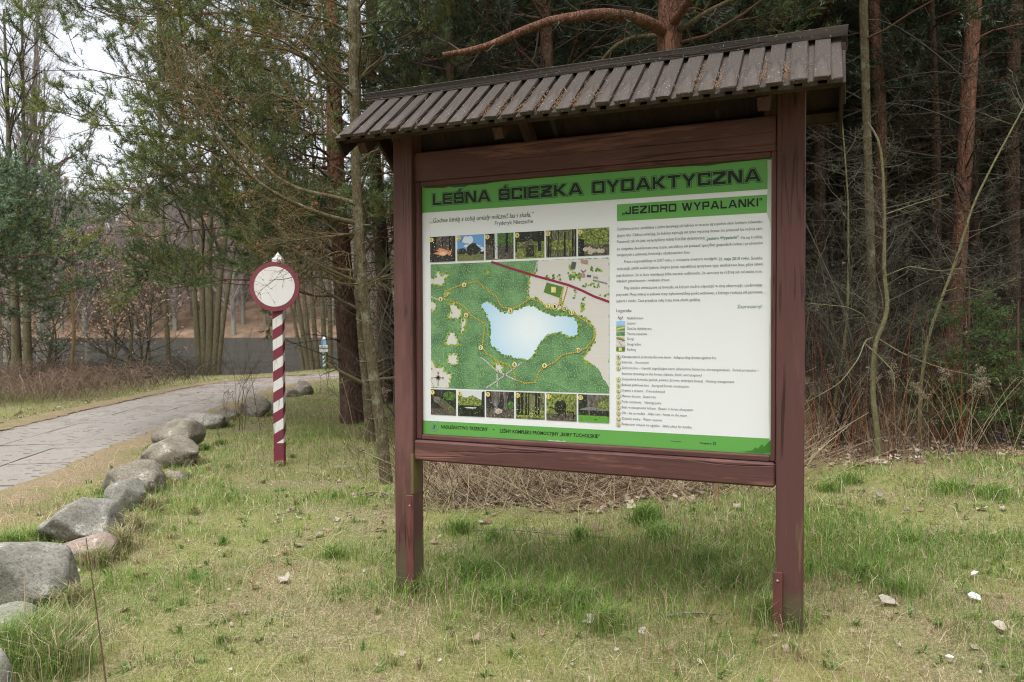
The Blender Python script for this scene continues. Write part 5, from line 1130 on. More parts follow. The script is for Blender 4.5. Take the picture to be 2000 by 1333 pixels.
# ---- larches with budding twigs and cones
bL = np.array([*ground_pt(757, 945)[:2], 0]); bL[2] = G(*bL[:2]); DL = bL[1]
tL = thing('larch_tree', 'slim pale barked larch with cones, nearest of the trunks left of the board', 'tree', tuple(bL))
g = Geo(); PlL, RL = trunk_geo(g, [(0, 0, -.1)] + pxl([(748, 880), (736, 780), (724, 690), (712, 600), (704, 500), (698, 400), (694, 300), (690, 150), (688, 0)], DL, bL) + [(-.46, .1, 7.5), (-.5, .2, 10)], 0.056, .026, seed=12, sides=12, K=60, rough=.05)
zz = np.linspace(.25, 3.2, 16); c_k = np.array([at_line(PlL, z) for z in zz]); a_k = rr.uniform(2.2, 7.2, 16); d_k = np.stack([np.cos(a_k), np.sin(a_k), rr.uniform(0, .5, 16)], 1)
V, Fc = tubes(c_k[:, None] + d_k[:, None] * (np.linspace(.04, .12, 3)[:, None]), np.tile([.012, .01, .008], (16, 1)), 5); g.add(V, Fc)
obj('trunk', g.mesh('trunk', 'larch_bark'), tL)
def octa(g, pos, r, m, rng, stretch=1.4):
    n_ = len(pos); O = np.array([(1, 0, 0), (-1, 0, 0), (0, 1, 0), (0, -1, 0), (0, 0, stretch), (0, 0, -stretch)], float)
    V = pos[:, None] + O[None] * (r * rng.uniform(.7, 1.3, (n_, 1, 1))); Fo = np.array([(0, 2, 4), (2, 1, 4), (1, 3, 4), (3, 0, 4), (2, 0, 5), (1, 2, 5), (3, 1, 5), (0, 3, 5)])
    g.add(V.reshape(-1, 3), (Fo[None] + (np.arange(n_) * 6)[:, None, None]).reshape(-1, 3), m)
bm = bmesh.new(); bmesh.ops.create_uvsphere(bm, u_segments=8, v_segments=7, radius=1); bmesh.ops.triangulate(bm, faces=bm.faces[:]); bm.verts.index_update()
cv = np.array([v.co[:] for v in bm.verts]); cf = np.array([[v.index for v in f.verts] for f in bm.faces]); bm.free()
cv = cv * (1 + .14 * np.sign(np.sin(np.arctan2(cv[:, 1], cv[:, 0]) * 4 + cv[:, 2] * 7)))[:, None]; cv[:, 2] *= 1.25; cv *= .0145
CONE = mesh_tri('cone', cv, cf, 'cone', smooth=False)
def larch_limb(pts, r0, r1, seed, n1=22, n2=7, parent=tL, base=bL, ncone=8, droop=-.12, buds=True):
    r = np.random.default_rng(seed); g = Geo(); loc = [tuple(at(*p) - base) for p in pts]; Pl, R = trunk_geo(g, loc, r0, r1, seed=seed, sides=7, K=30, rough=.04, flare=0)
    P0, R0 = resample(Pl, 12)[None], np.interp(np.linspace(0, 1, 12), np.linspace(0, 1, 30), R)[None]
    P1, R1 = kids(P0, R0, n1, .12, 1, (.22, .55), (25, 65), 6, .14, droop, .55, r, rel=False, rmin=.0014, rmax=.0042)
    P2, R2 = kids(P1, R1, n2, .1, 1, (.12, .34), (25, 65), 5, .14, droop * .6, .7, r, rel=False, rmin=.0011, rmax=.002)
    for Pq, Rq in ((P1, R1), (P2, R2)): V, Fc = tubes(Pq, Rq, 3); g.add(V, Fc, 1)
    if buds:
        for Pq, k in ((P1, 9), (P2, 6)):
            t_ = r.uniform(0, 1, (len(Pq), k)) * (Pq.shape[1] - 1.001); i = t_.astype(int); f = (t_ - i)[..., None]; ix = np.arange(len(Pq))[:, None]
            pos = (Pq[ix, i] * (1 - f) + Pq[ix, i + 1] * f).reshape(-1, 3) + r.normal(size=(len(Pq) * k, 3)) * .0022; octa(g, pos, .0034, 2, r)
    o = obj('limb', g.mesh('limb', ['larch_bark', 'twig_olive', 'bud']), parent)
    for j in range(ncone):
        q = P1[r.integers(len(P1))]; p = q[r.integers(1, len(q))]; c = obj('cone', CONE, o, tuple(p + np.array([0, 0, .012])), (r.normal() * .5, r.normal() * .5, r.uniform(0, 6))); c.scale = (r.uniform(.85, 1.2),) * 3
    return o
larch_limb([(694, 436, DL), (640, 424, 7.3), (590, 405, 7.1), (545, 385, 6.95), (510, 362, 6.85), (480, 335, 6.8), (452, 305, 6.75), (425, 270, 6.7), (400, 235, 6.7), (375, 195, 6.65), (350, 160, 6.65), (330, 120, 6.6), (312, 60, 6.6), (308, -10, 6.6)], .027, .007, 61, 52, 8, ncone=16)
larch_limb([(695, 398, DL), (650, 384, 7.6), (600, 376, 7.6), (560, 360, 7.6), (530, 340, 7.6), (498, 305, 7.6), (465, 268, 7.6), (438, 240, 7.6), (415, 210, 7.6), (395, 170, 7.6), (372, 130, 7.6), (350, 80, 7.6)], .024, .006, 62, 44, 8, ncone=12)
larch_limb([(691, 70, DL), (640, 40, 7.2), (590, 30, 7.0), (545, 10, 6.9), (500, -20, 6.8)], .02, .006, 63, 26, 7, ncone=9, droop=-.25)
larch_limb([(692, 190, DL), (645, 150, 7.2), (600, 110, 7.0), (550, 80, 6.9), (500, 62, 6.8), (450, 55, 6.8)], .017, .006, 64, 28, 7, ncone=8, droop=-.2)
larch_limb([(698, 500, DL), (660, 490, 7.3), (625, 505, 7.2), (595, 530, 7.15), (565, 545, 7.1), (525, 548, 7.1)], .007, .003, 65, 15, 6, ncone=1, droop=-.15)
larch_limb([(697, 455, DL), (650, 462, 7.5), (610, 466, 7.4), (570, 470, 7.4), (530, 480, 7.4), (500, 478, 7.4)], .012, .004, 66, 26, 7, ncone=3, droop=-.1)
larch_limb([(706, 560, DL), (740, 545, 7.3), (775, 530, 7.2)], .008, .003, 67, 14, 5, ncone=0, buds=False)
larch_limb([(692, 300, DL), (660, 265, 7.6), (620, 225, 7.8), (570, 190, 8.0), (520, 180, 8.1)], .012, .004, 68, 26, 7, ncone=6, droop=-.15)
larch_limb([(693, 330, DL), (720, 300, 7.5), (755, 285, 7.6), (790, 300, 7.7)], .010, .004, 69, 18, 6, ncone=3, droop=-.1)
bM = np.array([*ground_pt(726, 862)[:2], 0]); bM[2] = G(*bM[:2])
bare_tree('larch_tree', 'second slim larch trunk, just behind the nearest one and right of the thick pine', [([(0, 0, -.1)] + pxl([(716, 760), (706, 660), (700, 560), (697, 460), (697, 300), (700, 100)], bM[1], bM) + [(-.2, 0, 9)], .062, .03)],
          [(60, .06, 1, (.06, .16), (45, 85), .02), (5, .2, 1, (.3, .6), (30, 70), 0), (3, .2, 1, (.3, .6), (30, 70), 0)], 'larch_bark', 'twig_olive', 71, loc=tuple(bM), sides=10, K=44)

# ------------------------------------------------------------------ the dark wood behind the board
LABF = 'tall thin pine with bare dead lower branches in the dark wood behind the board'
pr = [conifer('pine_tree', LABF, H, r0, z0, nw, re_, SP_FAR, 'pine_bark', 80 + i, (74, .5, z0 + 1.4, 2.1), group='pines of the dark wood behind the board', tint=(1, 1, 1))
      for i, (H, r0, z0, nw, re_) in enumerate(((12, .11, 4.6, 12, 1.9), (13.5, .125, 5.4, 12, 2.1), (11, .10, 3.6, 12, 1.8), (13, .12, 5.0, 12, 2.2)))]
rf_ = np.random.default_rng(91); spots = []
def clear_of(x, y, dmin):
    return all((x - a) ** 2 + (y - b) ** 2 > dmin * dmin for a, b in spots)
for k in range(4000):
    y = rf_.uniform(8.9, 31); x = rf_.uniform(-1.6, .86 * y + 1.5)
    if y < 10.2 and x < 3.4: continue
    if y < 12.0 and x > 2.6: continue
    if x < -1.2 + (y - 9) * -.02 and y < 14: continue
    if x < -.14 * y + .6: continue
    if abs(x - bD[0]) < .8 and abs(y - bD[1]) < 1.3: continue
    if clear_of(x, y, 1.15 + .018 * y): spots.append((x, y))
    if len(spots) >= 118: break
spots += [(x, 33 + rf_.uniform(-1, 2)) for x in np.arange(0, 32, 2.4)]
for i, (x, y) in enumerate(spots):
    s = rf_.uniform(.85, 1.15); src = pr[i % 4]
    if i < 4: src.location = (x, y, G(x, y)); src.rotation_euler.z = rf_.uniform(0, 6.28)
    else: dup(src, (x, y, G(x, y)), rf_.uniform(0, 6.28), (s, s, s * rf_.uniform(.92, 1.1)))
# unseen pines added on the viewer's side close the clearing and block low light
for x, y in [(x + rf_.uniform(-1, 1), y + rf_.uniform(-1, 1)) for x in np.arange(-24, 26, 2.5) for y in (-8.5, -12.5)]:
    dup(pr[int(rf_.integers(4))], (x, y, G(x, y)), rf_.uniform(0, 6.28), 1.2, 'unseen pine closing the clearing, added to block low light on the board face', 'unseen pines added opposite the board to block low light')
# the distinct trunks right of the board
def red_pine(name_lab, pts, D, r0, r1, seed, bark='red_pine_bark', limbs=12, dead=(60, .6, 5, 2.0), zc0=5.2, reach=(1.2, 2.2), dmat='twig_dead'):
    b = at(*pts[0], D); b[2] = G(b[0], b[1]); r = np.random.default_rng(seed); line = [(0, 0, -.1)] + [tuple(at(px, py, D) - b) for px, py in pts[1:]]
    e = np.array(line[-1]); line += [tuple(e + np.array([.05, .1, 3.0])), tuple(e + np.array([0, .2, 6.5]))]
    lim = [(z, r.uniform(0, 6.28), r.uniform(*reach), r.uniform(.0, .4)) for z in np.linspace(zc0, e[2] + 5.5, limbs)]
    return limb_tree('pine_tree', name_lab, tuple(b), line, r0, r1, lim, SP_FAR, bark, 'twig_brown', seed=seed, per=4, dead=dead, sc=(.6, .95), K=44, knobs=5, dead_mat=dmat)
red_pine('orange barked pine right of the board, its trunk brightest in the dark wood', [(1852, 830), (1862, 660), (1872, 520), (1884, 330), (1890, 190), (1900, 60), (1903, -20)], 10.6, .105, .085, 101, dead=(90, .6, 5.2, 2.2), dmat='twig_grey')
red_pine('slim reddish pine just right of the board roof', [(1722, 860), (1722, 640), (1720, 400), (1722, 250), (1714, 110), (1706, 0)], 11.4, .085, .07, 102, dead=(90, .6, 5.2, 2.2), dmat='twig_grey')
red_pine('dim reddish pine close to the right edge of the photo', [(1975, 860), (1977, 500), (1975, 200), (1985, 0)], 12.4, .12, .09, 103, 'pine_bark')
red_pine('greenish slim pine beside the reddish one right of the board roof', [(1708, 880), (1704, 640), (1698, 400), (1690, 150), (1686, 0)], 10.2, .06, .045, 104, 'larch_bark', dead=(46, .6, 5, 1.5), limbs=8)
red_pine('pair of trunks reddish pine half hidden behind the left board post', [(765, 770), (760, 640), (748, 480), (735, 330), (725, 200)], 16.0, .13, .09, 105, 'edge_pine_bark')
# young spruce, low and bright green
SP_SPR = [spray(s, .36, 9, 3, 15, .026, .0075, (.085, .15, .036), up=.05, cone=(40, 85)) for s in (31, 32)]
def spruce(lab, px, py, D, H, Rr, seed):
    b = at(px, py, D); b[2] = G(b[0], b[1]); r = np.random.default_rng(seed); t = thing('young_spruce', lab, 'tree', tuple(b)); g = Geo()
    trunk_geo(g, [(0, 0, -.05), (0, 0, H)], .03, .008, seed=seed, sides=6, K=10); obj('trunk', g.mesh('trunk', 'twig_brown'), t); g = Geo()
    n_ = 140; z = H * (1 - np.sqrt(r.uniform(0, 1, n_))) * .96 + .06; rad_ = Rr * (1 - z / H * .85); a = r.uniform(0, 6.28, n_); f = r.uniform(.15, 1, n_) ** .6
    pos = np.stack([np.cos(a) * rad_ * f, np.sin(a) * rad_ * f, z], 1); d = np.stack([np.cos(a), np.sin(a), r.uniform(-.2, .3, n_)], 1) + r.normal(size=(n_, 3)) * .25
    place(g, SP_SPR, pos, d, r.uniform(.7, 1.2, n_), r.normal(0, .4, n_), r, r.uniform(.6, 1.3, (n_, 1)) * np.ones((1, 3))); tag(obj('crown', g.mesh('crown', ['twig_brown', 'needles'], True, True), t), kind='stuff')
spruce('bright green young spruce at the foot of the orange barked pine', 1890, 895, 8.5, 1.75, .6, 111)
spruce('bright green young spruce at the right edge of the photo', 1985, 900, 8.3, 1.5, .6, 112)

# ---- leafless saplings at the wood's edge
def sapling(lab, pts, D, r0, r1, sides_, seed, bark='sapling_bark', twig='twig_lichen', levels=None, lean_d=0):
    b = np.array([*at(*pts[0], D)[:2], 0]); b[2] = G(b[0], b[1]); line = [(0, 0, -.08)] + [tuple(at(px, py, D + lean_d * i) - b) for i, (px, py) in enumerate(pts[1:], 1)]
    t = bare_tree('sapling', lab, [(line, r0, r1)], levels or [(30, .22, 1, (.10, .3), (40, 85), .10), (7, .12, 1, (.3, .65), (30, 75), .0), (5, .2, 1, (.3, .65), (30, 70), 0)], bark, twig, seed, loc=tuple(b), sides=9, K=36, rough=.04, flare=.15, rmax=.0042)
    for j, q in enumerate(sides_):
        lp = [tuple(at(px, py, D - .12 * i) - b) for i, (px, py) in enumerate(q)]
        obj('branch', limb_mesh(lp, .008, .003, bark, K=22, sides=6, seed=seed + j, kidspec=[(15, .15, 1, (.15, .4), (30, 75), .05), (4, .2, 1, (.3, .6), (30, 70), 0), (3, .2, 1, (.3, .6), (30, 70), 0)], twig=twig, rough=.03), t)
sapling('yellow green S shaped sapling just right of the board', [(1713, 925), (1716, 860), (1704, 780), (1706, 692), (1712, 656), (1728, 634), (1736, 596), (1726, 540), (1728, 440), (1724, 320), (1716, 264), (1694, 240)], 7.5, .030, .010,
        [[(1704, 660), (1690, 664), (1678, 700), (1640, 750), (1572, 788)], [(1704, 662), (1688, 616), (1656, 600), (1572, 592)], [(1712, 660), (1764, 692), (1804, 708), (1860, 726), (1900, 732), (1930, 745)], [(1728, 540), (1776, 520), (1830, 530), (1880, 525)], [(1727, 420), (1790, 398), (1850, 380)], [(1690, 672), (1720, 700), (1745, 725), (1748, 765)]], 121)
sapling('thin straight green sapling close to the right board post', [(1622, 835), (1632, 770), (1644, 708), (1650, 660), (1655, 620), (1657, 520), (1657, 400), (1650, 300), (1644, 230)], 8.4, .020, .006, [[(1642, 700), (1618, 640), (1606, 605)], [(1640, 715), (1662, 690), (1678, 670)]], 125)
sapling('long sapling leaning to the right across the orange barked pine', [(1796, 900), (1797, 756), (1812, 660), (1840, 580), (1868, 508), (1900, 400), (1944, 312), (2002, 205)], 8.1, .020, .008, [[(1845, 570), (1880, 560), (1930, 572), (1990, 540)]], 128)
sapling('thin grey sapling bent sideways beside the left board post', [(782, 930), (772, 860), (752, 800), (735, 770)], 7.9, .010, .004, [], 131, twig='twig_grey', levels=[(10, .2, 1, (.3, .6), (30, 70), .1), (4, .2, 1, (.3, .6), (30, 70), 0)])
# dense leafless undergrowth through the wood
LABS = 'tangled leafless grey bush under the dark pines'
sh = []
for i in range(3):
    rs = np.random.default_rng(140 + i); stems = [([(rs.normal() * .12, rs.normal() * .12, -.05), (rs.normal() * .4, rs.normal() * .4, 1.0), (rs.normal() * .9, rs.normal() * .9, rs.uniform(1.8, 2.8))], rs.uniform(.008, .014), .003) for _ in range(5)]
    sh.append(bare_tree('bare_bush', LABS, stems, [(12, .1, 1, (.2, .5), (30, 75), .05), (5, .2, 1, (.3, .6), (30, 70), 0), (3, .2, 1, (.3, .6), (30, 70), 0)], 'twig_grey', ('twig_dead', 'twig_grey', 'twig_dead')[i], 143 + i, 'bush', 'leafless bushes under the pines', 5, 10, stemname='stem', flare=0, rmin=.0016))
k = 0
for x, y in [(rf_.uniform(1.8, 9.5), rf_.uniform(8.2, 13)) for _ in range(44)] + [(rf_.uniform(-1.2, 2.6), rf_.uniform(8.6, 12)) for _ in range(16)] + [(rf_.uniform(-2.2, -1.3), rf_.uniform(13, 17)) for _ in range(4)]:
    if x > .72 * y + .6 or (x / y > .54 and y < 9.6): continue
    if k < 3: sh[k].location = (x, y, G(x, y))
    else: dup(sh[k % 3], (x, y, G(x, y)), rf_.uniform(0, 6.28), rf_.uniform(.7, 1.25))
    k += 1

# ------------------------------------------------------------------ trees by the lake and on the far bank
LV_B = [(24, .2, 1, (.16, .34), (22, 50), .28), (8, .15, 1, (.3, .55), (25, 50), .18), (5, .15, 1, (.35, .7), (20, 50), .1), (2, .2, 1, (.5, .9), (20, 50), .06)]
big = []
for i, (H, r0) in enumerate(((15, .17), (16.5, .19))):
    rs = np.random.default_rng(150 + i)
    big.append(bare_tree('alder_tree', 'tall leafless alder', [([(0, 0, -.2), (rs.normal() * .25, rs.normal() * .2, H * .4), (rs.normal() * .6, rs.normal() * .5, H)], r0, .02)], LV_B, 'grey_bark', 'twig_far', 152 + i, group=None, sides=8, K=18, rmin=.004))
BT = [(46, 31, 0, 'tall leafless tree at the left edge, its grey trunk leaning a little left'), (98, 32, 1, 'tall leafless tree with the thickest grey trunk above the blue green pine'), (78, 36, 0, 'tall leafless tree between the two nearest bare crowns on the left'), (-40, 33, 1, 'tall leafless tree with only its twigs in the photo at the left edge'),
      (170, 38, 0, 'leafless tree with a fine twiggy crown below the open sky'), (14, 40, 0, 'slender leafless tree behind the leftmost bare crowns')]
for i, (px, D, kk, lab) in enumerate(BT):
    p = at(px, 640, D); z = max(G(p[0], p[1]), LAKE_Z - .1)
    if i < 2 and kk == i: big[i].location = (p[0], p[1], z); big[i]['label'] = lab
    else: dup(big[kk], (p[0], p[1], z), rf_.uniform(0, 6.28), rf_.uniform(.85, 1.0) * (.62 if px == 170 else 1), lab)
def clump(lab, D, base_py, stems, seed, lv=None, cat='tree', name='alder_tree', bark='alder_bark', twig='twig_grey', up=7.0, leaves=None):
    b = np.array([*at(np.mean([s[0][0] for s in stems]), base_py, D)[:2], 0]); b[2] = EYE - (base_py - 635) / F_PX * D; S_ = []
    for pts, wpx in stems:
        L = [tuple(at(px, py, D) - b) for px, py in pts]; e, e2 = np.array(L[-1]), np.array(L[-2]); dr = unit(e - e2); L[0] = (L[0][0], L[0][1], -.3)
        L += [tuple(e + dr * up * .5), tuple(e + dr * up + np.array([0, 0, .5]))]; S_.append((L, wpx / 2 * D / F_PX, .03))
    return bare_tree(name, lab, S_, lv or [(16, .3, 1, (.12, .28), (25, 60), .2), (7, .2, 1, (.3, .55), (25, 60), .1), (5, .2, 1, (.4, .7), (20, 60), 0)], bark, twig, seed, cat, None, 8, 22, tuple(b), leaves, rmin=.004)
clump('alder clump with five fanned trunks on the lake shore, left of the striped post', 27, 738, [([(392, 738), (384, 640), (376, 520), (370, 440)], 12), ([(400, 738), (396, 620), (394, 500), (392, 420)], 12), ([(408, 738), (410, 620), (408, 500), (412, 410)], 15), ([(418, 738), (424, 620), (432, 520), (446, 420)], 13), ([(424, 736), (434, 640), (446, 560), (460, 480)], 9)], 161)
clump('single dark trunk on the lake shore left of the alder clump', 26.5, 738, [([(330, 738), (326, 640), (321, 540), (318, 430)], 10)], 163)
clump('alder clump leaning left behind the small trail marker', 31, 726, [([(604, 726), (590, 640), (578, 560), (566, 480)], 9), ([(612, 726), (600, 640), (592, 560), (586, 480)], 9), ([(622, 727), (614, 640), (608, 560), (604, 470)], 9), ([(636, 728), (632, 640), (628, 560), (622, 470)], 10), ([(646, 728), (645, 640), (644, 560), (640, 470)], 9), ([(596, 725), (580, 650), (566, 590)], 7)], 165)
clump('stout dark double trunk under the blue green pine', 23, 745, [([(34, 748), (32, 690), (30, 600), (26, 500)], 18), ([(56, 745), (54, 690), (52, 600), (50, 480)], 16)], 167)
clump('thin pale broken trunk with two bare side branches beside the path', 20.5, 752, [([(139, 752), (141, 700), (146, 650), (142, 590), (141, 540), (141, 480)], 7.5)], 169, [(7, .3, 1, (.1, .22), (30, 70), .1), (4, .2, 1, (.3, .6), (30, 70), 0)], bark='pale_bark', twig='pale_bark', up=.4)
clump('bare tree on the shore with trunk just left of the board, by the water', 33, 722, [([(672, 722), (668, 600), (664, 480)], 9), ([(735, 715), (738, 620), (742, 500)], 10)], 170)
# young beeches keeping their tan leaves
for i, (px, py, D, H) in enumerate(((285, 742, 24, 4.4), (235, 742, 23, 4.0), (205, 745, 25, 4.6), (100, 745, 24, 3.8), (10, 750, 24, 3.2))):
    b = at(px, py, D); b[2] = EYE - (py - 635) / F_PX * D; rs = np.random.default_rng(171 + i)
    st = [([(rs.normal() * .2, 0, -.2), (rs.normal() * .5, rs.normal() * .3, H * .5), (rs.normal() * .9, rs.normal() * .5, H * rs.uniform(.8, 1))], .035, .008) for _ in range(3)]
    bare_tree('young_beech', ('young beech with pinkish tan dry leaves left of the single shore trunk', 'young beech with tan dry leaves right of the pale broken trunk', 'taller young beech with tan dry leaves behind the pale broken trunk', 'young beech with few tan leaves under the blue green pine', 'low young beech with tan leaves at the left edge by the stout trunks')[i],
              st, [(14, .15, 1, (.25, .45), (35, 75), .05), (7, .15, 1, (.3, .6), (30, 70), 0), (4, .2, 1, (.3, .6), (30, 70), 0)], 'alder_bark', 'twig_grey', 181 + i, group='young beeches by the lake', loc=tuple(b), sides=6, K=12, leaves=(900 if i < 3 else 260, .055, 'beech_leaf'), stemname='stem', rmin=.0035)
far = []
for i, (H, r0) in enumerate(((17, .26), (15, .22), (19, .30))):
    rs = np.random.default_rng(190 + i)
    far.append(bare_tree('bank_tree', 'grey leafless trunk on the brown slope across the lake', [([(0, 0, -.6), (rs.normal() * .3, 0, H * .5), (rs.normal() * .6, 0, H)], r0, .05)],
        [(28, .12, 1, (.16, .32), (25, 60), .25), (8, .2, 1, (.3, .6), (25, 60), .1), (5, .2, 1, (.4, .8), (20, 60), .05)], 'grey_bark', 'twig_far', 193 + i, group='trees on the slope across the lake', sides=6, K=8, rmin=.02, leaves=(1400, .2, 'beech_leaf') if i == 1 else None))
fp = [conifer('bank_pine', 'dull green conifer on the slope across the lake', H, .2, H * .35, 9, 2.9, [spray(s, 1.9, 5, 2, 4, .32, .11, (.085, .11, .07)) for s in (21, 22)], 'pine_bark', 200 + i, (8, 1, 4, 1.5), K=8, group='conifers on the slope across the lake') for i, H in enumerate((11, 14))]
n_f = n_p = 0; placed = []
for k in range(9000):
    y = 121.5 + 80 * rf_.random() ** 1.5; x = rf_.uniform(-.76 * y - 2, .02 * y) if rf_.random() < .86 else rf_.uniform(.02 * y, .62 * y)
    y += float(fshore(x)) - 121
    if any((x - a) ** 2 + (y - b) ** 2 < 6.5 for a, b in placed[-260:]): continue
    placed.append((x, y)); z = G(x, y)
    if rf_.random() < .17 and y > 126:
        if n_p < 2: fp[n_p].location = (x, y, z)
        elif n_p < 70: dup(fp[n_p % 2], (x, y, z), rf_.uniform(0, 6.28), rf_.uniform(.8, 1.15))
        n_p += 1
    else:
        s = rf_.uniform(.8, 1.2)
        if n_f < 3: far[n_f].location = (x, y, z)
        elif n_f < 290: dup(far[rf_.integers(3)], (x, y, z), rf_.uniform(0, 6.28), s)
        n_f += 1
    if n_f > 290: break
# brown bramble thicket along the path and the shore
def thicket(g, pts, n, h, L, rng, m=0, spread=.9):
    ix = rng.integers(0, len(pts), n); p = np.asarray(pts)[ix] + rng.normal(size=(n, 2)) * spread; z = gz(p[:, 0], p[:, 1]); a = rng.uniform(0, 6.28, n); Ln = rng.uniform(.5, 1, n) * L; s = np.linspace(0, 1, 5); hh = rng.uniform(.4, 1, n) * h
    P0 = np.stack([p[:, 0:1] + np.cos(a)[:, None] * s * Ln[:, None], p[:, 1:2] + np.sin(a)[:, None] * s * Ln[:, None], z[:, None] + (np.sin(s * 2.7)[None] * hh[:, None])], -1) + rng.normal(size=(n, 5, 3)) * .03
    R0 = np.tile(np.linspace(.0055, .003, 5), (n, 1)); V, Fc = tubes(P0, R0, 3); g.add(V, Fc, m); P1, R1 = kids(P0, R0, 3, .2, 1, (.2, .5), (30, 75), 3, .15, 0, .8, rng, rmin=.0025); V, Fc = tubes(P1, R1, 3); g.add(V, Fc, m)
rt = np.random.default_rng(210); g = Geo()
for (a, b, c, d, n_) in ((-17, -9.6, 15.0, 21.5, 1000), (-13, -9.8, 20, 26, 500)):
    pts = [(x, y) for x, y in zip(rt.uniform(a, b, 300), rt.uniform(c, d, 300)) if float(road_d(x, y)) > 2.1]; thicket(g, pts, n_, .75, 1.1, rt, rt.integers(0, 2), .35)
tag(obj('undergrowth', g.mesh('undergrowth', ['twig_bramble', 'twig_grey'])), 'brown bramble thicket along the far side of the path', 'undergrowth', kind='stuff')

# ------------------------------------------------------------------ brush and litter at the wood's edge
rb_ = np.random.default_rng(300)
def canes(n, xr_, yr_, h, tilt, r0, rng, K=5, bend=.15):
    x = rng.uniform(*xr_, n); y = rng.uniform(*yr_, n); z = gz(x, y) - .02; d = np.stack([rng.normal(0, tilt, n), rng.normal(0, tilt, n), np.ones(n)], 1); d = unit(d); L = rng.uniform(h[0], h[1], n); s = np.linspace(0, 1, K)
    sd = rng.normal(size=(n, 3)) * bend
    P0 = np.stack([x, y, z], 1)[:, None] + (d[:, None] * s[:, None] + sd[:, None] * (s * s)[:, None]) * L[:, None, None]
    return P0, np.maximum(np.linspace(1, .4, K)[None] * rng.uniform(.7, 1.2, (n, 1)) * r0, .0012)
g = Geo()
P0, R0 = canes(260, (1.9, 6.2), (7.5, 9.6), (.5, 1.35), .22, .0035, rb_); V, Fc = tubes(P0, R0, 3); g.add(V, Fc, 0); P1, R1 = kids(P0, R0, 3, .4, 1, (.15, .35), (20, 50), 3, .1, .1, .7, rb_, rmin=.001); V, Fc = tubes(P1, R1, 3); g.add(V, Fc, 0)
P0, R0 = canes(420, (1.9, 6.2), (7.4, 9.8), (.3, 1.1), .5, .0026, rb_); V, Fc = tubes(P0, R0, 3); g.add(V, Fc, 1)
P0, R0 = canes(90, (2.0, 5.0), (7.5, 9.2), (.6, 1.4), .13, .0036, rb_); V, Fc = tubes(P0, R0, 4); g.add(V, Fc, 2)
P0, R0 = canes(1100, (-.9, 2.4), (6.3, 9.4), (.3, 1.0), 1.0, .003, rb_); V, Fc = tubes(P0, R0, 3); g.add(V, Fc, 0)
P0, R0 = canes(800, (-.9, 2.4), (6.2, 8.6), (.3, 1.1), 1.3, .0036, rb_); V, Fc = tubes(P0, R0, 3); g.add(V, Fc, 1)
P0, R0 = canes(260, (-.9, 2.6), (6.1, 7.6), (.4, 1.2), 1.0, .0042, rb_); V, Fc = tubes(P0, R0, 4); g.add(V, Fc, 1); P1, R1 = kids(P0, R0, 3, .3, 1, (.2, .4), (25, 60), 3, .1, 0, .7, rb_, rmin=.0013); V, Fc = tubes(P1, R1, 3); g.add(V, Fc, 1)
P0, R0 = canes(160, (-.5, 6), (6.9, 8.4), (.15, .5), .12, .003, rb_); V, Fc = tubes(P0, R0, 3); g.add(V, Fc, 3)
P0, R0 = canes(120, (-2.2, -1.0), (7.6, 11), (.2, .8), .6, .0024, rb_); V, Fc = tubes(P0, R0, 3); g.add(V, Fc, 0)
tag(obj('weeds', g.mesh('weeds', ['twig_brown', 'twig_straw', 'twig_red', 'twig_dark'])), 'dry stalks and canes at the edge of the dark wood', 'weeds', kind='stuff')
def goldenrod(lab, x, y, n, fan, az, seed):
    r = np.random.default_rng(seed); t = thing('dry_goldenrod', lab, 'plant', (x, y, G(x, y)), 0, 'dry goldenrod at the edge of the wood')
    for i in range(n):
        f = (i / max(1, n - 1) - .5) * fan + r.normal() * .06; d = unit(np.array([math.sin(f) * math.cos(az), math.sin(f) * math.sin(az) - .05, math.cos(f)])); L = r.uniform(.8, 1.15); s = np.linspace(0, 1, 7)
        Pq = np.array([r.normal() * .05, r.normal() * .05, -.03]) + np.outer(s * L, d) + np.outer(s ** 3 * .22 * L, [d[0] * 1.2, d[1], -.35]); g = Geo(); V, Fc = tubes(Pq[None], np.linspace(.0036, .0018, 7)[None], 4); g.add(V, Fc)
        K1, KR = kids(Pq[None], np.full((1, 7), .002), 16, .8, 1, (.06, .13), (35, 75), 3, .1, 0, .8, r, rmin=.001); V, Fc = tubes(K1, KR, 3); g.add(V, Fc)
        if i % 2 == 0:
            pos = np.repeat(K1[:, 2], 9, 0) + r.normal(size=(16 * 9, 3)) * .011; octa(g, pos, .0048, 1, r, 1.0)
        obj('stem', g.mesh('stem', ['twig_straw', 'flower_head']), t)
for i, (px, py, D, n_, fan, lab) in enumerate(((1880, 935, 7.6, 9, .9, 'fan of dry goldenrod with pale heads, right of the S shaped sapling'), (1748, 930, 7.7, 5, .45, 'dry goldenrod beside the foot of the S shaped sapling'), (1600, 900, 8.3, 4, .5, 'thin dry goldenrod close behind the right board post'), (1985, 945, 7.6, 4, .6, 'dry goldenrod leaning at the right edge of the photo'), (700, 850, 9.0, 3, .6, 'dry goldenrod head in front of the thick reddish pine'))):
    p = at(px, py, D); goldenrod(lab, p[0], p[1], n_, fan, rb_.uniform(-.4, .4) + (math.pi if i == 0 else 0), 310 + i)
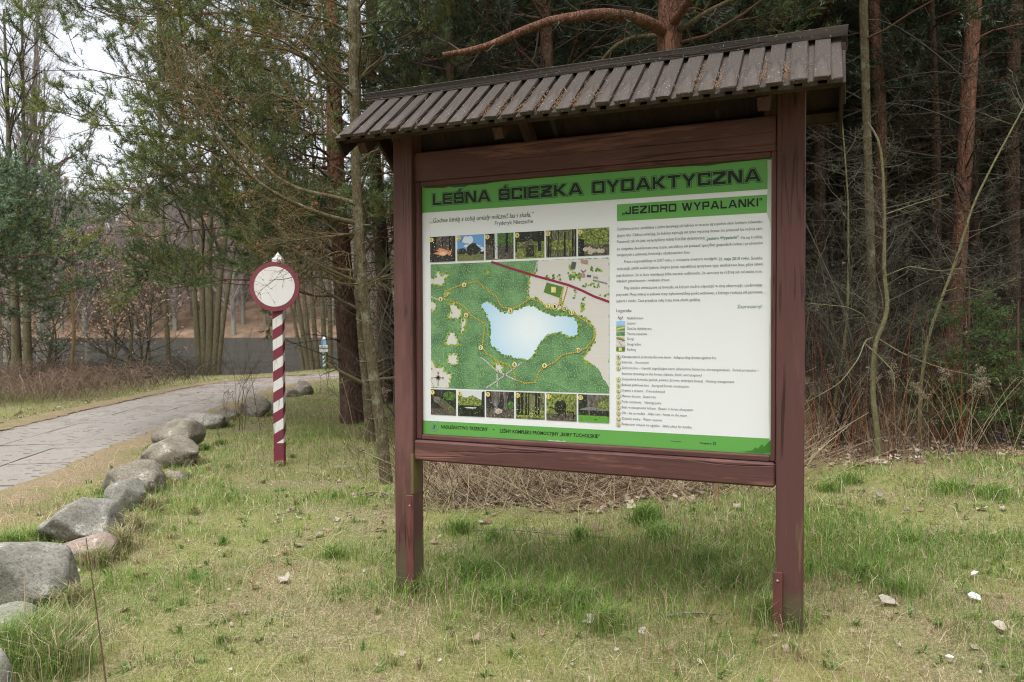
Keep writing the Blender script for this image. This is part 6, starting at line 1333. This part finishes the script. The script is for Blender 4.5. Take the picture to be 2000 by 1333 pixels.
# fallen sticks
def stick(lab, pts, r0, seed, kid=True, lift=.03):
    q = [ground_pt(*p) for p in pts]; b = q[0].copy(); line = [tuple(a - b + np.array([0, 0, lift + .02 * math.sin(i * 1.7)])) for i, a in enumerate(q)]
    thing('fallen_branch', lab, 'branch', tuple(b), 0, 'branches lying at the edge of the wood', limb_mesh(line, r0, r0 * .5, 'grey_bark', K=16, sides=6, seed=seed, kidspec=[(5, .2, 1, (.2, .45), (25, 60), .02), (3, .2, 1, (.3, .6), (30, 60), 0)] if kid else None))
stick('long grey fallen branch lying behind the left board post', [(838, 972), (900, 978), (940, 982), (1000, 990), (1048, 988)], .017, 401)
stick('fallen branch crossing the long one behind the left board post', [(925, 1000), (950, 970), (985, 955), (1010, 950)], .009, 402)
stick('thin grey branch lying left of the left board post', [(690, 975), (735, 970), (775, 978), (830, 985)], .008, 403)
stick('slim pale stick lying in the grass below the board', [(925, 1043), (990, 1047), (1060, 1048), (1130, 1050), (1205, 1062)], .006, 404, False)
stick('fallen branch behind the right half of the bottom rail', [(1120, 945), (1170, 940), (1230, 930), (1290, 918)], .012, 405)
stick('short reddish stick lying on the open turf', [(541, 1008), (570, 1007), (598, 1005)], .006, 406, False, .012)
stick('short orange brown stick by the right board post', [(1300, 1208), (1350, 1208), (1400, 1203), (1437, 1198)], .007, 407, False, .012)
stump = bare_tree('stump', 'short broken stump below the bottom rail', [([(0, 0, -.05), (.01, 0, .14), (0, 0, .30)], .022, .018)], [(3, .3, 1, (.3, .5), (30, 60), .2)], 'pale_bark', 'twig_brown', 410, 'stump', sides=7, K=6, loc=tuple(ground_pt(1398, 985)), flare=.1)
# thin shoots beside the path
for i, (px, py, D0, n_, lab) in enumerate(((470, 842, 0, 9, 'bunch of thin bare shoots among the boulders left of the striped post'), (640, 768, 0, 7, 'thin bare shoots beside the pointed far boulder'))):
    b = ground_pt(px, py); rs = np.random.default_rng(420 + i); st = [([(rs.normal() * .12, rs.normal() * .1, -.03), (rs.normal() * .2, rs.normal() * .15, .6), (rs.normal() * .45, rs.normal() * .3, rs.uniform(.8, 1.4))], .004, .0015) for _ in range(n_)]
    bare_tree('bare_bush', lab, st, [(5, .25, 1, (.2, .45), (20, 45), .1), (3, .3, 1, (.3, .5), (25, 50), 0)], 'twig_brown', 'twig_brown', 421 + i, 'bush', None, 4, 8, tuple(b), stemname='stem', flare=0, rmin=.0018)
for i, (pts, lab) in enumerate((([(208, 1345), (196, 1250), (180, 1130), (168, 1052)], 'single dark red shoot standing before the boulders in the lower left'), ([(48, 1240), (48, 1170), (50, 1112)], 'single straw stalk standing before the big square boulder'))):
    b = ground_pt(*pts[0]); L = [tuple(at(px, py, b[1] + .05 * k) - b) for k, (px, py) in enumerate(pts)]; thing('dry_stalk', lab, 'plant', tuple(b), 0, None, limb_mesh(L, .004, .0018, 'twig_brown' if i == 0 else 'twig_straw', K=10, sides=5, seed=i, kidspec=[(3, .5, 1, (.08, .16), (20, 45), .1)], twig='twig_brown' if i == 0 else 'twig_straw', rough=0))

# ------------------------------------------------------------------ dry leaves and scraps
def leaf_mesh(seed, L=.075):
    r = np.random.default_rng(seed); n_ = 9; a = np.linspace(0, 2 * np.pi, n_, endpoint=False); R_q = L * .5 * (1 + .32 * np.cos(a * 5 + r.uniform(0, 6)) + .15 * r.normal(size=n_)); x, y = R_q * np.cos(a), R_q * np.sin(a) * .72
    curl = r.uniform(2, 7); V = np.c_[x, y, .006 + curl * y * y * 2.2 + r.normal(size=n_) * .007 + r.uniform(-.15, .3) * x]; V = np.r_[V, [[0, 0, .004]]]
    c = np.array([(.40, .31, .24), (.33, .23, .16), (.46, .4, .34), (.25, .15, .1)][seed % 4]) * r.uniform(.85, 1.15)
    return V, np.array([(i, (i + 1) % n_, n_) for i in range(n_)]), c
LM = [leaf_mesh(s) for s in range(10)]
LMESH = [mesh_tri('dry_leaf', V, Fc, 'dead_leaf', col=c, smooth=False) for V, Fc, c in LM]
rl = np.random.default_rng(500)
PXL = [(1438, 995, 'pale dry leaf cluster lying in front of the right end of the bottom rail'), (1643, 998, 'brown and tan curled leaf right of the right board post'), (1620, 995, 'pale curled leaf next to the brown one right of the right board post'), (1660, 1060, 'grey tan leaf on the turf right of the right post'), (1345, 1092, 'large pale lobed leaf in the grass left of the right post'), (1322, 1088, 'brown leaf touching the large pale lobed leaf'),
       (1735, 1183, 'tan leaf lying in the grass at mid right'), (1072, 985, 'whitish leaf at the front of the leaf litter under the board'), (1035, 1038, 'bright pale leaf at the tip of the fallen stalks'), (1043, 1083, 'tan upright leaf in the grass under the board'), (1090, 1113, 'grey white leaf deep in the grass under the board'), (1020, 1173, 'pale grey leaf standing in the long grass'), (1153, 1218, 'small orange leaf in the grass below the board'),
       (245, 1205, 'big crumpled tan leaf in the lower left grass'), (155, 1262, 'big pale crumpled leaf near the long tuft at lower left'), (498, 1152, 'tan leaf on the open turf left of the left post'), (556, 1140, 'brown crumpled leaf on the open turf left of the left post'), (600, 1034, 'pale folded leaf on the turf below the striped post'), (475, 1202, 'small orange leaf on the turf at lower left'), (1805, 985, 'bright pale leaf under the goldenrod'), (1720, 985, 'pale leaf before the S shaped sapling'), (1505, 1045, 'pale leaf just left of the right post'),
       (245, 965, 'dead brown leaf by the mossy boulder'), (470, 1015, 'tan leaf on the worn turf'), (690, 975, 'white leaf near the thin fallen branch'), (925, 1258, 'small tan leaf in the foreground grass'), (1955, 1235, 'pale crumpled leaf at the lower right edge'), (280, 1130, 'grey withered leaf beside the reddish boulder')]
def put_leaf(p, i, label, s=1.0):
    return thing('dry_leaf', label, 'leaf', tuple(p + np.array([0, 0, .012])), rl.uniform(0, 6.28), 'dry leaves lying in the grass', LMESH[i % 10])
for i, (px, py, lab) in enumerate(PXL):
    o = put_leaf(ground_pt(px, py), i, lab); o.rotation_euler = (rl.normal() * .35, rl.normal() * .35, rl.uniform(0, 6.28)); o.scale = (rl.uniform(.75, 1.15),) * 3; o.location.z += .012
for i in range(70):
    px, py = rl.uniform(250, 1990), rl.uniform(930, 1310)
    p = ground_pt(px, py)
    if litter(p[0], p[1]) > .3 or float(road_d(p[0], p[1])) < 1.5: continue
    o = put_leaf(p, rl.integers(10), 'small faded dry leaf lying loose on the turf'); o.rotation_euler = (rl.normal() * .4, rl.normal() * .4, rl.uniform(0, 6.28)); o.scale = (rl.uniform(.3, .62),) * 3
def many_leaves(n, xr_, yr_, rng, keep, sc=(.5, 1.1)):
    g = Geo(); x = rng.uniform(*xr_, n); y = rng.uniform(*yr_, n); m = rng.random(n) < keep(x, y); x, y = x[m], y[m]; z = gz(x, y)
    ch = rng.integers(0, 10, len(x))
    for k in range(10):
        ix = np.nonzero(ch == k)[0]; V, Fc, c = LM[k]; N_ = len(ix)
        if not N_: continue
        M = rot_to(np.stack([np.cos(q := rng.uniform(0, 6.28, N_)), np.sin(q), rng.normal(0, .3, N_)], 1), rng.normal(0, .45, N_)); W = np.einsum('nij,vj->nvi', M, V) * rng.uniform(*sc, N_)[:, None, None] + np.stack([x[ix], y[ix], z[ix] + .015], 1)[:, None]
        g.add(W.reshape(-1, 3), (Fc[None] + (np.arange(N_) * len(V))[:, None, None]).reshape(-1, 3), 0, np.repeat(c * rng.uniform(.6, 1.15, (N_, 1)), len(V), 0))
    return g
g = many_leaves(10000, (-2, 7.5), (5.3, 10.5), rl, lambda x, y: np.where(litter(x, y) > .15, np.where(y < 8.6, .6, .18), .05))
tag(obj('fallen_leaves', g.mesh('fallen_leaves', 'dead_leaf', False, True)), 'fallen leaves under the trees behind the board', 'leaves', kind='stuff')
g = many_leaves(5200, (-4.2, 5.2), (2.8, 9), rl, lambda x, y: (litter(x, y) <= .2) * (road_d(x, y) > 1.3) * (.25 + .75 * (vn(x * 1.2, y * 1.2, 81) > .5)), (.12, .36))
tag(obj('fallen_leaves', g.mesh('fallen_leaves', 'dead_leaf', False, True)), 'crumbs of dead leaves and bark in the short turf', 'leaves', kind='stuff')
g = many_leaves(900, (-11, -7), (6, 24), rl, lambda x, y: (road_d(x, y) > 1.35) * (road_d(x, y) < 2.4) * .8, (.6, 1.2))
tag(obj('fallen_leaves', g.mesh('fallen_leaves', 'dead_leaf', False, True)), 'fallen leaves scattered along the far kerb of the path', 'leaves', kind='stuff')
for i, (px, py, s, lab) in enumerate(((1903, 1130, 1.0, 'narrow white paper scrap in the grass at the right'), (1903, 1176, 1.2, 'crumpled white paper scrap nearest the right edge of the photo'), (1855, 1296, .5, 'tiny white scrap near the lower right corner'))):
    bm = bmesh.new(); bmesh.ops.create_icosphere(bm, subdivisions=2, radius=.026 * s); r = np.random.default_rng(600 + i)
    for v in bm.verts: v.co = (v.co.x * (1.2 if i else 1.5) * r.uniform(.75, 1.2), v.co.y * (.8 if i else .35) * r.uniform(.7, 1.2), v.co.z * .5 * r.uniform(.5, 1.3))
    bmesh.ops.triangulate(bm, faces=bm.faces[:]); bm.verts.index_update(); me = mesh_tri('paper_scrap', [v.co[:] for v in bm.verts], [[v.index for v in f.verts] for f in bm.faces], 'paper', smooth=False); bm.free()
    p = ground_pt(px, py); thing('paper_scrap', lab, 'litter', (p[0], p[1], p[2] + .03), .6 + i, None, me)

# ------------------------------------------------------------------ grass
rgz = np.random.default_rng(700)
STRAW = np.array([(.52, .43, .25), (.40, .31, .18), (.62, .54, .36), (.31, .21, .12)]); GREEN = np.array([(.165, .285, .05), (.225, .335, .06), (.115, .23, .048), (.28, .355, .075)])
def blades(g, x, y, h, w, lean, col, rng, bend=.5, seg=1, lay=None):
    n = len(x); z = gz(x, y) - .004; a = rng.uniform(0, 6.28, n); dx, dy = np.cos(a), np.sin(a); ww = w * .5; b = a + rng.uniform(.6, 2.5, n); sx_, sy_ = np.cos(b) * ww, np.sin(b) * ww
    ln = lean * rng.uniform(.2, 1.6, n); B = np.stack([x, y, z], 1); S_ = np.stack([sx_, sy_, 0 * sx_], 1)
    up = h * np.cos(np.minimum(ln, 1.5)); out_ = h * np.sin(np.minimum(ln, 1.5))
    tip = B + np.stack([dx * out_, dy * out_, np.maximum(up, .004)], 1); c = np.repeat(col, 1, 0)
    if seg == 1:
        V = np.stack([B - S_, B + S_, tip], 1).reshape(-1, 3); g.add(V, np.arange(n * 3).reshape(-1, 3), 0, np.repeat(c, 3, 0))
    else:
        mid = B + np.stack([dx * out_ * .35, dy * out_ * .35, np.maximum(up * .62, .006)], 1); tip = tip - np.array([0, 0, 1]) * (h * bend * .3 * rng.uniform(0, 1, n))[:, None] + np.stack([dx, dy, 0 * dx], 1) * (h * bend * .35)[:, None]
        tip[:, 2] = np.maximum(tip[:, 2], z + .006)
        V = np.stack([B - S_, B + S_, mid - S_ * .8, mid + S_ * .8, tip], 1).reshape(-1, 3); q = np.arange(n)[:, None] * 5; g.add(V, np.concatenate([q + [0, 1, 3], q + [0, 3, 2], q + [2, 3, 4]]), 0, np.repeat(c, 5, 0))
def scatter(n, y0, y1, rng, xmin=-.76, xmax=.76, pw=1.0):
    """more blades where the ground is nearer"""
    u = rng.uniform(0, 1, n); y = (y0 ** (1 - pw) + u * (y1 ** (1 - pw) - y0 ** (1 - pw))) ** (1 / (1 - pw)) if abs(pw - 1) > 1e-6 else y0 * (y1 / y0) ** u
    return y * rng.uniform(xmin, xmax, n), y
def turf_mask(x, y):
    rd = road_d(x, y); m = (rd > 1.3) & ~((x > -12) & (x < -2) & (y > shore(x) - 1.0)); ndl = sst(2.5, 1.5, rd + .5 * (vn(x * 1.7, y * 1.7, 31) - .5)); return m, ndl
def lush(x, y):                          # where the grass is long and green
    v = .75 * np.exp(-((x - .45) ** 2 / 1.0 + (y - 4.75) ** 2 / .55)) + .65 * np.exp(-((x - 1.7) ** 2 / .8 + (y - 5.2) ** 2 / 1.1)) + .4 * np.exp(-((x + .2) ** 2 / .5 + (y - 4.4) ** 2 / .4)) + .5 * sst(.52, .72, vn(x * .9, y * .9, 41)) * sst(3.8, 4.6, y) + .35 * sst(.55, .75, vn(x * 2.3, y * 2.3, 42))
    v = v + .45 * np.exp(-((x + 3.0) ** 2 / .1 + (y - 3.75) ** 2 / .25)) + .55 * np.exp(-((x + 3.6) ** 2 / .12 + (y - 5.2) ** 2 / .5)) + .3 * np.exp(-((x + 2.2) ** 2 / 1.2 + (y - 10) ** 2 / 4))
    return np.clip(v, 0, 1)
gg = Geo()
x, y = scatter(460000, 2.6, 19, rgz, pw=1.35)
m, ndl = turf_mask(x, y); lt = litter(x, y); u = rgz.random(len(x)); lu = lush(x, y)
keep = m & (u < np.where(lt > .4, .16, 1) * (1 - .45 * ndl)); x, y, lu, lt, ndl = x[keep], y[keep], lu[keep], lt[keep], ndl[keep]
pt = vn(x * 1.3, y * 1.3, 43) + .5 * (vn(x * 4, y * 4, 44) - .5); pg = np.clip(.56 + .42 * lu + 1.5 * (pt - .5) - .3 * ndl - .25 * sst(3.9, 3.2, y) * (x > -.6), .06, .95); isg = rgz.random(len(x)) < pg
n_ = len(x); ci = rgz.integers(0, 4, n_); col = np.where(isg[:, None], GREEN[ci], STRAW[ci]) * rgz.uniform(.7, 1.25, (n_, 1)); rust = sst(.48, .7, vn(x * 1.1 + 9, y * 1.1, 46))[:, None] * (~isg)[:, None]; col = col * (1 - .6 * rust) + np.array([.36, .235, .125]) * .6 * rust; yel = sst(.5, .7, vn(x * .8, y * .8, 45))[:, None] * isg[:, None]; col = col * (1 - .5 * yel) + np.array([.26, .26, .06]) * .5 * yel
h = rgz.uniform(.012, .04, n_) * (1 + 1.5 * lu) * np.where(isg, 1, 1.3); w = .0030 * np.clip(y / 4.5, .8, 2.2) * rgz.uniform(.7, 1.2, n_)
blades(gg, x, y, h, w, np.where(isg, .75, 1.4), col, rgz)
# longer grass
x, y = scatter(120000, 2.6, 13, rgz, pw=1.2); m, ndl = turf_mask(x, y); lu = lush(x, y); lt = litter(x, y); keep = m & (rgz.random(len(x)) < (lu ** 1.5 * .85 + .02) * (1 - .9 * lt) * (1 - .8 * ndl)); x, y, lu = x[keep], y[keep], lu[keep]; n_ = len(x)
isg = rgz.random(n_) < .76; ci = rgz.integers(0, 4, n_); col = np.where(isg[:, None], GREEN[ci] * np.array([.9, 1.0, .95]), STRAW[ci]) * rgz.uniform(.7, 1.25, (n_, 1))
blades(gg, x, y, rgz.uniform(.06, .17, n_) * (.7 + .5 * lu), .0036 * np.clip(y / 4.5, .8, 1.6) * rgz.uniform(.7, 1.2, n_), .5, col, rgz, .6, 2)
# the same turf beyond the sides of the picture, and broad-leaved weeds
x = rgz.uniform(-9, 11, 150000); y = rgz.uniform(-3, 13, 150000); keep = ~((np.abs(x) < .75 * y) & (y > 2.6)); x, y = x[keep], y[keep]; m, ndl = turf_mask(x, y); keep = m & (litter(x, y) < .5); x, y = x[keep], y[keep]; n_ = len(x)
isg = rgz.random(n_) < .5 + .8 * (vn(x * 1.3, y * 1.3, 43) - .5); ci = rgz.integers(0, 4, n_); col = np.where(isg[:, None], GREEN[ci], STRAW[ci]) * rgz.uniform(.7, 1.25, (n_, 1)); blades(gg, x, y, rgz.uniform(.025, .08, n_), .0075 * rgz.uniform(.7, 1.2, n_), .9, col, rgz)
x, y = scatter(260, 2.9, 9, rgz); m, _q = turf_mask(x, y); keep = m & (litter(x, y) < .4); x, y = np.repeat(x[keep], 9), np.repeat(y[keep], 9); n_ = len(x); x = x + rgz.normal(0, .012, n_); y = y + rgz.normal(0, .012, n_)
blades(gg, x, y, rgz.uniform(.03, .075, n_), .013 * rgz.uniform(.7, 1.3, n_), 1.15, np.array([.15, .23, .06]) * rgz.uniform(.75, 1.3, (n_, 1)), rgz, .4, 2)
# tufts: around posts, stones and here and there
cx, cy, rad_, cnt, hh, gr = [], [], [], [], [], []
def tuft(x, y, r, n, h, green): cx.append(x); cy.append(y); rad_.append(r); cnt.append(n); hh.append(h); gr.append(green)
for px, py, r, n, h, gq in ((820, 1160, .14, 500, .17, .7), (790, 1150, .1, 260, .12, .5), (1535, 1222, .16, 520, .15, .75), (1500, 1215, .12, 300, .2, .8), (930, 1130, .2, 700, .17, .85), (1000, 1180, .22, 700, .16, .85), (1120, 1190, .22, 600, .2, .8), (1180, 1230, .2, 500, .18, .8), (1260, 1020, .14, 520, .2, .97), (1290, 1060, .14, 420, .18, .95), (1130, 1060, .08, 200, .16, .95), (1390, 1110, .16, 350, .2, .7), (1440, 1150, .14, 350, .2, .7),
                            (60, 1300, .18, 620, .3, .75), (110, 1320, .16, 500, .28, .6), (20, 1290, .14, 400, .3, .8), (150, 1250, .1, 240, .22, .35), (90, 1240, .1, 200, .2, .6), (240, 1075, .09, 300, .24, .3), (262, 1040, .08, 260, .22, .25), (300, 1000, .07, 160, .2, .3), (190, 1110, .12, 260, .2, .4), (140, 1190, .12, 300, .2, .45), (80, 1060, .12, 380, .16, .9), (20, 1070, .2, 600, .16, .9), (200, 990, .08, 200, .14, .9), (380, 1005, .05, 90, .12, .4), (545, 912, .08, 160, .09, .5), (435, 1063, .05, 70, .1, .95), (650, 1090, .12, 200, .13, .9),
                            (900, 1040, .15, 380, .16, .9), (960, 1060, .12, 260, .16, .85), (1760, 1160, .2, 420, .13, .9), (1690, 1130, .16, 320, .13, .85), (1620, 960, .14, 260, .14, .9), (1660, 945, .14, 260, .14, .9), (1860, 960, .3, 500, .13, .9), (1940, 970, .25, 420, .13, .9), (1780, 1060, .2, 300, .1, .9), (1930, 1060, .2, 300, .1, .9), (400, 880, .08, 160, .12, .9), (430, 870, .1, 160, .12, .9)):
    p = ground_pt(px, py); tuft(p[0], p[1], r, n, h, gq)
for sx_, sy_, sw, sd in STP[2:]:
    for a in rgz.uniform(0, 6.28, 9): tuft(sx_ + math.cos(a) * sw * 1.05, sy_ + math.sin(a) * sd * 1.05, .07, 42, .09, rgz.uniform(.3, .8))
for k in range(330):
    xx_, yy_ = scatter(1, 2.8, 9.5, rgz); 
    if float(litter(xx_, yy_)[0]) > .3 or float(road_d(xx_, yy_)[0]) < 2.2: continue
    tuft(xx_[0], yy_[0], rgz.uniform(.02, .13), int(rgz.uniform(12, 80)), rgz.uniform(.035, .095), rgz.choice([.1, .1, .35, .6, .85]))
N_ = np.array(cnt); ix = np.repeat(np.arange(len(N_)), N_); rr_ = np.abs(rgz.normal(0, .55, len(ix))) * np.array(rad_)[ix]; aa = rgz.uniform(0, 6.28, len(ix)); x = np.array(cx)[ix] + np.cos(aa) * rr_; y = np.array(cy)[ix] + np.sin(aa) * rr_; n_ = len(x)
keep = road_d(x, y) > 1.3; x, y, ix = x[keep], y[keep], ix[keep]; n_ = len(x)
isg = rgz.random(n_) < np.array(gr)[ix]; ci = rgz.integers(0, 4, n_); col = np.where(isg[:, None], GREEN[ci] * np.array([.9, .98, .95]), STRAW[ci]) * rgz.uniform(.7, 1.25, (n_, 1))
blades(gg, x, y, np.array(hh)[ix] * rgz.uniform(.45, 1.15, n_), .0036 * np.clip(y / 4.5, .8, 1.8), .42, col, rgz, .8, 2)
# long bent straws
x, y = scatter(4200, 2.8, 10, rgz); m, ndl = turf_mask(x, y); keep = m & (litter(x, y) < .6); x, y = x[keep], y[keep]; n_ = len(x)
blades(gg, x, y, rgz.uniform(.1, .26, n_), .0024 * np.clip(y / 4, .8, 1.8), 1.0, STRAW[rgz.integers(0, 3, n_)] * rgz.uniform(.9, 1.25, (n_, 1)), rgz, 1.0, 2)
# far turf and verge
x, y = rgz.uniform(-13, -3.0, 90000), rgz.uniform(12, 33, 90000); rd = road_d(x, y); keep = (rd > 1.3) & (y < shore(x) - .6) & (litter(x, y) < .5) & (rgz.random(len(x)) < np.where((x < -8) & (rd > 2.2), .2, .8)); x, y = x[keep], y[keep]; n_ = len(x)
isg = rgz.random(n_) < .45 + .3 * (vn(x * .5, y * .5, 47) > .5); col = np.where(isg[:, None], np.array([.2, .27, .07]), np.array([.46, .38, .22])) * rgz.uniform(.7, 1.3, (n_, 1)); blades(gg, x, y, rgz.uniform(.03, .09, n_), np.full(n_, .011), .8, col, rgz)
tag(obj('grass', gg.mesh('grass', 'grass', False, True)), 'short mixed green and straw grass of the clearing', 'grass', kind='stuff')

# brown needles and grit blown over the path
rn = np.random.default_rng(900); gn = Geo(); n_ = 26000; ss = rn.uniform(s0, arc[-1] - 2, n_) ; oo = rn.uniform(-1.25, 1.25, n_); px_ = np.interp(ss, arc, ROADL[:, 0]); py_ = np.interp(ss, arc, ROADL[:, 1]); x = px_ + oo; y = py_
kp = rn.random(n_) < np.clip(.10 + 1.1 * (np.abs(oo) / 1.25) ** 5 + .9 * (sst(.5, .75, vn(x * 1.4, y * 1.4, 71))), 0, 1); x, y = x[kp], y[kp]; n_ = len(x); a = rn.uniform(0, 6.28, n_); L = rn.uniform(.02, .055, n_) * np.clip(y / 9, .8, 2); z = gz(x, y) + .044 + .004 * rn.random(n_); w = .0028 * np.clip(y / 8, .8, 2.5)
D_ = np.stack([np.cos(a) * L, np.sin(a) * L, rn.uniform(-.002, .006, n_)], 1); S_ = np.stack([-np.sin(a) * w, np.cos(a) * w, 0 * a], 1); B = np.stack([x, y, z], 1); V = np.stack([B - S_, B + S_, B + D_], 1).reshape(-1, 3)
cc = np.array([(.26, .16, .09), (.34, .25, .15), (.2, .12, .07)])[rn.integers(0, 3, n_)]; gn.add(V, np.arange(n_ * 3).reshape(-1, 3), 0, np.repeat(cc, 3, 0)); tag(obj('needle_litter', gn.mesh('needle_litter', 'dead_leaf', False, True)), 'brown needles blown over the paved path', 'litter', kind='stuff')
